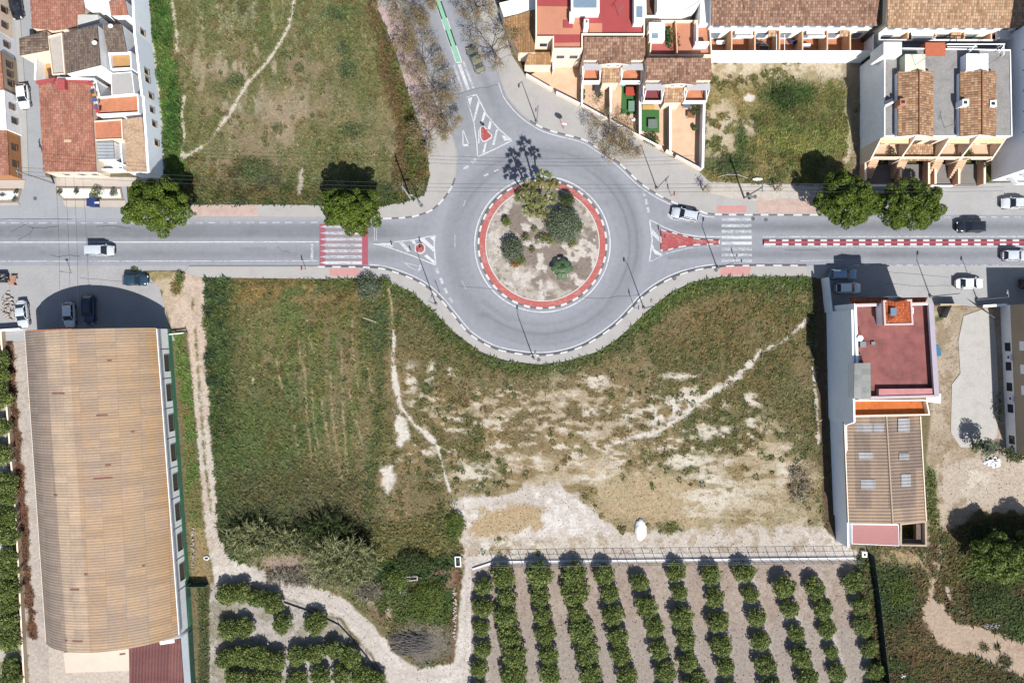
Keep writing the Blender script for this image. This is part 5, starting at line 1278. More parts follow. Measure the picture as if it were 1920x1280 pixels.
def slab(mb, p3, th=.12, mi=0):
    n = len(p3); top = [Vector(p) for p in p3]
    nz = (top[1] - top[0]).cross(top[2] - top[0]).z
    if nz < 0: top = top[::-1]
    bot = [p - Vector((0, 0, th)) for p in top]
    mb.add([*top, *bot], [tuple(range(n)), tuple(range(2 * n - 1, n - 1, -1))] + [(i, n + i, n + (i + 1) % n, (i + 1) % n) for i in range(n)], mi)
    return mb
def wpts(pts): return [g(*p) for p in pts]
def out_from(W, ov):
    """push corner points outwards in plan by ov"""
    q = inset([(p.x, p.y) for p in W], -ov)
    return [Vector((a[0], a[1], p.z)) for a, p in zip(q, W)]
def house(name, label, pts, wall, roof, ridge=None, cat='house', group=None, ov=.0, th=.16, parapet=0, pw=.22, wallname='wall', top=True, base=0.0, capmat=None):
    """pts: (px, py, h) of the roof edge in order; ridge ((px,py,h) between pts0-1, (px,py,h) between pts2-3)"""
    W = wpts(pts); c = sum(W, Vector((0, 0, 0))) / len(W)
    t = thing(name, label, cat, (c.x, c.y, base), group)
    o = list(W)
    if ridge:
        r1, r2 = g(*ridge[0]), g(*ridge[1]); o = [W[0], r1, W[1], W[2], r2, W[3]]
    mb = MB(); mb.prism([(p.x, p.y) for p in o], base, [p.z - .03 + (parapet if parapet else -th) for p in o] if not parapet else [p.z + parapet for p in o], top=False)
    if parapet:
        q = inset([(p.x, p.y) for p in W], pw); n = len(W)
        for i in range(n):
            j = (i + 1) % n
            a, b_ = W[i], W[j]; zi, zj = a.z + parapet, b_.z + parapet
            A = [(a.x, a.y, zi), (b_.x, b_.y, zj), (q[j][0], q[j][1], zj), (q[i][0], q[i][1], zi)]
            mb.add(A, [(0, 1, 2, 3)]); mb.add([A[3], A[2], (A[2][0], A[2][1], b_.z), (A[3][0], A[3][1], a.z)], [(0, 1, 2, 3)])
    mb.build(wallname, wall, t)
    if top:
        rb = MB()
        E = out_from(W, ov) if ov else W
        if ridge:
            r1, r2 = g(*ridge[0]), g(*ridge[1])
            if ov:
                d = (r1 - r2).normalized() * ov; d.z = 0; r1, r2 = r1 + d, r2 - d
            slab(rb, [E[0], r1, r2, E[3]], th); slab(rb, [r1, E[1], E[2], r2], th)
        elif parapet: rb.face([(p.x, p.y, p.z + .004) for p in ([Vector((a[0], a[1], w.z)) for a, w in zip(inset([(p.x, p.y) for p in W], pw), W)])])
        else: slab(rb, E, th)
        rb.build('roof', roof, t)
    return t, W
def window(t, A, B, u, zc, w, h, frame=None, pane=None, side=1, depth=.07):
    A = Vector((A[0], A[1])); B = Vector((B[0], B[1])); d = (B - A).normalized(); n = Vector((d.y, -d.x)) * side
    c = A.lerp(B, u); mb = MB(); fw = .09
    def bar(s0, s1, z0, z1, o0, o1):
        p = [c + d * s0 + n * o0, c + d * s1 + n * o0, c + d * s1 + n * o1, c + d * s0 + n * o1]
        mb.prism([tuple(v) for v in p], z0, z1, 0, True, True)
    bar(-w / 2 - fw, -w / 2, zc - h / 2, zc + h / 2, -.02, depth); bar(w / 2, w / 2 + fw, zc - h / 2, zc + h / 2, -.02, depth)
    bar(-w / 2 - fw, w / 2 + fw, zc + h / 2, zc + h / 2 + fw, -.02, depth); bar(-w / 2 - fw, w / 2 + fw, zc - h / 2 - fw, zc - h / 2, -.02, depth + .05)
    f = mb.build('window', frame or M_FRAME, t)
    mb = MB(); p = [c - d * w / 2 - n * .02, c + d * w / 2 - n * .02, c + d * w / 2 + n * .02, c - d * w / 2 + n * .02]
    mb.prism([tuple(v) for v in p], zc - h / 2, zc + h / 2, 0, True, True); o = mb.build('pane', pane or M_PANE, None)
    me = o.data; org = origin(f); me.transform(Matrix.Translation(-org)); o.parent = f
    return f
def part(t, name, mat, fn, smooth=False, label=None):
    mb = MB(); fn(mb); return mb.build(name, mat, t, smooth, label)
def pxbox(mb, x0, y0, x1, y1, zt, zb, mi=0, k=None):
    """box whose top (at zt) fills the photo rectangle"""
    a, b_ = g(x0, y0, zt), g(x1, y1, zt); mb.box(a.x, b_.x, a.y, b_.y, zb, zt, mi)
def pxpoly(mb, pts, zt, zb, mi=0): mb.prism(g2(pts, zt), zb, zt, mi, True, False)

# ---- the long warehouse
def barrel_mat():
    m, nt, b = new_mat('rusty tan sheeting'); L = nt.links.new
    tc = N(nt, 'ShaderNodeTexCoord').outputs['Object']; mp = N(nt, 'ShaderNodeMapping'); L(tc, mp.inputs[0])
    mp.inputs['Rotation'].default_value = (0, 0, math.radians(-2.6))
    sp = N(nt, 'ShaderNodeSeparateXYZ'); L(mp.outputs[0], sp.inputs[0])
    # sheets were laid in long strips of different age
    x0 = N(nt, 'ShaderNodeMath', operation='MULTIPLY_ADD'); L(sp.outputs['Y'], x0.inputs[0]); x0.inputs[1].default_value = .026; L(sp.outputs['X'], x0.inputs[2])
    mr = N(nt, 'ShaderNodeMapRange'); L(x0.outputs[0], mr.inputs[0]); mr.inputs[1].default_value = -11; mr.inputs[2].default_value = 11
    rp = ramp(nt, [(0, col(192, 156, 116)), (.05, col(178, 152, 128)), (.10, col(158, 145, 136)), (.28, col(172, 152, 136)), (.285, col(206, 182, 158)), (.46, col(208, 182, 154)), (.465, col(194, 164, 134)), (.80, col(190, 162, 132)), (.90, col(192, 160, 124)), (1, col(196, 154, 108))])
    L(mr.outputs[0], rp.inputs[0])
    mp2 = N(nt, 'ShaderNodeMapping'); L(mp.outputs[0], mp2.inputs[0]); mp2.inputs['Scale'].default_value = (.32, .12, 1)
    n0 = noise(nt, mp2.outputs[0], 1, 5, .6); gm = ramp(nt, [(.42, 0.0), (.66, .75)]); L(n0.outputs[0], gm.inputs[0])
    gx_ = mixc(nt, 'MIX'); L(gm.outputs[0], gx_.inputs[0]); L(rp.outputs[0], gx_.inputs[6]); gx_.inputs[7].default_value = (*col(176, 158, 145), 1)
    br = N(nt, 'ShaderNodeTexBrick'); L(mp.outputs[0], br.inputs['Vector']); br.offset = 0; br.inputs['Scale'].default_value = 1
    br.inputs['Brick Width'].default_value = 2.6; br.inputs['Row Height'].default_value = 1.06; br.inputs['Mortar Size'].default_value = .03
    br.inputs['Color1'].default_value = (.88, .88, .88, 1); br.inputs['Color2'].default_value = (1.1, 1.07, 1.03, 1); br.inputs['Mortar'].default_value = (.8, .78, .76, 1)
    a0 = mixc(nt); L(gx_.outputs[2], a0.inputs[6]); L(br.outputs[0], a0.inputs[7])
    mm = N(nt, 'ShaderNodeMath', operation='MULTIPLY'); mm.inputs[1].default_value = 2 * PI / .43; L(sp.outputs['Y'], mm.inputs[0])
    sn = N(nt, 'ShaderNodeMath', operation='SINE'); L(mm.outputs[0], sn.inputs[0])
    m2 = N(nt, 'ShaderNodeMapRange'); L(sn.outputs[0], m2.inputs[0]); m2.inputs[1].default_value = -1; m2.inputs[3].default_value = .89; m2.inputs[4].default_value = 1.06
    a1 = mixc(nt); L(a0.outputs[2], a1.inputs[6]); L(m2.outputs[0], a1.inputs[7])
    mp3 = N(nt, 'ShaderNodeMapping'); L(mp.outputs[0], mp3.inputs[0]); mp3.inputs['Scale'].default_value = (1, 3, 1)
    n2 = noise(nt, mp3.outputs[0], 1.6, 5, .75); r2 = ramp(nt, [(.3, .84), (.6, 1.06)]); L(n2.outputs[0], r2.inputs[0])
    a2 = mixc(nt); L(a1.outputs[2], a2.inputs[6]); L(r2.outputs[0], a2.inputs[7])
    L(a2.outputs[2], b.inputs['Base Color']); b.inputs['Roughness'].default_value = .8; b.inputs['Specular IOR Level'].default_value = .2
    bp = N(nt, 'ShaderNodeBump'); bp.inputs['Strength'].default_value = .35; bp.inputs['Distance'].default_value = .05; L(sn.outputs[0], bp.inputs['Height']); L(bp.outputs[0], b.inputs['Normal'])
    return m
he, rise = 4.5, 4.5
A_, B_, C_, D_ = g(47, 622, he), g(293, 616, he), g(335, 1190, he), g(87, 1203, he)
t = thing('warehouse', 'long warehouse with rusty tan barrel roof and white side wall', 'warehouse', ((A_.x + C_.x) / 2, (A_.y + C_.y) / 2, 0))
M_WROOF = barrel_mat()
nA_ = 28; mb = MB()
def arch(P0, P1, u):
    s = math.sin(math.radians(50)); a = math.radians(-50 + 100 * u); hgt = (math.cos(a) - math.cos(math.radians(50))) / (1 - math.cos(math.radians(50)))
    q = P0.lerp(P1, (math.sin(a) / s + 1) / 2); return Vector((q.x, q.y, he + rise * hgt))
for lay, dz in ((0, .08), (1, -.02)):
    for i in range(nA_ + 1):
        p, q = arch(A_, B_, i / nA_), arch(D_, C_, i / nA_)
        d = (p - q).normalized() * .12; mb.v += [tuple(p + d + Vector((0, 0, dz))), tuple(q - d + Vector((0, 0, dz)))]
k2 = (nA_ + 1) * 2
for i in range(nA_):
    a = i * 2
    mb.f += [(a, a + 1, a + 3, a + 2), (k2 + a, k2 + a + 2, k2 + a + 3, k2 + a + 1), (a, a + 2, k2 + a + 2, k2 + a), (a + 1, k2 + a + 1, k2 + a + 3, a + 3)]; mb.m += [0] * 4
mb.build('roof', M_WROOF, t)
part(t, 'wall', W_WHITE, lambda m: [m.seg(B_, C_, .2, 0, he), m.seg(A_, D_, .2, 0, he)])
for P0, P1, nm in ((A_, B_, 'gable_wall'), (D_, C_, 'gable_wall')):
    pts = [arch(P0, P1, i / nA_) for i in range(nA_ + 1)]; n_ = Vector((0, -1, 0)) if nm and P0 is A_ else Vector((0, 1, 0))
    mb = MB(); ins = [p + n_ * .1 - Vector((0, 0, .05)) for p in pts]
    for k_ in (0, .2):
        q = [p + n_ * k_ for p in ins]; mb.face([(q[0].x, q[0].y, 0)] + [tuple(p) for p in q][1:-1] + [(q[-1].x, q[-1].y, 0)])
    mb.build(nm, W_WHITE, t)
part(t, 'dado', plain('green dado paint', col(92, 148, 116), .8, .1, 1), lambda m: m.seg(B_ + Vector((.13, 0, 0)), C_ + Vector((.13, 0, 0)), .1, 0, 1.25))
part(t, 'gutter', plain('grey gutter', col(150, 152, 160), .6, .1), lambda m: m.seg(B_ + Vector((.2, 0, 0)), C_ + Vector((.2, 0, 0)), .26, he - .2, he - .03))
for y in (685, 742, 800, 857, 914, 971, 1029, 1086):
    window(t, B_ + Vector((.1, 0, 0)), C_ + Vector((.1, 0, 0)), (y - 619) / 577, 2.25, 2.5, 1.35, M_LOUV, M_LOUV, -1)
def joints(m):
    for y in (658, 714, 771, 828, 885, 943, 1000, 1058, 1116):
        u = (y - 619) / 577; p = B_.lerp(C_, u); m.box(p.x + .1, p.x + .13, p.y - .05, p.y + .05, 1.25, he - .2)
part(t, 'panel_joint', M_LOUV, joints)
rsW = random.Random(3)
for (x, y, L_) in [(110, 731, 26), (192, 773, 18), (194, 886, 30), (206, 675, 7), (250, 806, 6), (204, 863, 9), (105, 914, 8), (161, 1056, 6), (140, 1083, 18), (269, 1052, 5), (146, 1176, 20), (125, 1176, 6), (231, 1204, 9)]:
    # a strip of newer rust coloured metal lying on the curved sheet
    best = None
    for i in range(200):
        u = i / 199; v = (y - 618) / 577
        p = arch(A_, B_, u).lerp(arch(D_, C_, u), v); k_ = S * (1 - p.z / H); px_ = 960 + p.x / k_
        if best is None or abs(px_ - x) < best[0]: best = (abs(px_ - x), u, v)
    u, v = best[1], best[2]; du = L_ * .0815 / 22
    mb = MB(); pts = [arch(A_, B_, u + du * s).lerp(arch(D_, C_, u + du * s), v + .0008 * s * rsW.choice((-1, 1))) + Vector((0, 0, .11)) for s in (-.5, -.17, .17, .5)]
    for a, b_ in zip(pts[:-1], pts[1:]): slab(mb, [a - Vector((0, .14, 0)), b_ - Vector((0, .14, 0)), b_ + Vector((0, .14, 0)), a + Vector((0, .14, 0))], .05)
    mb.build('patch_strip', plain('rust red strip', col(146, 98, 86), .85, .2, 3), t)
# brick coloured edge of the front gable
part(t, 'roof_edge', plain('terracotta edging', col(208, 132, 92), .9, .2, 1), lambda m: [m.tube([arch(A_, B_, i / 14) + Vector((0, .1, .1)), arch(A_, B_, (i + 1) / 14) + Vector((0, .1, .1))], .09, 5) for i in range(1, 7)])
# annex behind the warehouse
t, W = house('warehouse_annex', 'dark red roofed annex behind the warehouse with pale blue wall', [(242, 1212, 3.9), (338, 1197, 3.9), (349, 1345, 3.9), (243, 1345, 3.9)], W_BLUE, corrugated('dark red sheeting', col(112, 70, 68), col(126, 80, 76), col(140, 96, 90), math.radians(-88), .5, (6, 2), .12), cat='annex')
part(t, 'skylight', M_FRAME, lambda m: m.seg(g(300, 1205, 4), g(327, 1201, 4), .5, 3.9, 4.05))

# ---- red terrace house
hh_ = 7.4
t, W = house('terrace_house', 'house with red roof terrace and orange tiled stair tower', [(1597, 572, hh_), (1741, 569, hh_), (1752, 742, hh_), (1603, 746, hh_)], W_WHITE, tiles('faded red terrace', col(156, 98, 95), col(163, 103, 99), col(150, 99, 92), 'x', .9, .9, var=.10, dirt=.34, wave=False), parapet=1.0, pw=.25, cat='house')
TH = t
part(t, 'party_wall', W_BLUE, lambda m: [m.prism([(W[0].x - .12, W[0].y + .2), (W[0].x - .01, W[0].y + .2), (W[3].x - .01, W[3].y), (W[3].x - .12, W[3].y)], 0, hh_ + 1.0)])
part(t, 'parapet_shade_band', plain('lilac shade band', col(196, 184, 196), .85, .06), lambda m: [m.seg((W[1].x - .3, W[1].y), (W[2].x - .3, W[2].y), .75, hh_ + 1.0, hh_ + 1.1)])  # wide lilac slab stands in for the parapet's shaded inner face
part(t, 'coping', plain('pink white coping', col(232, 206, 202), .85, .06), lambda m: [m.seg((W[0].x, W[0].y), (W[1].x - .7, W[1].y), .3, hh_ + 1.0, hh_ + 1.06), m.seg((W[3].x, W[3].y), (W[2].x - .7, W[2].y), .3, hh_ + 1.0, hh_ + 1.06)])
tw = part(t, 'stair_tower', W_WHITE, lambda m: m.prism(g2([(1656, 568), (1708, 566), (1710, 606), (1658, 608)], 9.6), hh_, 9.6, 0, False))
def hip(m):
    z0, z1 = 9.6, 10.5
    a, b_, c, d = [g(x, y, z0) for x, y in ((1658, 562), (1705, 561), (1708, 604), (1660, 605))]; r1, r2 = g(1681, 566, z1), g(1682, 593, z1)
    m.face([a, d, r2, r1]); m.face([d, c, r2]); m.face([c, b_, r1, r2]); m.face([b_, a, r1])
part(tw, 'tower_roof', T_ORANGE, hip); part(tw, 'coping', plain('pink white coping', col(232, 206, 202)), lambda m: m.ring(g2([(1655, 563), (1709, 561), (1712, 609), (1657, 610)], 9.6), .28, 9.2, 9.75))
part(tw, 'skylight', M_PANEB, lambda m: slab(m, [g(1670, 577, 10.35), g(1681, 577, 10.62), g(1681, 592, 10.62), g(1670, 592, 10.35)], .08))
for x0, x1 in ((1597, 1664), (1686, 1737)):
    part(t, 'canopy', T_ORANGE, lambda m: slab(m, [g(x0, 570, 7.6), g(x1 - 4, 570, 7.6), g(x1 + 3, 557, 7.05), g(x0 - 4, 558, 7.05)], .15))
part(t, 'balcony', W_WHITE, lambda m: [pxbox(m, 1664, 556, 1690, 570, 6.4, 6.1), pxbox(m, 1664, 555, 1690, 557.5, 7.2, 6.1)])
part(t, 'roof_shed', corrugated('grey shed sheeting', col(128, 132, 130), col(150, 152, 148), col(166, 166, 160), 0.0, 9.0, (2, .9), .1), lambda m: slab(m, [g(1602, 681, 10.0), g(1632, 680, 9.6), g(1633, 747, 9.6), g(1601, 748, 10.0)], .1))
part(t, 'roof_shed_wall', W_WHITE, lambda m: m.prism(g2([(1602, 682), (1632, 681), (1633, 746), (1602, 747)], 9.4), hh_, 9.45, 0, False))
part(t, 'lower_terrace', W_WHITE, lambda m: [m.prism(g2([(1634, 726), (1752, 726), (1752, 744), (1634, 744)], 8.4), 7.6, 8.4, 0, False)]) if False else None
part(t, 'south_ledge', plain('pink terrace paint', col(214, 148, 148), .85, .14, 1), lambda m: m.prism(g2([(1648, 729), (1749, 728), (1750, 741), (1648, 743)], 8.2), 7.45, 8.2))
t2, W2 = house('terrace_annex', 'one room wide annex with bright orange tiled terrace', [(1591, 749, 5.4), (1731, 748, 5.4), (1737, 777, 5.4), (1592, 780, 5.4)], W_CREAM, tiles('bright orange tiles', col(206, 116, 58), col(214, 124, 66), col(198, 108, 52), 'x', .5, .5, var=.15, dirt=.12, wave=False), parapet=1.0, pw=.2, cat='annex')
t3, W3 = house('shed_hall', 'workshop with brown ribbed gable roof and pale skylight panels', [(1582, 783, 4.9), (1725, 780, 4.9), (1736, 976, 4.9), (1590, 979, 4.9)], W_BLUE, corrugated('brown ribbed sheeting', col(136, 118, 106), col(164, 142, 124), col(186, 158, 130), math.radians(-1.5), .52, (2.4, 6.0), .3), ridge=((1662, 780, 5.8), (1674, 981, 5.8)), cat='workshop', ov=.1)
part(t3, 'ridge', plain('pale ridge sheet', col(206, 184, 160), .7, .12), lambda m: m.tube([g(1662, 779, 5.86), g(1674, 982, 5.86)], .13, 6))
for a_, b_ in (((1582, 783), (1590, 979)), ((1725, 780), (1736, 976))): part(t3, 'verge', W_CREAM, lambda m: m.seg(g(*a_, 4.9), g(*b_, 4.9), .14, 4.7, 5.06))
for (x0, y0, x1, y1) in [(1606, 794, 1636, 810), (1638, 794, 1658, 810), (1684, 784, 1706, 810), (1610, 848, 1638, 861), (1686, 849, 1705, 862), (1614, 899, 1642, 917), (1690, 888, 1708, 912)]:
    zz = lambda x: 4.9 + .9 * (1 - abs(x - 1667) / 78) + .08
    part(t3, 'skylight', MATS.get('translucent panel') or corrugated('translucent panel', col(160, 158, 158), col(174, 173, 174), col(186, 186, 188), math.radians(-1.5), .52, (1.1, 3.0), .25), lambda m: slab(m, [g(x0, y0, zz(x0)), g(x1, y0, zz(x1)), g(x1, y1, zz(x1)), g(x0, y1, zz(x0))], .06))
t4, W4 = house('flat_annex', 'low annex with pale red flat roof at the end of the workshop', [(1597, 982, 3.6), (1685, 983, 3.6), (1686, 1023, 3.6), (1597, 1019, 3.6)], W_BLUE, plain('pale red roof', col(188, 134, 130), .9, .05, .5), parapet=.05, pw=.07, cat='annex')
t5, W5 = house('open_yard', 'roofless dark yard room beside the pale red annex', [(1688, 981, 3.3), (1737, 976, 3.3), (1738, 1024, 3.3), (1688, 1023, 3.3)], W_BEIGE, M_DARK, parapet=0, cat='annex', top=False)
part(t5, 'inner_wall', W_BEIGE, lambda m: m.ring([(p.x, p.y) for p in W5], .25, 0, 3.3))
part(t5, 'inner_roof', plain('brown lean-to roof', col(126, 108, 98), .9, .2, 2), lambda m: [pxbox(m, 1718, 982, 1733, 1018, 2.5, 2.35), pxbox(m, 1690, 1010, 1718, 1018, 2.4, 2.25)])
# grey blue long side wall shared by the row (its base line runs from the street to the orchard corner)
tw_ = thing('boundary_wall', 'long plain grey blue party wall facing the field', 'wall', (g(1556, 800).x, g(1556, 800).y, 0))
def lw(m):
    b0, b1, b2, b3 = g(1549, 585), g(1553, 780), g(1556, 790), g(1567, 1012)
    pts = [(b0, 8.4), (b1, 8.4), (b2, 5.2), (b3, 4.0)]
    for (p, z0), (q, z1) in zip(pts[:-1], pts[1:]):
        m.add([(p.x, p.y, 0), (q.x, q.y, 0), (q.x, q.y, z1), (p.x, p.y, z0), (p.x + .25, p.y, 0), (q.x + .25, q.y, 0), (q.x + .25, q.y, z1), (p.x + .25, p.y, z0)], [(0, 1, 2, 3), (4, 7, 6, 5), (3, 2, 6, 7), (0, 3, 7, 4), (1, 5, 6, 2)])
part(tw_, 'wall_face', W_BLUE, lw)
part(tw_, 'vent_grille', plain('block grille', col(132, 146, 166), .8, .2, 3), lambda m: [m.box(g(1553, 0).x - .05, g(1553, 0).x + .02, g(0, 700 + i * 9).y - .3, g(0, 700 + i * 9).y + .3, 5.4, 7.8) for i in range(6)])
wl = thing('boundary_wall', 'low white wall along the street end of the field', 'wall', (g(1543, 550).x, g(1543, 550).y, 0))
part(wl, 'wall_face', W_WHITE, lambda m: m.seg(g(1541, 522), g(1548, 586), .35, 0, 2.2))
# roof clutter
ct = thing('roof_tank', 'white water tank among pipes on the red terrace', 'water tank', tuple(g(1612, 636, hh_)))
part(ct, 'tank', W_WHITE, lambda m: m.cyl(g(1611, 634, 8.3), .45, hh_ + .3, hh_ + 1.3, 12)); part(ct, 'stand', M_STEEL, lambda m: [pxbox(m, 1606, 630, 1609, 650, 7.9, hh_), pxbox(m, 1613, 640, 1624, 651, 8.0, hh_), pxbox(m, 1634, 640, 1641, 646, 7.7, hh_)])
part(ct, 'mast', M_BLACKM, lambda m: [m.tube([g(1618, 640, hh_), g(1618, 640, hh_) + Vector((0, 0, 3.2))], .05, 5), m.tube([g(1618, 640, hh_) + Vector((-.6, 0, 2.8)), g(1618, 640, hh_) + Vector((.6, 0, 2.8))], .03, 4)])
ct = thing('wood_barrel', 'round tan barrel on the red terrace', 'barrel', tuple(g(1610, 670, hh_))); part(ct, 'barrel_body', plain('tan wood', col(196, 156, 112), .8, .15, 2), lambda m: m.cyl(g(1610, 670, 8.2), .5, hh_, 8.25, 12)); part(ct, 'barrel_lid', W_BEIGE, lambda m: m.cyl(g(1610, 670, 8.3), .42, 8.25, 8.3, 12))
ct = thing('air_conditioner', 'white unit on the terrace beside the stair tower', 'air conditioner', tuple(g(1710, 582, hh_))); part(ct, 'casing', W_WHITE, lambda m: pxbox(m, 1706, 577, 1713, 588, 8.3, hh_)); part(ct, 'fan_grille', M_BLACKM, lambda m: m.cyl(g(1709.5, 582, 8.32), .2, 8.3, 8.33, 12))

o = MB(); p = [g(1752, 645, 2.9), g(1760, 645, 2.5), (g(1766, 666, 2.2)), g(1753, 668, 2.9)]; slab(o, p, .05); tag(o.build('awning', plain('blue tarpaulin', col(64, 128, 168), .7, .1, 2)), 'blue tarpaulin awning on the side of the red terrace house', 'awning')
o = MB(); slab(o, [g(1737, 741, 3.2), g(1764, 738, 2.8), g(1764, 756, 2.8), g(1737, 753, 3.2)], .06); tag(o.build('awning', W_WHITE), 'white awning at the rear corner of the red terrace house', 'awning')

# ---- right edge building (flat face, lower white, upper beige)
Gp = [g(1875, 573), g(2030, 573), g(2030, 845), g(1887, 845)]
t = thing('apartment_building', 'white and beige building cut by the right edge with dark windows', 'building', (Gp[0].x + 5, Gp[0].y - 12, 0))
part(t, 'wall', W_WHITE, lambda m: m.prism([(p.x, p.y) for p in Gp], 0, 2.3, 0, False))
part(t, 'upper_wall', W_BEIGE, lambda m: m.prism([(p.x + (.0 if i in (1, 2) else .03), p.y) for i, p in enumerate(Gp)], 2.3, 7.6, 0, False))
part(t, 'roof', F_GRAVEL, lambda m: m.prism([(p.x, p.y) for p in Gp], 7.6, 7.75))
LA, LB = Gp[0], Gp[3]
for y in (650, 686, 724, 764, 822): window(t, LA, LB, (y - 573) / 272, 1.35, 1.2, 1.1, M_DARK, M_PANE, -1)
for y in (648, 690, 728): window(t, LA + Vector((.03, 0, 0)), LB, (y - 573) / 272, 4.6, 1.3, 1.2, M_FRAME, M_FRAME, -1)
for y, lb in ((669, 'upper'), (745, 'lower')):
    u = (y - 573) / 272; p = LA.lerp(LB, u); a = thing('air_conditioner', f'white air conditioner box, {lb} of the two on the right edge wall', 'air conditioner', (p.x - .2, p.y, 1.6)); part(a, 'casing', W_GREY, lambda m: m.box(p.x - .4, p.x - .02, p.y - .45, p.y + .45, 1.6, 2.25)); part(a, 'fan_grille', M_BLACKM, lambda m: m.box(p.x - .42, p.x - .401, p.y - .25, p.y + .25, 1.72, 2.15))
gt = thing('metal_gate', 'open mesh gate leaning at the driveway entrance', 'gate', tuple(g(1857, 583)))
part(gt, 'gate_frame', M_STEEL, lambda m: [m.tube([g(1836, 577, 0), g(1836, 577, 2)], .05, 5), m.tube([g(1836, 577, 1.9), g(1866, 596, 1.9)], .04, 5), m.tube([g(1836, 577, .2), g(1866, 596, .2)], .04, 5), m.tube([g(1866, 596, .2), g(1866, 596, 1.9)], .04, 5)])
part(gt, 'gate_mesh', M_STEEL, lambda m: [m.tube([g(1836 + 30 * i / 14, 577 + 19 * i / 14, .2), g(1836 + 30 * i / 14, 577 + 19 * i / 14, 1.9)], .018, 4) for i in range(15)])
fw = thing('front_wall', 'low rubble wall beside the driveway gate', 'wall', tuple(g(1765, 573))); part(fw, 'wall_face', W_BEIGE, lambda m: m.seg(g(1752, 572), g(1790, 572), .3, 0, 1.6)); part(fw, 'gate_leaf', M_STEEL, lambda m: m.seg(g(1772, 574), g(1762, 596), .06, .1, 1.8))
fw = thing('front_wall', 'pale low wall left of the right edge building', 'wall', tuple(g(1885, 575))); part(fw, 'wall_face', W_BEIGE, lambda m: m.seg(g(1832, 575), g(1876, 572), .3, 0, 1.4)); part(fw, 'coping', W_WHITE, lambda m: m.seg(g(1832, 575), g(1876, 572), .4, 1.4, 1.5))

# ---- pair of houses with gravel roof and two tiled ridges, upper right
hD = 7.3
t, W = house('row_house', 'double house with grey gravel roof and two tan tiled ridges', [(1657, 90, hD), (1894, 94, hD), (1897, 256, hD), (1657, 256, hD)], W_GREY, F_GRAVEL, parapet=.15, pw=.15)
RH = t
for x0, xr, x1 in ((1683, 1724, 1750), (1800, 1842, 1868)):
    part(t, 'tile_roof', T_TANX, lambda m: [slab(m, [g(x0, 134, 8.3), g(xr, 131, 9.1), g(xr, 252, 9.1), g(x0, 256, 8.3)], .15), slab(m, [g(xr, 131, 9.1), g(x1, 134, 8.2), g(x1, 256, 8.2), g(xr, 252, 9.1)], .15)])
    part(t, 'roof_wall', W_GREY, lambda m: m.prism(g2([(x0 + 1, 136), (xr, 134), (x1 - 1, 136), (x1 - 1, 254), (xr, 252), (x0 + 1, 254)], 8.3), hD, [8.15, 8.9, 8.05, 8.05, 8.9, 8.15], 0, False))
    part(t, 'ridge', plain('ridge tiles', col(170, 122, 84), .9, .2, 2), lambda m: m.tube([g(xr, 131, 9.15), g(xr, 253, 9.15)], .12, 6))
for (x, y, z, mt) in ((1694, 191, 8.7, F_TAN), (1811, 192, 8.75, W_GREY), (1863, 194, 8.4, W_GREY)): 
    c_ = part(t, 'chimney', mt, lambda m: pxbox(m, x - 6, y - 6, x + 6, y + 6, z + .5, hD + .3)); part(c_, 'flue', M_DARK, lambda m: pxbox(m, x - 4, y - 3, x + 3, y + 3, z + .53, z + .505))
part(t, 'terrace_box', W_WHITE, lambda m: pxbox(m, 1657, 79, 1691, 102, 9.2, hD - 2))
part(t, 'terrace_box', plain('pale green roof', col(226, 230, 204, 1.2), .85, .05), lambda m: pxbox(m, 1697, 102, 1735, 134, 8.8, hD - 1))
part(t, 'terrace_box', W_BLUE, lambda m: pxbox(m, 1812, 101, 1853, 133, 8.8, hD - 1))
part(t, 'terrace_roof', F_RED if False else plain('orange roof', col(206, 116, 84), .9, .08), lambda m: pxbox(m, 1735, 80, 1773, 104, 7.6, 5))
def pergola(m):
    for a, b_ in (((1776, 83), (1832, 83)), ((1776, 88), (1832, 88)), ((1832, 83), (1884, 83)), ((1815, 100), (1832, 83)), ((1873, 100), (1884, 83)), ((1882, 83), (1882, 103))): m.tube([g(*a, 7.9), g(*b_, 7.9)], .08, 5)
    for p in ((1776, 83), (1832, 83), (1882, 83), (1882, 103)): m.tube([g(*p, 7.9), g(*p, 7.9) - Vector((0, 0, 2.6))], .07, 5)
part(t, 'pergola', W_WHITE, pergola)
part(t, 'back_terrace', plain('grey terrace floor', col(120, 122, 128), .9, .12, 1), lambda m: pxbox(m, 1692, 82, 1886, 104, 5.2, 0))
# front: fins, balconies, stairs and garden walls
yF = W[3].y
def xw(px, z): return g(px, 256, z).x
def fin(m, x, z_top, reach, z_end, w=.22):
    m.add([(x - w / 2, yF + .02, 0), (x - w / 2, yF - reach, 0), (x - w / 2, yF - reach, z_end), (x - w / 2, yF + .02, z_top), (x + w / 2, yF + .02, 0), (x + w / 2, yF - reach, 0), (x + w / 2, yF - reach, z_end), (x + w / 2, yF + .02, z_top)], [(0, 3, 2, 1), (4, 5, 6, 7), (3, 7, 6, 2), (1, 2, 6, 5)])
FX = [xw(1658, hD), xw(1726, 8.8), xw(1785, hD), xw(1843, 8.8), xw(1893, hD)]
for x, z in zip(FX, (6.6, 8.0, 7.0, 8.0, 6.6)): part(t, 'party_fin', W_CREAM, lambda m: fin(m, x, z, 2.6, 3.3))
part(t, 'facade', W_CREAM, lambda m: m.box(FX[0] - .02, FX[4] + .02, yF - .06, yF - .001, 0, hD))
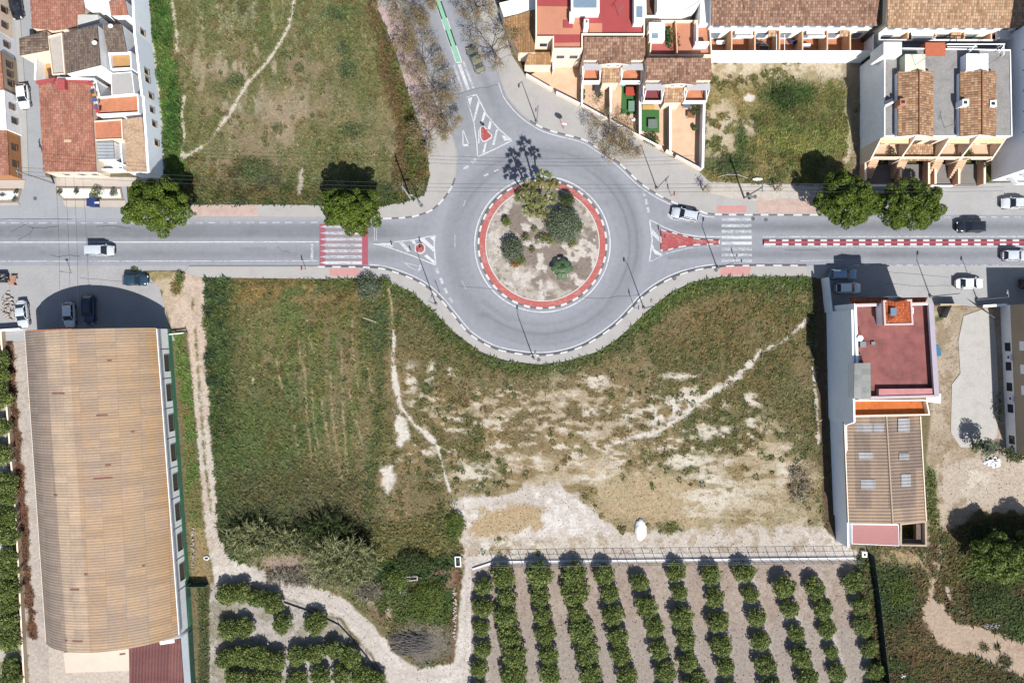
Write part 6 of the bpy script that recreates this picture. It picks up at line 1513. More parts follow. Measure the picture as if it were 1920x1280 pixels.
for i in range(4):
    x0, x1 = FX[i] + .11, FX[i + 1] - .11
    for u in (.3, .72): window(t, (x0, yF - .06), (x1, yF - .06), u, 4.6, .9, 1.6, M_SHUT, M_PANE, 1)
    b_ = part(t, 'balcony', F_STONE, lambda m: m.box(x0, x1, yF - 2.2, yF - .07, 2.85, 3.05))
    part(b_, 'balcony_front', W_CREAM, lambda m: m.box(x0, x1, yF - 2.35, yF - 2.2, 2.6, 3.9))
    part(t, 'canopy', T_TAN if i == 1 else W_PEACH, lambda m: slab(m, [(x0, yF - .07, 3.4 if i == 1 else 6.2), (x1, yF - .07, 3.4 if i == 1 else 6.2), (x1, yF - (2.6 if i == 1 else .7), 3.0 if i == 1 else 6.0), (x0, yF - (2.6 if i == 1 else .7), 3.0 if i == 1 else 6.0)], .1))
    st_ = part(t, 'stair', F_STONE, lambda m: [m.box(x0 + .1, x0 + 1.5, yF - 2.4 - .3 * (k_ + 1), yF - 2.4 - .3 * k_, 0, 2.7 - .3 * k_) for k_ in range(8)])
gw = thing('garden_wall', 'peach garden walls in front of the double house with gravel roof', 'wall', (FX[2], yF - 4, 0))
part(gw, 'wall_face', W_PEACH, lambda m: [m.seg((x, yF - 2.6), (x - dx, yF - 6.0), .25, 0, 1.7) for x, dx in ((FX[0], .0), (FX[1] + 1.0, 0), (FX[2] - .15, 0), (FX[2] + .9, .0), (FX[3] + 1.0, .0), (FX[4], 0))])
part(gw, 'coping', W_CREAM, lambda m: [m.seg((x, yF - 2.55), (x - dx, yF - 6.05), .34, 1.7, 1.78) for x, dx in ((FX[0], .0), (FX[1] + 1.0, 0), (FX[2] - .15, 0), (FX[2] + .9, .0), (FX[3] + 1.0, .0), (FX[4], 0))])
part(gw, 'front_rail', W_WHITE, lambda m: [m.box(FX[0], FX[1] + .9, yF - 6.1, yF - 5.95, 0, .8), m.box(FX[2] + 1.0, FX[3] + .8, yF - 6.1, yF - 5.95, 0, .5)])
m_ = MB(); m_.box(FX[0], FX[4], yF - 6, yF - 2.4, -.1, .05); tag(m_.build('yard', plain('dark yard concrete', col(142, 136, 132), .9, .12, 1)), kind='structure')

def aerial(px, py, z, ang, label):
    p = g(px, py, z); t = thing('roof_aerial', label, 'aerial', tuple(p)); d = Vector((math.cos(ang), math.sin(ang), 0)); s_ = Vector((-d.y, d.x, 0)); q = p + Vector((0, 0, 2.4))
    part(t, 'mast', M_STEEL, lambda m: m.tube([p, q], .035, 5)); part(t, 'boom', M_STEEL, lambda m: m.tube([q - d * .7, q + d * .7], .025, 4))
    part(t, 'element', M_STEEL, lambda m: [m.tube([q + d * (i * .22 - .6) - s_ * (.45 - .05 * i), q + d * (i * .22 - .6) + s_ * (.45 - .05 * i)], .014, 3) for i in range(6)])
aerial(1716, 122, 8.8, 2.2, 'aerial over the pale green roof box'); aerial(1850, 122, 8.8, .6, 'aerial over the white blue roof box'); aerial(1772, 240, 7.4, 1.4, 'aerial between the two tan tiled ridges'); aerial(110, 175, 4.6, 1.0, 'aerial at the top of the big terracotta roof'); aerial(1400, 20, 7.9, 2.0, 'aerial on the dark brown tiled row'); aerial(1160, 30, 6.7, .9, 'aerial on the red painted flat roof')
t = thing('solar_heater', 'dark reflector panel with white edge on the grey gravel roof', 'solar heater', tuple(g(1668, 193, 7.4)))
part(t, 'panel', M_BLACKM, lambda m: slab(m, [g(1660, 198, 7.5), g(1676, 190, 7.5), g(1674, 184, 8.2), g(1658, 190, 8.2)], .06)); part(t, 'tank', W_WHITE, lambda m: m.tube([g(1659, 199, 7.7), g(1677, 190, 7.7)], .2, 8))

# ---- tall pale building at the right edge
Ep = [g(1856, 88), g(2040, 88), g(2040, 339), g(1858, 339)]
t = thing('apartment_block', 'tall pale blue building with stepped white balconies at the right edge', 'building', (Ep[0].x + 6, Ep[0].y - 12, 0))
part(t, 'wall', W_BLUE, lambda m: m.prism([(p.x, p.y) for p in Ep], 0, 13.0, 0, False)); part(t, 'roof', F_GRAVEL, lambda m: m.prism([(p.x, p.y) for p in Ep], 13.0, 13.2))
for fl in range(4):
    z = 1.9 + 2.8 * fl; x0 = Ep[3].x + 1.3; y0 = Ep[3].y
    b_ = part(t, 'balcony', W_WHITE, lambda m: m.prism([(x0, y0), (x0 + 1.0, y0 - 1.1), (x0 + 12, y0 - 1.1), (x0 + 12, y0)], z, z + .2))
    part(b_, 'balcony_rail', W_WHITE, lambda m: [m.seg((x0, y0), (x0 + 1.0, y0 - 1.1), .12, z + .2, z + 1.1), m.seg((x0 + 1.0, y0 - 1.1), (x0 + 12, y0 - 1.1), .12, z + .2, z + 1.1)])
for i in range(5): part(t, 'vent_pipe', M_BLACKM, lambda m: m.box(Ep[0].x - .06, Ep[0].x + .02, g(0, 130 + 36 * i).y, g(0, 130 + 36 * i).y + .12, 7.3, 7.45))

# ---- long terraces with tiled roofs along the top
def terrace_row(name, label, x0, x1, yr, roofmat, units, ptop):
    he_ = 7.0; W = [g(x0, -90, 8.6), g(x1, -90, 8.6), g(x1, yr, he_), g(x0, yr, he_)]
    t = thing(name, label, 'house', ((W[2].x + W[3].x) / 2, W[2].y, 0), 'rows of tiled houses')
    part(t, 'roof', roofmat, lambda m: slab(m, [W[0], W[1], W[2] - Vector((0, .35, 0)), W[3] - Vector((0, .35, 0))], .18))
    yf = W[2].y; x0w, x1w = W[3].x + .1, W[2].x - .1
    part(t, 'wall', plain('ivory render', (.74, .70, .63), .85, .06), lambda m: m.box(x0w, x1w, yf - .0, W[0].y, 0, he_ - .12))
    yp = g(0, ptop, 4.3).y
    part(t, 'podium', W_WHITE, lambda m: [m.box(x0w, x1w, yp, yp + .25, 0, 4.3), m.box(x0w, x0w + .25, yp + .25, yf, 0, 4.3), m.box(x1w - .25, x1w, yp + .25, yf, 0, 4.3)])
    part(t, 'terrace_floor', F_ORANGE, lambda m: m.box(x0w + .25, x1w - .25, yp + .25, yf, 1.3, 1.7))
    L_ = (x1w - x0w) / units
    for i in range(units):
        xa = x0w + i * L_
        if i: part(t, 'dividing_wall', W_PEACH, lambda m: m.box(xa - .1, xa + .1, yp + .25, yf, 1.7, 4.4 + .3 * (i % 2)))
        if i % 3 == 1: part(t, 'balcony', W_WHITE, lambda m: [m.box(xa + .5, xa + L_ - .5, yf - 1.2, yf - .001, 4.6, 4.75), m.box(xa + .5, xa + L_ - .5, yf - 1.28, yf - 1.2, 4.6, 5.4)])
        elif i % 3 == 2: part(t, 'canopy', T_TAN, lambda m: slab(m, [(xa + L_ * .55, yf, 4.7), (xa + L_ * .9, yf, 4.7), (xa + L_ * .9, yf - .9, 4.4), (xa + L_ * .55, yf - .9, 4.4)], .1))
        for u in (.25, .72): window(t, (xa, yf), (xa + L_, yf), u, 5.9, 1.1, .9, M_FRAME, M_PANEB)
        window(t, (xa, yf), (xa + L_, yf), .4, 2.9, 1.7, 2.1, M_FRAME, M_PANEB)
    return t, yf, yp, x0w, x1w
TR = terrace_row('terraced_row', 'row with dark brown tiled roof above a white walled orange terrace', 1334, 1657, 44, T_BROWN, 7, 98)
TR2 = terrace_row('terraced_row', 'row with light tan tiled roof behind the double house', 1664, 1990, 48, T_TAN, 6, 77)
sep = MB(); sep.seg(g(1660, -90, 8), g(1656, 46, 8), .5, 0, 8.2); tag(sep.build('party_wall', M_LOUV), 'dark party wall between the brown and the tan tiled rows', 'wall')
# ---- things on the long terrace
tr = thing('trampoline', 'round black trampoline on the long orange terrace', 'trampoline', tuple(g(1432, 90, 1.7)))
part(tr, 'mat', M_BLACKM, lambda m: m.cyl(g(1432, 90, 2.4), .72, 2.35, 2.4, 20)); part(tr, 'rim', M_STEEL, lambda m: [m.tube([g(1432, 90, 2.4) + Vector((.8 * math.cos(a), .8 * math.sin(a), 0)), g(1432, 90, 2.4) + Vector((.8 * math.cos(a + .4), .8 * math.sin(a + .4), 0))], .05, 5) for a in [i * .393 for i in range(16)]])
for i in range(4): part(tr, 'leg', M_STEEL, lambda m: m.tube([g(1432, 90, 2.4) + Vector((.75 * math.cos(i * 1.57), .75 * math.sin(i * 1.57), 0)), g(1432, 90, 2.4) + Vector((.75 * math.cos(i * 1.57), .75 * math.sin(i * 1.57), -.7))], .04, 5))
sw = thing('pergola', 'white open awning frame over the red corner of the terrace', 'awning frame', tuple(g(1463, 82, 1.7)))
part(sw, 'frame', W_WHITE, lambda m: [m.tube([g(1456, 65, 5.6), g(1456, 97, 5.4)], .05, 5), m.tube([g(1471, 65, 5.6), g(1471, 97, 5.4)], .05, 5), m.tube([g(1446, 97, 5.4), g(1477, 97, 5.4)], .06, 5)])
for x in (1448, 1475): part(sw, 'post', W_WHITE, lambda m: m.tube([g(x, 97, 5.4), g(x, 97, 5.4) - Vector((0, 0, 3.6))], .04, 5))
for i, (x, y, c_, lb) in enumerate([(1418, 80, M_BLACKM, 'dark folded chair against the terrace facade'), (1490, 80, plain('navy cloth', (.03, .04, .09), .9), 'navy covered bench beside the awning frame'), (1512, 86, W_GREY, 'grey leaning panel on the terrace'), (1352, 80, W_GREY, 'pale box at the left end of the terrace')]):
    f_ = thing('garden_bench' if 'bench' in lb else 'storage_box', lb, 'furniture', tuple(g(x, y, 1.7))); part(f_, 'seat', c_, lambda m: pxbox(m, x - 8, y - 3, x + 8, y + 3, 2.3, 2.15)); part(f_, 'back', c_, lambda m: pxbox(m, x - 8, y - 4, x + 8, y - 3, 2.8, 2.15)); part(f_, 'leg', M_BLACKM, lambda m: [pxbox(m, x - 7, y - 2, x - 6, y + 2, 2.15, 1.7), pxbox(m, x + 6, y - 2, x + 7, y + 2, 2.15, 1.7)])

# ---- upper middle: red and tan flat roofs, two tiled houses with gardens
hB = 6.6
t, W = house('flat_roof_house', 'large house with red and tan painted flat roof', [(1004, -60, hB), (1208, -60, hB), (1208, 68, hB), (1092, 68, hB), (1092, 95, hB), (1036, 95, hB), (1036, 73, hB), (1004, 73, hB)], W_CREAM, F_RED, parapet=.5, pw=.2)
FB = t
part(t, 'roof_panel', F_TAN, lambda m: [m.face([(*q, hB + .012) for q in g2(p, hB)]) for p in ([(1007, 12), (1070, 13), (1071, 36), (1088, 30), (1088, 65), (1007, 65)], [(1105, 44), (1129, 44), (1129, 65), (1105, 65)], [(1040, 81), (1088, 80), (1088, 92), (1040, 92)])])
part(t, 'roof_hatch', F_RED, lambda m: pxbox(m, 1056, 38, 1074, 52, hB + .15, hB)) 
sk = part(t, 'skylight', W_WHITE, lambda m: pxbox(m, 1071, -20, 1124, 24, 8.2, hB)); part(sk, 'glazing', M_PANEB, lambda m: pxbox(m, 1075, -10, 1119, 15, 8.26, 8.21))
pb = part(t, 'roof_box', W_WHITE, lambda m: pxbox(m, 1189, -20, 1207, 42, 8.2, hB)); part(pb, 'hatch', M_PANEB, lambda m: pxbox(m, 1193, 12, 1205, 33, 8.24, 8.21))
ch = part(t, 'chimney', W_WHITE, lambda m: pxbox(m, 1095, 36, 1104, 52, 8.4, hB)); part(ch, 'flue', M_SHUT, lambda m: pxbox(m, 1098, 38, 1102, 43, 8.45, 8.41))
part(t, 'vent', W_WHITE, lambda m: [pxbox(m, 1068, 22, 1077, 38, 7.9, hB)])
window(t, W[5], W[4], .3, 4.2, 1.3, 1.2, side=-1); window(t, W[5], W[4], .75, 4.2, 1.3, 1.2, side=-1); window(t, W[7], W[6], .5, 4.4, 1.2, 1.2, side=-1)
t, W = house('brown_roof_shed', 'low outbuilding with brown tiled hipped roof beside the leafless tree', [(942, 36, 3.4), (1003, 18, 4.4), (1003, 98, 4.4), (972, 98, 3.4)], W_CREAM, T_LOWBROWN, cat='outbuilding')
t, W = house('brown_roof_shed', 'small lean-to with brown tiles at the front of the flat roofed house', [(992, 98, 3.8), (1033, 98, 3.8), (1033, 121, 3.1), (984, 121, 3.1)], W_CREAM, T_LOWBROWN, cat='outbuilding')
t, W = house('white_roof_shed', 'outbuilding with white roof at the top beside the leafless tree', [(936, 6, 3.5), (1003, -10, 3.9), (1003, 22, 3.9), (944, 30, 3.5)], W_WHITE, W_WHITE, cat='outbuilding')

def tile_house(x0, x1, y0, y1, label, floors):
    zr, ze = 7.4, 6.5
    t, W = house('tile_roof_house', label, [(x0, y0, zr), (x1, y0, zr), (x1, y1, ze), (x0, y1, ze)], W_CREAM, T_BROWN, ov=.0, group='tiled houses with gardens')
    xm = (x0 + x1) / 2; a, b_ = W[3], W[2]; yf = a.y; xa, xb = a.x, b_.x; c = (xa + xb) / 2; L_ = xb - xa
    part(t, 'pediment', W_CREAM, lambda m: m.prism([(c - L_ * .24, yf - .5), (c + L_ * .24, yf - .5), (c + L_ * .24, yf - .3), (c - L_ * .24, yf - .3)], 3.2, [6.4, 6.4, 6.4, 6.4]) or m.add([(c - L_ * .24, yf - .5, 6.4), (c + L_ * .24, yf - .5, 6.4), (c, yf - .5, 7.05)], [(0, 1, 2)]))
    part(t, 'gable_roof', T_BROWN, lambda m: [slab(m, [(c, yf - .75, 7.2), (c, yf + 2.2, 7.2), (c - L_ * .27, yf + .2, 6.5), (c - L_ * .27, yf - .75, 6.5)], .1), slab(m, [(c, yf + 2.2, 7.2), (c, yf - .75, 7.2), (c + L_ * .27, yf - .75, 6.5), (c + L_ * .27, yf + .2, 6.5)], .1)])
    for i, (u0, u1) in enumerate(((.0, .3), (.64, 1.0))):
        p0, p1 = xa + L_ * u0, xa + L_ * u1
        part(t, 'balcony_roof', plain('grey balcony roof', col(204, 202, 204), .85, .06), lambda m: m.box(p0, p1, yf - 1.35, yf - .35, 5.7, 5.85))
        window(t, (p0, yf), (p1, yf), .5, 5.1, 1.5, 1.0, M_FRAME, M_PANE)
        bl = part(t, 'balcony', floors[i], lambda m: m.box(p0, p1, yf - 2.3, yf - .01, 2.95, 3.1))
        part(bl, 'balcony_wall', W_WHITE, lambda m: [m.box(p0, p1, yf - 2.45, yf - 2.3, 2.7, 4.0), m.box(p0, p0 + .12, yf - 2.3, yf - .01, 3.1, 4.0), m.box(p1 - .12, p1, yf - 2.3, yf - .01, 3.1, 4.0)])
        for xb_ in (p0 + .1, p1 - .1): part(bl, 'brace', W_WHITE, lambda m: m.tube([(xb_, yf - 1.3, 5.7), (xb_, yf - 2.3, 4.0)], .07, 5))
    part(t, 'porch_roof', T_TAN, lambda m: slab(m, [(c - L_ * .17, yf - .5, 4.6), (c + L_ * .13, yf - .5, 4.6), (c + L_ * .13, yf - 2.6, 3.9), (c - L_ * .17, yf - 2.6, 3.9)], .12))
    part(t, 'porch', W_CREAM, lambda m: m.box(c - L_ * .15, c + L_ * .11, yf - 2.4, yf - .5, 0, 3.75))
    for s_ in (-.07, .05): window(t, (c - 1, yf - .5), (c + 1, yf - .5), .5 + s_ * 6, 5.6, .5, .6, M_FRAME, M_PANE)
    return t, yf, xa, xb, c, L_
TH1 = tile_house(1095, 1210, 70, 112, 'tiled house with pediment next to the red flat roof', (F_ORANGE, F_ORANGE))
TH2 = tile_house(1212, 1334, 109, 150, 'tiled house with pediment beside the vacant lot', (plain('maroon terrace floor', col(140, 74, 80), .9, .1), F_ORANGE))
# houses behind: white roofs and a roof terrace
t, W = house('white_roof_house', 'house with bright white flat roof at the top edge', [(1233, -60, 6.8), (1318, -60, 6.8), (1312, 6, 6.8), (1285, 22, 6.8), (1232, 22, 6.8)], W_WHITE, W_WHITE, parapet=.2, pw=.15)
t, W = house('roof_terrace', 'roof terrace with brick red left half and tan right half', [(1222, 42, 4.4), (1329, 42, 4.4), (1333, 108, 4.4), (1216, 108, 4.4)], W_CREAM, F_TAN, parapet=.7, pw=.18, cat='terrace')
part(t, 'terrace_paint', plain('brick red terrace', col(190, 104, 96), .9, .1), lambda m: m.face([(*q, 4.43) for q in g2([(1219, 75), (1262, 75), (1266, 105), (1220, 105)], 4.4)]))
part(t, 'turf', plain('terrace turf', col(76, 108, 62), .95, .15, 3), lambda m: m.face([(*q, 4.44) for q in g2([(1247, 50), (1256, 50), (1256, 88), (1247, 88)], 4.4)]))
part(t, 'terrace_box', W_WHITE, lambda m: pxbox(m, 1217, 42, 1247, 57, 6.4, 4.4)); part(t, 'terrace_box', W_WHITE, lambda m: pxbox(m, 1218, 58, 1246, 76, 5.6, 4.4))
part(t, 'skylight', M_PANEB, lambda m: pxbox(m, 1222, 62, 1234, 72, 5.65, 5.61)); part(t, 'terrace_divider', W_PEACH, lambda m: m.seg(g(1266, 42, 5), g(1269, 106, 5), .15, 4.4, 5.4))
part(t, 'stair_wall', W_WHITE, lambda m: [pxbox(m, 1304, 78, 1330, 83, 6.2, 4.4), pxbox(m, 1306, 42, 1309, 80, 6.2, 4.4)])
t, W = house('grey_lean_to', 'narrow grey roof between the white roof and the brown tiled row', [(1316, -40, 5.5), (1334, -40, 5.5), (1330, 46, 5.5), (1312, 46, 5.5)], W_GREY, W_GREY, cat='outbuilding')
t, W = house('patio_room', 'small room with brown floor and white frames behind the red roof', [(1208, -30, 4.6), (1232, -30, 4.6), (1230, 34, 4.6), (1209, 34, 4.6)], W_WHITE, plain('brown patio', col(116, 84, 66), .9, .12), parapet=.6, pw=.15, cat='outbuilding')
# gardens down to the curved pavement
m_ = MB(); m_.prism(g2([(1033, 118), (1100, 118), (1100, 208), (986, 146)]), -.1, .06); m_.prism(g2([(1100, 150), (1212, 150), (1212, 268), (1100, 208)]), -.1, .05); tag(m_.build('garden_paving', F_STONE), kind='structure')
m_ = MB(); m_.prism(g2([(1212, 190), (1320, 190), (1312, 322), (1212, 268)]), -.1, .055); tag(m_.build('garden_paving', F_STONE), kind='structure')
M_TURF = plain('artificial turf', col(72, 120, 66), .95, .08, 2, fine=12)
for p, lb in (([(1166, 162), (1192, 162), (1192, 214), (1164, 214)], 'strip of artificial turf in the middle garden'), ([(1202, 205), (1236, 207), (1236, 250), (1202, 246)], 'strip of artificial turf in the garden with grey furniture')):
    m_ = MB(); m_.prism(g2(p), .05, .09); tag(m_.build('turf', M_TURF), lb, 'turf')
def gwall(label, segs, z, mat=W_CREAM, w=.2):
    p = g(*segs[0][0]); t = thing('garden_wall', label, 'wall', (p.x, p.y, 0)); part(t, 'wall_face', mat, lambda m: [m.seg(g(*a), g(*b_), w, 0, z) for a, b_ in segs]); part(t, 'coping', W_WHITE, lambda m: [m.seg(g(*a), g(*b_), w + .08, z, z + .06) for a, b_ in segs]); return t
gwall('cream front wall of the first garden along the curved pavement', [((986, 145), (1034, 173)), ((1042, 178), (1086, 200))], 1.3)
gwall('cream front wall of the middle gardens behind the forked bare tree', [((1090, 202), (1138, 228)), ((1142, 230), (1212, 268))], 1.3)
gwall('cream front wall of the last gardens with dark gates', [((1212, 268), (1237, 281)), ((1246, 286), (1258, 292)), ((1264, 296), (1311, 321))], 1.3)
gwall('white side wall of the first gravel garden', [((1090, 152), (1089, 202))], 1.9, W_WHITE)
gwall('dark topped wall between the gravel garden and the paved strip', [((1142, 156), (1142, 229))], 1.9, W_BEIGE, .3)
gwall('cream wall left of the turf garden', [((1196, 152), (1196, 258))], 2.0, W_BEIGE, .3)
gwall('low dark wall between the last two gardens', [((1252, 192), (1252, 288))], 1.9, W_BEIGE, .3)
gwall('white end wall beside the vacant lot', [((1314, 190), (1311, 321))], 2.1, W_WHITE, .3)
gwall('cream wall of the patio left of the brown lean-to', [((1036, 122), (1036, 142))], 2.6)
# garden furniture
def table(label, px, py, w, d, h, mat, nm='garden_table', cat='table'):
    p = g(px, py, h); t = thing(nm, label, cat, (p.x, p.y, .06)); part(t, 'tabletop', mat, lambda m: m.box(p.x - w / 2, p.x + w / 2, p.y - d / 2, p.y + d / 2, h - .06, h))
    for sx in (-1, 1):
        for sy in (-1, 1): part(t, 'leg', M_BLACKM, lambda m: m.tube([(p.x + sx * (w / 2 - .08), p.y + sy * (d / 2 - .08), h - .06), (p.x + sx * (w / 2 - .08), p.y + sy * (d / 2 - .08), .05)], .035, 5))
    return t
table('red garden table on the middle turf', 1182, 171, 1.5, 1.4, .9, plain('red cloth', col(196, 82, 64), .85, .1))
table('pale green garden table on the middle turf', 1184, 199, 1.0, 1.7, .75, plain('pale green plastic', col(126, 160, 140), .6, .08))
table('yellow bench top by the house in the last but one garden', 1216, 201, 2.0, .8, .5, plain('yellow wood', col(222, 180, 112), .7, .1), 'garden_bench', 'bench')
table('grey garden table on the turf strip', 1224, 232, 1.5, 1.5, .75, plain('grey plastic', col(120, 132, 124), .6, .1))
table('dark barbecue table against the house in the first gravel garden', 1120, 165, .9, 1.7, 1.0, M_BLACKM, 'barbecue', 'barbecue')
table('brown wooden table in the last garden', 1296, 215, 1.2, 1.0, .75, plain('brown wood', col(150, 108, 78), .8, .15))
table('blue grey box in the last garden by the balcony', 1288, 198, 1.2, .7, .7, plain('blue grey plastic', col(108, 124, 148), .6, .1), 'storage_box', 'box')
def parasol(label, px, py, r, h, mat):
    p = g(px, py, h); t = thing('parasol', label, 'parasol', (p.x, p.y, .06)); part(t, 'pole', M_STEEL, lambda m: m.tube([(p.x, p.y, .06), (p.x, p.y, h)], .03, 5))
    part(t, 'canopy', mat, lambda m: m.add([(p.x, p.y, h)] + [(p.x + r * math.cos(i * PI / 4), p.y + r * math.sin(i * PI / 4), h - .35) for i in range(8)], [(0, 1 + i, 1 + (i + 1) % 8) for i in range(8)]))
parasol('small teal parasol at the corner of the turf garden', 1169, 155, .5, 2.0, plain('teal cloth', col(110, 200, 210), .8))
parasol('closed white parasol in the paved corner of the middle garden', 1188, 223, .35, 2.2, W_WHITE)
for i, (x, y) in enumerate([(1093, 172), (1093, 182), (1302, 240)]):
    p = g(x, y, .5); t = thing('plant_pot', ['dark pot beside the white side wall, upper one', 'dark pot beside the white side wall, lower one', 'dark pot against the white end wall'][i], 'pot', (p.x, p.y, .05)); part(t, 'pot', M_BLACKM, lambda m: m.cyl(p, .35, .05, .6, 10)); 
    part(t, 'plant', M_LEAF_DARK, lambda m: m.ball((p.x, p.y, .8), (.4, .4, .3), 8, 6, 0, .3))

# ---- north-west block of old houses
t, W = house('old_house', 'big old house with terracotta tiled roof on the street corner', [(72, 152, 4.1), (104, 146, 4.7), (170, 152, 4.0), (180, 322, 4.0), (81, 322, 4.1)], W_CREAM, T_OLD)
part(t, 'ridge_band', plain('red ridge band', col(188, 92, 92), .9, .1), lambda m: [m.seg(g(72, 157, 4.2), g(104, 149, 4.7), .45, 4.0, 4.85), m.seg(g(104, 149, 4.7), g(170, 155, 4.2), .45, 4.0, 4.75)])
part(t, 'chimney', plain('red chimney', col(190, 92, 92), .9, .1), lambda m: pxbox(m, 106, 148, 121, 166, 5.3, 4))
part(t, 'roof_patch', plain('cream patch', col(226, 196, 160), .9, .1), lambda m: m.face([(*q, 4.13) for q in g2([(120, 262), (134, 262), (134, 267), (120, 267)], 4.1)]))
for u in (.3, .6, .85): window(t, W[4], W[3], u, 2.2, 1.0, 1.3, side=-1) 
t, W = house('old_house', 'old house with terracotta roof at the top left', [(54, -50, 4.4), (155, -50, 4.4), (158, 26, 4.4), (144, 27, 4.4), (143, 52, 4.4), (100, 57, 4.2), (59, 52, 4.2)], W_CREAM, T_OLD)
t, W = house('old_house', 'small house with weathered brown lean-to roof', [(36, 72, 4.0), (87, 58, 4.4), (91, 94, 4.4), (37, 104, 4.0)], W_CREAM, T_GREYX)
t, W = house('old_house', 'house with large weathered brown roof and white gables', [(118, 62, 6.2), (182, 47, 7.0), (188, 122, 7.0), (124, 138, 6.2)], W_WHITE, T_GREY)
t, W = house('old_house', 'house with weathered brown roof next to the pale long wall', [(192, 48, 6.0), (228, 46, 6.0), (238, 97, 5.4), (202, 98, 5.4)], W_WHITE, T_GREY)
t, W = house('old_house', 'small terracotta roof above a dark red wall at the top', [(204, 2, 5.8), (234, 0, 5.8), (240, 28, 5.4), (208, 29, 5.4)], W_WHITE, T_OLD)
t, W = house('white_yard_house', 'white flat roof at the top between the terracotta roofs', [(150, -50, 5.0), (244, -50, 5.0), (200, 10, 5.0), (160, 14, 5.0)], W_WHITE, W_WHITE)
t, W = house('annex_roof', 'cream roof terrace beside the weathered brown lean-to', [(91, 70, 3.9), (118, 63, 3.9), (124, 140, 3.9), (100, 142, 3.9)], W_CREAM, plain('cream terrace', col(206, 196, 186), .9, .08), parapet=.3, pw=.15, cat='annex')
t, W = house('annex_roof', 'grey white shed roof below the terracotta roof at the top', [(143, 28, 4.2), (184, 28, 4.2), (186, 42, 3.9), (144, 52, 3.9)], W_WHITE, plain('grey white roof', col(206, 204, 200), .9, .06), cat='annex')
t, W = house('annex_roof', 'balcony terrace with ochre floor beside the pale long wall', [(208, 102, 4.4), (250, 100, 4.4), (252, 132, 4.4), (212, 134, 4.4)], W_WHITE, plain('ochre floor', col(206, 160, 106), .9, .1), parapet=.7, pw=.2, cat='annex')
t, W = house('annex_roof', 'grey flat roof with thin red rim', [(208, 138, 4.8), (248, 135, 4.8), (253, 176, 4.8), (210, 180, 4.8)], W_WHITE, plain('grey flat roof', col(192, 188, 184), .9, .05), parapet=.1, pw=.1, cat='annex')
t, W = house('annex_roof', 'orange tiled terrace with white back wall', [(183, 184, 4.0), (262, 178, 4.0), (264, 214, 4.0), (185, 218, 4.0)], W_WHITE, F_ORANGE, parapet=.5, pw=.18, cat='annex')
t, W = house('annex_roof', 'worn orange terrace below the white coping', [(176, 228, 3.4), (230, 224, 3.4), (232, 262, 3.4), (178, 264, 3.4)], W_CREAM, plain('worn orange paint', col(208, 136, 104), .9, .2, .5), parapet=.25, pw=.15, cat='annex')
t, W = house('annex_roof', 'patio with white floor between grey sheds', [(178, 264, 1.6), (232, 262, 1.6), (236, 320, 1.6), (180, 321, 1.6)], W_WHITE, plain('white patio', col(214, 212, 212), .9, .08), parapet=.8, pw=.15, cat='annex')
t, W = house('patio_shed', 'square grey shed roof in the white patio', [(179, 266, 3.4), (212, 265, 3.4), (214, 298, 3.4), (180, 299, 3.4)], W_WHITE, corrugated('grey sheeting', col(168, 174, 178), col(178, 184, 188), col(188, 192, 196), 0, .5, (3, 3), .1), cat='shed')
t, W = house('patio_shed', 'low pale shed roof at the front of the white patio', [(197, 302, 2.8), (214, 300, 2.8), (232, 308, 2.4), (216, 317, 2.4)], W_WHITE, W_GREY, cat='shed')
t, W = house('old_house', 'house with sandy crumbling roof at the corner by the street tree', [(231, 224, 4.6), (266, 219, 4.6), (278, 322, 4.6), (237, 322, 4.6)], W_BLUE, T_SAND)
# courtyard walls and the long pale east wall with its windows
t = thing('long_house', 'long pale wall with small windows facing the overgrown strip', 'house', tuple(g(270, 150)))
E0, E1, E2, E3 = g(246, -60, 5.2), g(252, 60, 5.2), g(266, 180, 5.2), g(278, 322, 4.8)
part(t, 'wall', W_BLUE, lambda m: [m.seg(E0, E1, .35, 0, 5.2), m.seg(E1, E2, .35, 0, 5.2), m.seg(E2, E3, .35, 0, 4.8)])
for a, b_, u, z in ((E0, E1, .92, 3.2), (E1, E2, .55, 3.3), (E1, E2, .68, 3.3), (E1, E2, .92, 2.8), (E2, E3, .12, 2.8), (E2, E3, .3, 2.4), (E2, E3, .55, 2.0)): window(t, a + Vector((.17, 0, 0)), b_ + Vector((.17, 0, 0)), u, z, .8, 1.2, W_BEIGE, M_PANE, -1)
m_ = MB(); m_.prism(g2([(60, -60), (262, -60), (284, 322), (84, 322)]), -.1, .08); tag(m_.build('courtyard', plain('courtyard floor', col(176, 164, 152), .9, .15, .8)), kind='structure')
for lab, A2, B2, z in (('white gable wall behind the terracotta corner roof', (108, 147), (178, 149), 4.8), ('white courtyard wall under the orange terrace', (178, 150), (186, 180), 4.4), ('white wall with ochre yard beside the corner roof', (68, 104), (66, 150), 2.2)):
    t = thing('courtyard_wall', lab, 'wall', tuple(g(*A2))); part(t, 'wall_face', W_WHITE, lambda m: m.seg(g(*A2, z), g(*B2, z), .25, 0, z)); part(t, 'coping', W_WHITE, lambda m: m.seg(g(*A2, z), g(*B2, z), .33, z, z + .06))
m_ = MB(); m_.prism(g2([(66, 110), (100, 106), (104, 140), (68, 148)]), .08, .12); tag(m_.build('yard', plain('ochre yard', col(214, 168, 118), .9, .1, 1)), kind='structure')
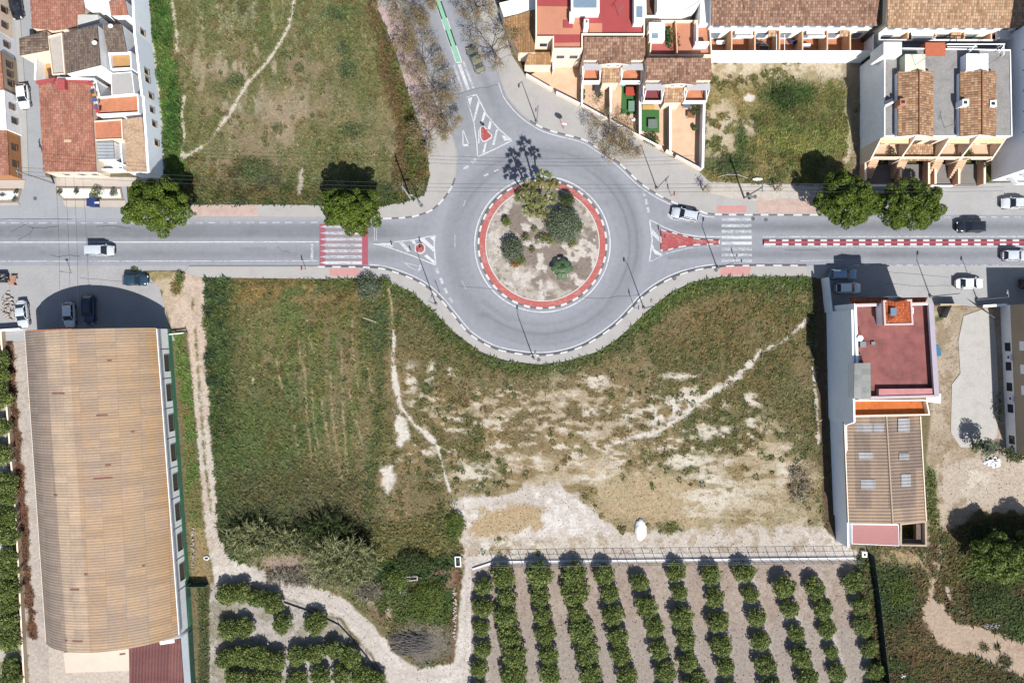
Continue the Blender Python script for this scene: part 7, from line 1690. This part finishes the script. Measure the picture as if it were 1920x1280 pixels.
# washing on a line beside the big terracotta roof
t = thing('clothes_line', 'line of coloured washing beside the big terracotta roof', 'washing', tuple(g(174, 180, 4.4)))
part(t, 'line', M_STEEL, lambda m: [m.tube([g(171, 152, 5.4), g(183, 215, 5.4)], .02, 4), m.tube([g(171, 152, 4), g(171, 152, 5.4)], .03, 4), m.tube([g(183, 215, 4), g(183, 215, 5.4)], .03, 4)])
for i, c_ in enumerate([(196, 60, 76), (220, 205, 200), (60, 66, 96), (214, 150, 60), (70, 92, 150), (200, 206, 216), (150, 70, 110), (196, 60, 70)]):
    u = (i + .6) / 8.5; x, y = 168 + 12 * u + (i % 2) * 3, 153 + 62 * u
    part(t, 'garment', plain('cloth %d' % i, col(*c_), .9, .15, 3), lambda m: slab(m, [g(x - 3, y - 3, 5.3), g(x + 4, y - 4, 5.35), g(x + 5, y + 3.5, 4.9), g(x - 2, y + 3.5, 4.8)], .04))
for i, (x, y, z) in enumerate([(177, 80, 7.2), (207, 49, 6.2)]):
    p = g(x, y, z + .4); t = thing('satellite_dish', ['white satellite dish at the edge of the large weathered roof', 'white satellite dish behind the smaller weathered roof'][i], 'satellite dish', (p.x, p.y, z)); part(t, 'dish', W_WHITE, lambda m: m.ball(p, (.42, .35, .14), 10, 6)); part(t, 'arm', M_STEEL, lambda m: m.tube([(p.x, p.y, z - .3), (p.x, p.y, p.z)], .04, 5))
# left edge row
def left_house(label, y0, y1, x1, h, wall, roof, wins, dx=3):
    t, W = house('edge_house', label, [(-90, y0, h), (x1, y0, h), (x1 + dx, y1, h), (-90, y1, h)], wall, roof, group='houses at the left edge')
    for u, z in wins: window(t, W[1], W[2], u, z, .8, 1.1, M_SHUT, M_PANE, -1)
    return t
left_house('edge house with brown roof at the very top left', -60, 56, -10, 3.6, W_CREAM, T_GREY, [(.6, 2.0), (.85, 2.0)], 4)
left_house('edge house with pale grey roofs and pipes', 57, 96, -4, 3.3, W_GREY, W_GREY, [(.5, 1.8)], 4)
left_house('edge house with narrow orange roof', 97, 168, 1, 3.5, W_BEIGE, T_OLD, [(.25, 2.0), (.5, 2.0), (.75, 2.0)], 6)
left_house('white edge house with two dark windows', 169, 242, 8, 3.6, W_WHITE, W_WHITE, [(.35, 2.2), (.7, 1.8)], 4)
left_house('edge house with terracotta roof and ochre wall at the lower corner', 243, 328, 13, 3.0, plain('ochre render', col(190, 134, 88, 1.2), .85, .1), T_OLD, [(.35, 1.7), (.72, 1.7)], 4)
# ================================================================== street furniture, fences, odds and ends
M_POLE = plain('lamp post paint', col(170, 172, 176), .5, .08, 3, metal=.3)
def lamp(px, py, h, arm, label, name='street_lamp'):
    w = g(px, py); t = thing(name, label, 'street lamp', (w.x, w.y, .1), 'street lamps')
    part(t, 'pole', M_POLE, lambda m: m.tube([(w.x, w.y, 0), (w.x, w.y, h)], [.10, .055], 8)); part(t, 'base', M_POLE, lambda m: m.cyl(w, .24, .1, .45, 8))
    a = Vector((arm[0], arm[1], 0)); e = Vector((w.x, w.y, h)) + a + Vector((0, 0, .25))
    part(t, 'arm', M_POLE, lambda m: m.tube([(w.x, w.y, h - .1), (w.x + a.x * .5, w.y + a.y * .5, h + .22), tuple(e)], .045, 6))
    d = a.normalized()
    part(t, 'lamp_head', M_STEEL, lambda m: m.ball((e.x, e.y, e.z), (.4 if abs(d.x) > abs(d.y) else .17, .17 if abs(d.x) > abs(d.y) else .4, .1), 10, 6), True)
    return t
lamp(1345, 503, 8.6, (.3, .9), 'street lamp beside the right zebra crossing at the field edge')
lamp(1207, 578, 8.8, (-.6, .7), 'street lamp on the lower right pavement of the roundabout')
lamp(1000, 671, 8.8, (0, 1.0), 'street lamp at the bottom of the roundabout')
lamp(818, 571, 11.0, (.6, .6), 'tall street lamp on the lower left pavement of the roundabout')
lamp(1006, 230, 8.4, (-.4, -.9), 'street lamp on the curved pavement below the first garden')
lamp(1231, 354, 9.0, (-.5, -.8), 'street lamp with several arms in front of the last garden')
lamp(787, 382, 4.2, (-.8, .5), 'short white lamp at the field corner left of the roundabout')
lamp(348, 402, 7.5, (.2, -.9), 'street lamp partly hidden beside the broad street tree')
lamp(1744, 556, 7.5, (.2, .9), 'street lamp at the front of the red terrace house')
lamp(1832, 562, 7.2, (-.4, .8), 'street lamp at the driveway entrance')
def sign(px, py, kind, ang, label, h=2.4, size=.4, group=None):
    w = g(px, py); t = thing('traffic_sign', label, 'traffic sign', (w.x, w.y, .1), group)
    part(t, 'post', M_STEEL, lambda m: m.tube([(w.x, w.y, 0), (w.x, w.y, h)], .04, 6))
    a = math.radians(ang); d = Vector((math.cos(a), math.sin(a), 0)); s_ = Vector((-d.y, d.x, 0)); c = Vector((w.x, w.y, h - size * .6)) + d * .06
    n = {'round': 18, 'tri': 3, 'rect': 4}[kind]; off = {'round': 0, 'tri': -PI / 2, 'rect': PI / 4}[kind]
    def plate(m, r, o):
        f = [c + d * o + s_ * (r * math.cos(2 * PI * i / n + off)) + Vector((0, 0, r * math.sin(2 * PI * i / n + off))) for i in range(n)]; b_ = [p - d * .03 for p in f]
        m.add([*f, *b_], [tuple(range(n)), tuple(range(2 * n - 1, n - 1, -1))] + [(i, n + i, n + (i + 1) % n, (i + 1) % n) for i in range(n)])
    pl = part(t, 'sign_plate', plain('sign red', (.4, .03, .03), .5, .05) if kind != 'rect' else plain('sign blue', (.03, .09, .32), .5, .05), lambda m: plate(m, size, 0))
    part(pl, 'sign_face', plain('sign white', (.7, .7, .7), .5, .05) if kind != 'round' or size > .4 else plain('sign blue', (.03, .09, .32), .5, .05), lambda m: plate(m, size * .78, .012))
    return t
sign(794, 468, 'round', 180, 'round sign on the small red island of the left approach')
sign(911, 252, 'round', 70, 'round sign on the small red island of the upper approach')
sign(1241, 446, 'round', 0, 'round sign at the wide end of the red island on the right')
sign(824, 548, 'tri', 200, 'triangular yield sign on the lower left pavement')
sign(1056, 242, 'round', 260, 'large round sign on the curved pavement', 3.2, .62)
sign(574, 505, 'round', 180, 'small sign at the kerb before the left crossing', 2.6)
sign(1190, 578, 'rect', 0, 'rectangular sign beside the lower right street lamp', 3.6, .5)
sign(1258, 368, 'round', 0, 'round sign on the pavement before the silver car', 2.4)
sign(1380, 492, 'rect', 0, 'blue square crossing sign at the right zebra crossing', 2.8)
sign(1612, 557, 'rect', 90, 'sign post in the building shadow beside the white car', 2.2)
sign(134, 512, 'rect', 90, 'thin post standing on the left lot', 2.8, .3)
def bollard(px, py, label):
    w = g(px, py); t = thing('flexible_bollard', label, 'bollard', (w.x, w.y, .01), 'bollards on the painted island')
    part(t, 'post', plain('bollard green', col(52, 84, 70), .6, .1), lambda m: m.cyl(w, .09, 0, .85, 10)); part(t, 'band', M_WHITE, lambda m: m.cyl(w, .095, .55, .68, 10)); return t
bollard(735, 459, 'dark green bollard at the narrow tip of the left painted island'); bollard(770, 469, 'dark green bollard beside the small red island on the left')
# blue bin
t = thing('recycling_bin', 'dark blue recycling container beside the planter', 'bin', tuple(g(180, 382))); M_BIN = plain('blue bin plastic', (.015, .03, .10), .5, .1)
part(t, 'bin_body', M_BIN, lambda m: m.prism(g2([(172.5, 375), (188, 375), (188, 389), (172.5, 389)]), 0, 1.25)); part(t, 'lid', M_BIN, lambda m: slab(m, [(*q, 1.42) for q in g2([(172, 374.5), (188.5, 374.5), (188.5, 389.5), (172, 389.5)])], .17)); part(t, 'lid_slot', M_WHITE, lambda m: pxbox(m, 177, 378, 186, 382, 1.45, 1.421))
t = thing('litter_bin', 'small dark litter bin on the dusty verge', 'bin', tuple(g(1408, 369, .13))); part(t, 'bin_body', M_BLACKM, lambda m: m.cyl(g(1408, 369, .9), .3, .13, .95, 12)); part(t, 'rim', M_STEEL, lambda m: m.cyl(g(1408, 369, .95), .24, .95, .98, 12))
# gravel planters in front of the old houses
for p, lb in (([(106, 351), (228, 353), (232, 375), (120, 375), (106, 362)], 'white gravel planter beside the broad street tree'), ([(-60, 356), (41, 356), (35, 378), (-60, 380)], 'white gravel planter at the left edge')):
    c = g(*p[0]); t = thing('planter', lb, 'planter', (c.x, c.y, 0)); q = g2(p); part(t, 'edging', plain('planter edging', col(176, 156, 136), .9, .1), lambda m: m.ring(q, .25, 0, .22)); part(t, 'gravel', plain('white gravel', (.55, .55, .54), .95, .3, 4, fine=14, bump=.6), lambda m: m.prism(inset(q, .25), .01, .16))
m_ = MB(); m_.prism(g2([(104, 331), (300, 333), (300, 350), (104, 349)]), -.1, .12); m_.prism(g2([(118, 376), (236, 376), (236, 388), (124, 388)]), -.1, .12); m_.prism(g2([(-90, 338), (48, 338), (46, 354), (-90, 354)]), -.1, .12); m_.prism(g2([(-90, 381), (34, 380), (38, 384), (-90, 388)]), -.1, .12)
tag(m_.build('pavement', plain('peach pavement', col(206, 194, 182), .9, .08, .6)), kind='structure')
m_ = MB(); m_.prism(g2([(40, 200), (26, 0), (36, 0), (50, 200), (54, 330), (44, 330)]), -.1, .12); tag(m_.build('pavement', plain('narrow pavement', col(186, 184, 180), .9, .08, .6)), kind='structure')
# chain link fence on a low wall along the orchard
F0, F1, F2 = g(886, 1066), g(925, 1053), g(1604, 1046)
t = thing('wire_fence', 'wire fence on a low pale wall along the top of the orchard', 'fence', (F1.x, F1.y, 0))
part(t, 'base_wall', plain('fence base concrete', (.45, .455, .47), .9, .06, 1), lambda m: [m.seg(F1, F2, .42, 0, .22), m.seg(F0, F1, .3, 0, .3)])
n = 38
for i in range(n + 1):
    p = F1.lerp(F2, i / n); part(t, 'post', M_STEEL, lambda m: m.tube([(p.x, p.y, .3), (p.x, p.y, 2.6)], .05, 5))
    if i in (2, 8, 14, 20, 26, 32): part(t, 'brace', M_STEEL, lambda m: [m.tube([(p.x, p.y, 2.4), (p.x + s_ * 1.4, p.y, .45)], .03, 4) for s_ in (-1, 1)])
part(t, 'rail', M_STEEL, lambda m: [m.tube([F1 + Vector((0, 0, z)), F2 + Vector((0, 0, z))], .035, 4) for z in (2.58, 1.5, .6)])
part(t, 'wire_mesh', M_STEEL, lambda m: [m.tube([F1.lerp(F2, i / 300) + Vector((0, 0, .45)), F1.lerp(F2, (i + s_ * 1.2) / 300) + Vector((0, 0, 2.55))], .006, 3, cap=False) for i in range(2, 299) for s_ in (-1, 1)])
# dark screened fence right of the orchard
Q = [g(1628, 1034), g(1640, 1120), g(1652, 1230), g(1672, 1380)]
t = thing('screen_fence', 'fence covered with dark green screening right of the orchard', 'fence', tuple(Q[0]))
part(t, 'screen', plain('green black netting', (.012, .022, .018), .9, .25, 2), lambda m: [m.seg(a, b_, .06, .05, 1.9) for a, b_ in zip(Q[:-1], Q[1:])])
for a, b_ in zip(Q[:-1], Q[1:]):
    for u in (0, .25, .5, .75): part(t, 'post', M_STEEL, lambda m: m.tube([a.lerp(b_, u), a.lerp(b_, u) + Vector((0, 0, 2.1))], .05, 5))
# wire fence of the lower left orchard along the lane
Q = [g(533, 1128), g(590, 1148), g(636, 1170), g(660, 1195), g(690, 1232), g(712, 1262), g(736, 1330)]
t = thing('wire_fence', 'dark netted fence between the gravel lane and the lower left orchard', 'fence', tuple(Q[0]))
part(t, 'screen', plain('dark netting', (.04, .045, .04), .9, .2, 2), lambda m: [m.seg(a, b_, .05, .05, .32) for a, b_ in zip(Q[:-1], Q[1:])])
for a in Q: part(t, 'post', M_STEEL, lambda m: m.tube([a, a + Vector((0, 0, 1.5))], .05, 5))
# green fence beyond the warehouse and the cross gate
t = thing('green_fence', 'green fence running behind the warehouse', 'fence', tuple(g(362, 1100))); part(t, 'screen', plain('green netting', col(70, 110, 92), .9, .2, 2), lambda m: [m.seg(g(358, 1094), g(392, 1094), .08, 0, 1.6), m.seg(g(356, 1085), g(372, 1370), .08, 0, 1.6)]); [part(t, 'post', M_STEEL, lambda m: m.tube([g(x, y), g(x, y, 0) + Vector((0, 0, 1.8))], .05, 5)) for x, y in ((358, 1094), (392, 1094), (362, 1180), (368, 1280))]
t = thing('cross_gate', 'pale blue bar gate between the warehouse corner and the track', 'gate', tuple(g(335, 626))); part(t, 'bar', W_GREY, lambda m: [m.seg(g(322, 627), g(352, 624), .12, .9, 1.1), m.seg(g(322, 627), g(352, 624), .08, .4, .5)]); [part(t, 'post', M_STEEL, lambda m: m.cyl(g(*q_), .08, 0, 1.4, 8)) for q_ in ((322, 627), (352, 624))]
# low wall left of the warehouse path
t = thing('boundary_wall', 'low pale wall along the strip of citrus trees at the left edge', 'wall', tuple(g(30, 900))); part(t, 'wall_face', W_BEIGE, lambda m: [m.seg(g(*a), g(*b_), .2, 0, .9) for a, b_ in (((9, 622), (20, 760)), ((20, 760), (38, 980)), ((38, 980), (58, 1380)))]); part(t, 'coping', W_CREAM, lambda m: [m.seg(g(*a), g(*b_), .26, .9, .95) for a, b_ in (((9, 622), (20, 760)), ((20, 760), (38, 980)), ((38, 980), (58, 1380)))])
t = thing('boundary_wall', 'pale end wall between the left lot and the concrete path', 'wall', tuple(g(20, 622))); part(t, 'wall_face', W_GREY, lambda m: m.seg(g(-60, 624), g(48, 617), .25, 0, 1.3)); part(t, 'coping', W_WHITE, lambda m: m.seg(g(-60, 624), g(48, 617), .33, 1.3, 1.36))
# rubble and rubbish
def heap(px, py, rx, ry, h, mat, label, name, cat, seed, n=40, s=.3):
    rs = random.Random(seed); w = g(px, py, h * .3); m = MB(); z0 = max(0, ground_z(px, py))
    for i in range(n):
        a = rs.uniform(0, 2 * PI); u = math.sqrt(rs.random()); c = (w.x + rx * u * math.cos(a), w.y + ry * u * math.sin(a), z0 + h * (1 - u * u) * .7 + .05)
        k = s * rs.uniform(.5, 1.3); b0 = len(m.v); m.ball(c, (k, k * rs.uniform(.6, 1), k * .6), 6, 4, 0, .25)
    return tag(m.build(name, mat), label, cat)
m_ = MB(); random.seed(4); m_.ball(g(1201, 992, .1), (.95, 1.75, .75), 22, 14, 0, .09); tag(m_.build('lime_heap', plain('white lime', (.7, .7, .69), .95, .08, 2), None, True), 'white heap of lime on the bare ground above the orchard fence', 'heap')
heap(1862, 866, 1.3, .9, .5, plain('white sacks', (.6, .62, .64), .8, .2, 2), 'pile of white sacks in front of the olive tree', 'sack_pile', 'rubbish', 2, 40, .28)
heap(1890, 848, .25, .25, .3, W_WHITE, 'lone white sack at the corner of the right edge building', 'sack', 'rubbish', 3, 4, .2)
heap(15, 575, 1.1, 2.6, .5, plain('rubble', col(190, 180, 170), .95, .3, 3), 'pale rubble heap at the edge of the left lot', 'rubble_heap', 'rubble', 4, 60, .26)
heap(378, 1010, .3, 3.6, .3, plain('rubble', col(190, 180, 170), .95), 'line of pale stones along the warehouse fence', 'stone_line', 'stones', 5, 40, .18) if False else None
heap(362, 1030, .25, 3.8, .3, plain('rubble', col(190, 180, 170), .95), 'line of pale stones along the warehouse wall', 'stone_line', 'stones', 5, 46, .17)
heap(852, 1150, .3, 4.6, .4, plain('pinkish stones', col(206, 190, 178), .95, .2, 3), 'line of pinkish stones at the right rim of the weedy triangle', 'stone_line', 'stones', 6, 60, .2)
heap(1860, 1172, 1.6, .5, .4, plain('grey rubble', col(170, 166, 164), .95, .3, 3), 'grey rubble beside the dirt fan', 'rubble_heap', 'rubble', 7, 40, .2)
heap(1692, 1266, .5, .3, .3, W_WHITE, 'white block lying in the scrub near the bottom edge', 'stone_block', 'stone', 8, 8, .2)
t = thing('water_trough', 'long pale concrete trough in the brambles', 'trough', tuple(g(764, 1081))); part(t, 'basin', plain('trough concrete', col(200, 194, 188), .9, .15, 2), lambda m: m.ring(g2([(744, 1078), (784, 1076), (785, 1084), (745, 1088)]), .15, .3, .9)); part(t, 'floor', M_LOUV, lambda m: m.prism(inset(g2([(744, 1078), (784, 1076), (785, 1084), (745, 1088)]), .15), .3, .6))
t = thing('well_box', 'white open concrete box at the top of the lane corner', 'well', tuple(g(859, 1050))); part(t, 'wall', W_GREY, lambda m: m.ring(g2([(853, 1041), (864, 1041), (865, 1060), (854, 1060)]), .14, 0, .6)); part(t, 'opening', M_DARK, lambda m: m.prism(inset(g2([(853, 1041), (864, 1041), (865, 1060), (854, 1060)]), .14), .1, .3))
t = thing('well_box', 'small pale open box at the right end of the wire fence', 'well', tuple(g(1617, 1037))); part(t, 'wall', W_WHITE, lambda m: m.ring(g2([(1613, 1032), (1622, 1032), (1622, 1042), (1613, 1042)]), .2, 0, .7)); part(t, 'opening', M_DARK, lambda m: m.prism(inset(g2([(1613, 1032), (1622, 1032), (1622, 1042), (1613, 1042)]), .2), .1, .3))
t = thing('drain_box', 'small round white drain at the foot of the farm track', 'drain', tuple(g(388, 1045))); part(t, 'ring', W_WHITE, lambda m: [m.tube([g(388, 1045) + Vector((.4 * math.cos(a), .28 * math.sin(a), .2)), g(388, 1045) + Vector((.4 * math.cos(a + .4), .28 * math.sin(a + .4), .2))], .08, 5) for a in [i * .393 for i in range(16)]]); part(t, 'opening', M_DARK, lambda m: m.cyl(g(388, 1045), .3, 0, .15, 12))
m_ = MB(); p, q = g(680, 595, .5), g(705, 604, .5); m_.seg(p, q, .14, .3, .35); tag(m_.build('plank', W_BEIGE), 'white board lying in the grass of the middle field', 'board')
m_ = MB(); m_.tube([g(1348, 331, .3), g(1366, 327, .4), (g(1385, 328, .4)), g(1402, 334, .3)], .04, 5); tag(m_.build('hose', M_WHITE), 'curved white pipe at the front of the vacant lot', 'pipe')
m_ = MB(); m_.ball(g(1420, 336, .4), (.85, .26, .2), 8, 5, 0, .15); tag(m_.build('sack', W_WHITE), 'white bundle beside the curved pipe in the vacant lot', 'rubbish')
t = thing('scrap_crate', 'dark skip with scrap at the left edge of the lot', 'skip', tuple(g(8, 521))); part(t, 'bin_body', M_BLACKM, lambda m: m.ring(g2([(-4, 514), (18, 514), (18, 530), (-4, 530)]), .15, 0, 1.0)); part(t, 'scrap', plain('scrap', col(120, 116, 116), .8, .4, 5), lambda m: [m.ball(g(0 + i * 3.2, 518 + (i * 7) % 9, .7), .22, 6, 4, 0, .3) for i in range(6)])
t = thing('pallet_stack', 'orange brown pallet beside the dark skip', 'pallet', tuple(g(25, 525))); part(t, 'boards', plain('pallet wood', col(196, 150, 124), .9, .2, 3), lambda m: [m.seg(g(19 + i * 2.4, 534), g(25 + i * 2.4, 517), .16, .5, .56) for i in range(5)]); part(t, 'runner', plain('pallet wood', col(196, 150, 124)), lambda m: [m.seg(g(20, 530), g(32, 535), .1, 0, .5), m.seg(g(24, 519), g(34, 522), .1, 0, .5)])
# overhead lines: poles hold them up just outside or at the edge of the frame
def cable(a, b_, sag, label, r=.022):
    A, B = Vector(a), Vector(b_); m = MB(); m.tube([A.lerp(B, i / 14) - Vector((0, 0, sag * 4 * (i / 14) * (1 - i / 14))) for i in range(15)], r, 4)
    return tag(m.build('overhead_cable', M_BLACKM), label, 'cable', 'overhead cables')
def upole(px, py, label):
    w = g(px, py); t = thing('utility_pole', label, 'utility pole', (w.x, w.y, 0)); part(t, 'pole', plain('concrete pole', col(176, 172, 166), .9, .1), lambda m: m.tube([(w.x, w.y, 0), (w.x, w.y, 8.6)], [.17, .11], 7)); part(t, 'crossarm', M_STEEL, lambda m: m.box(w.x - .06, w.x + .06, w.y - .7, w.y + .7, 8.2, 8.35)); return w
u0 = upole(770, 372, 'concrete utility pole at the dry field corner'); u1 = upole(1395, 372, 'concrete utility pole on the dusty verge'); u2 = upole(102, 345, 'concrete utility pole by the white gravel planter')
for i, dy in enumerate((-.6, 0, .6)):
    nm = ('front', 'middle', 'back')[i]
    cable((u2.x, u2.y + dy, 8.4), (u0.x, u0.y + dy, 8.4), 1.0, f'{nm} cable crossing the north-west field to the utility pole'); cable((u0.x, u0.y + dy, 8.4), (u1.x, u1.y + dy, 8.4), 1.1, f'{nm} cable over the north side of the roundabout'); cable((u1.x, u1.y + dy, 8.4), (75, u1.y + dy, 8.4), .9, f'{nm} cable running right over the street trees')
cable(tuple(g(104, 330, 4)), tuple(g(110, 612, 5.2)), .5, 'cable crossing the road from the old houses to the warehouse'); cable(tuple(g(138, 330, 4)), tuple(g(144, 612, 5.8)), .5, 'thin cable crossing the road right of the first one')
# ================================================================== light, sky, camera
wd = bpy.data.worlds.new('World'); scene.world = wd; wd.use_nodes = True
nt = wd.node_tree; bg = nt.nodes['Background']; sky = nt.nodes.new('ShaderNodeTexSky'); sky.sky_type = 'NISHITA'; sky.sun_disc = False
sky.sun_elevation = SUN_EL; sky.sun_rotation = SUN_AZ; nt.links.new(sky.outputs[0], bg.inputs[0]); bg.inputs[1].default_value = SKY
sl = bpy.data.lights.new('sun', 'SUN'); sl.energy = SUN; sl.angle = math.radians(.5); sl.color = (1.0, .972, .93)
so_ = bpy.data.objects.new('sun', sl); COL.objects.link(so_)
d = Vector((-math.sin(SUN_AZ) * math.cos(SUN_EL), -math.cos(SUN_AZ) * math.cos(SUN_EL), -math.sin(SUN_EL)))
so_.rotation_euler = d.to_track_quat('-Z', 'Y').to_euler(); so_.location = (30, -60, 90)
cd = bpy.data.cameras.new('camera'); co = bpy.data.objects.new('camera', cd); COL.objects.link(co)
co.location = (0, 0, H); co.rotation_euler = (0, 0, 0); cd.sensor_width = 36; cd.lens = 36 * H / (1920 * S); cd.clip_end = 3000; cd.clip_start = 1
scene.camera = co
scene.view_settings.view_transform = 'Standard'; scene.view_settings.look = 'None'; scene.view_settings.gamma = 1; scene.view_settings.use_curve_mapping = False
scene.view_settings.exposure = EXPO
scene.render.engine = 'CYCLES'; scene.cycles.max_bounces = 6; scene.cycles.diffuse_bounces = 3; scene.cycles.glossy_bounces = 2; scene.cycles.transparent_max_bounces = 4
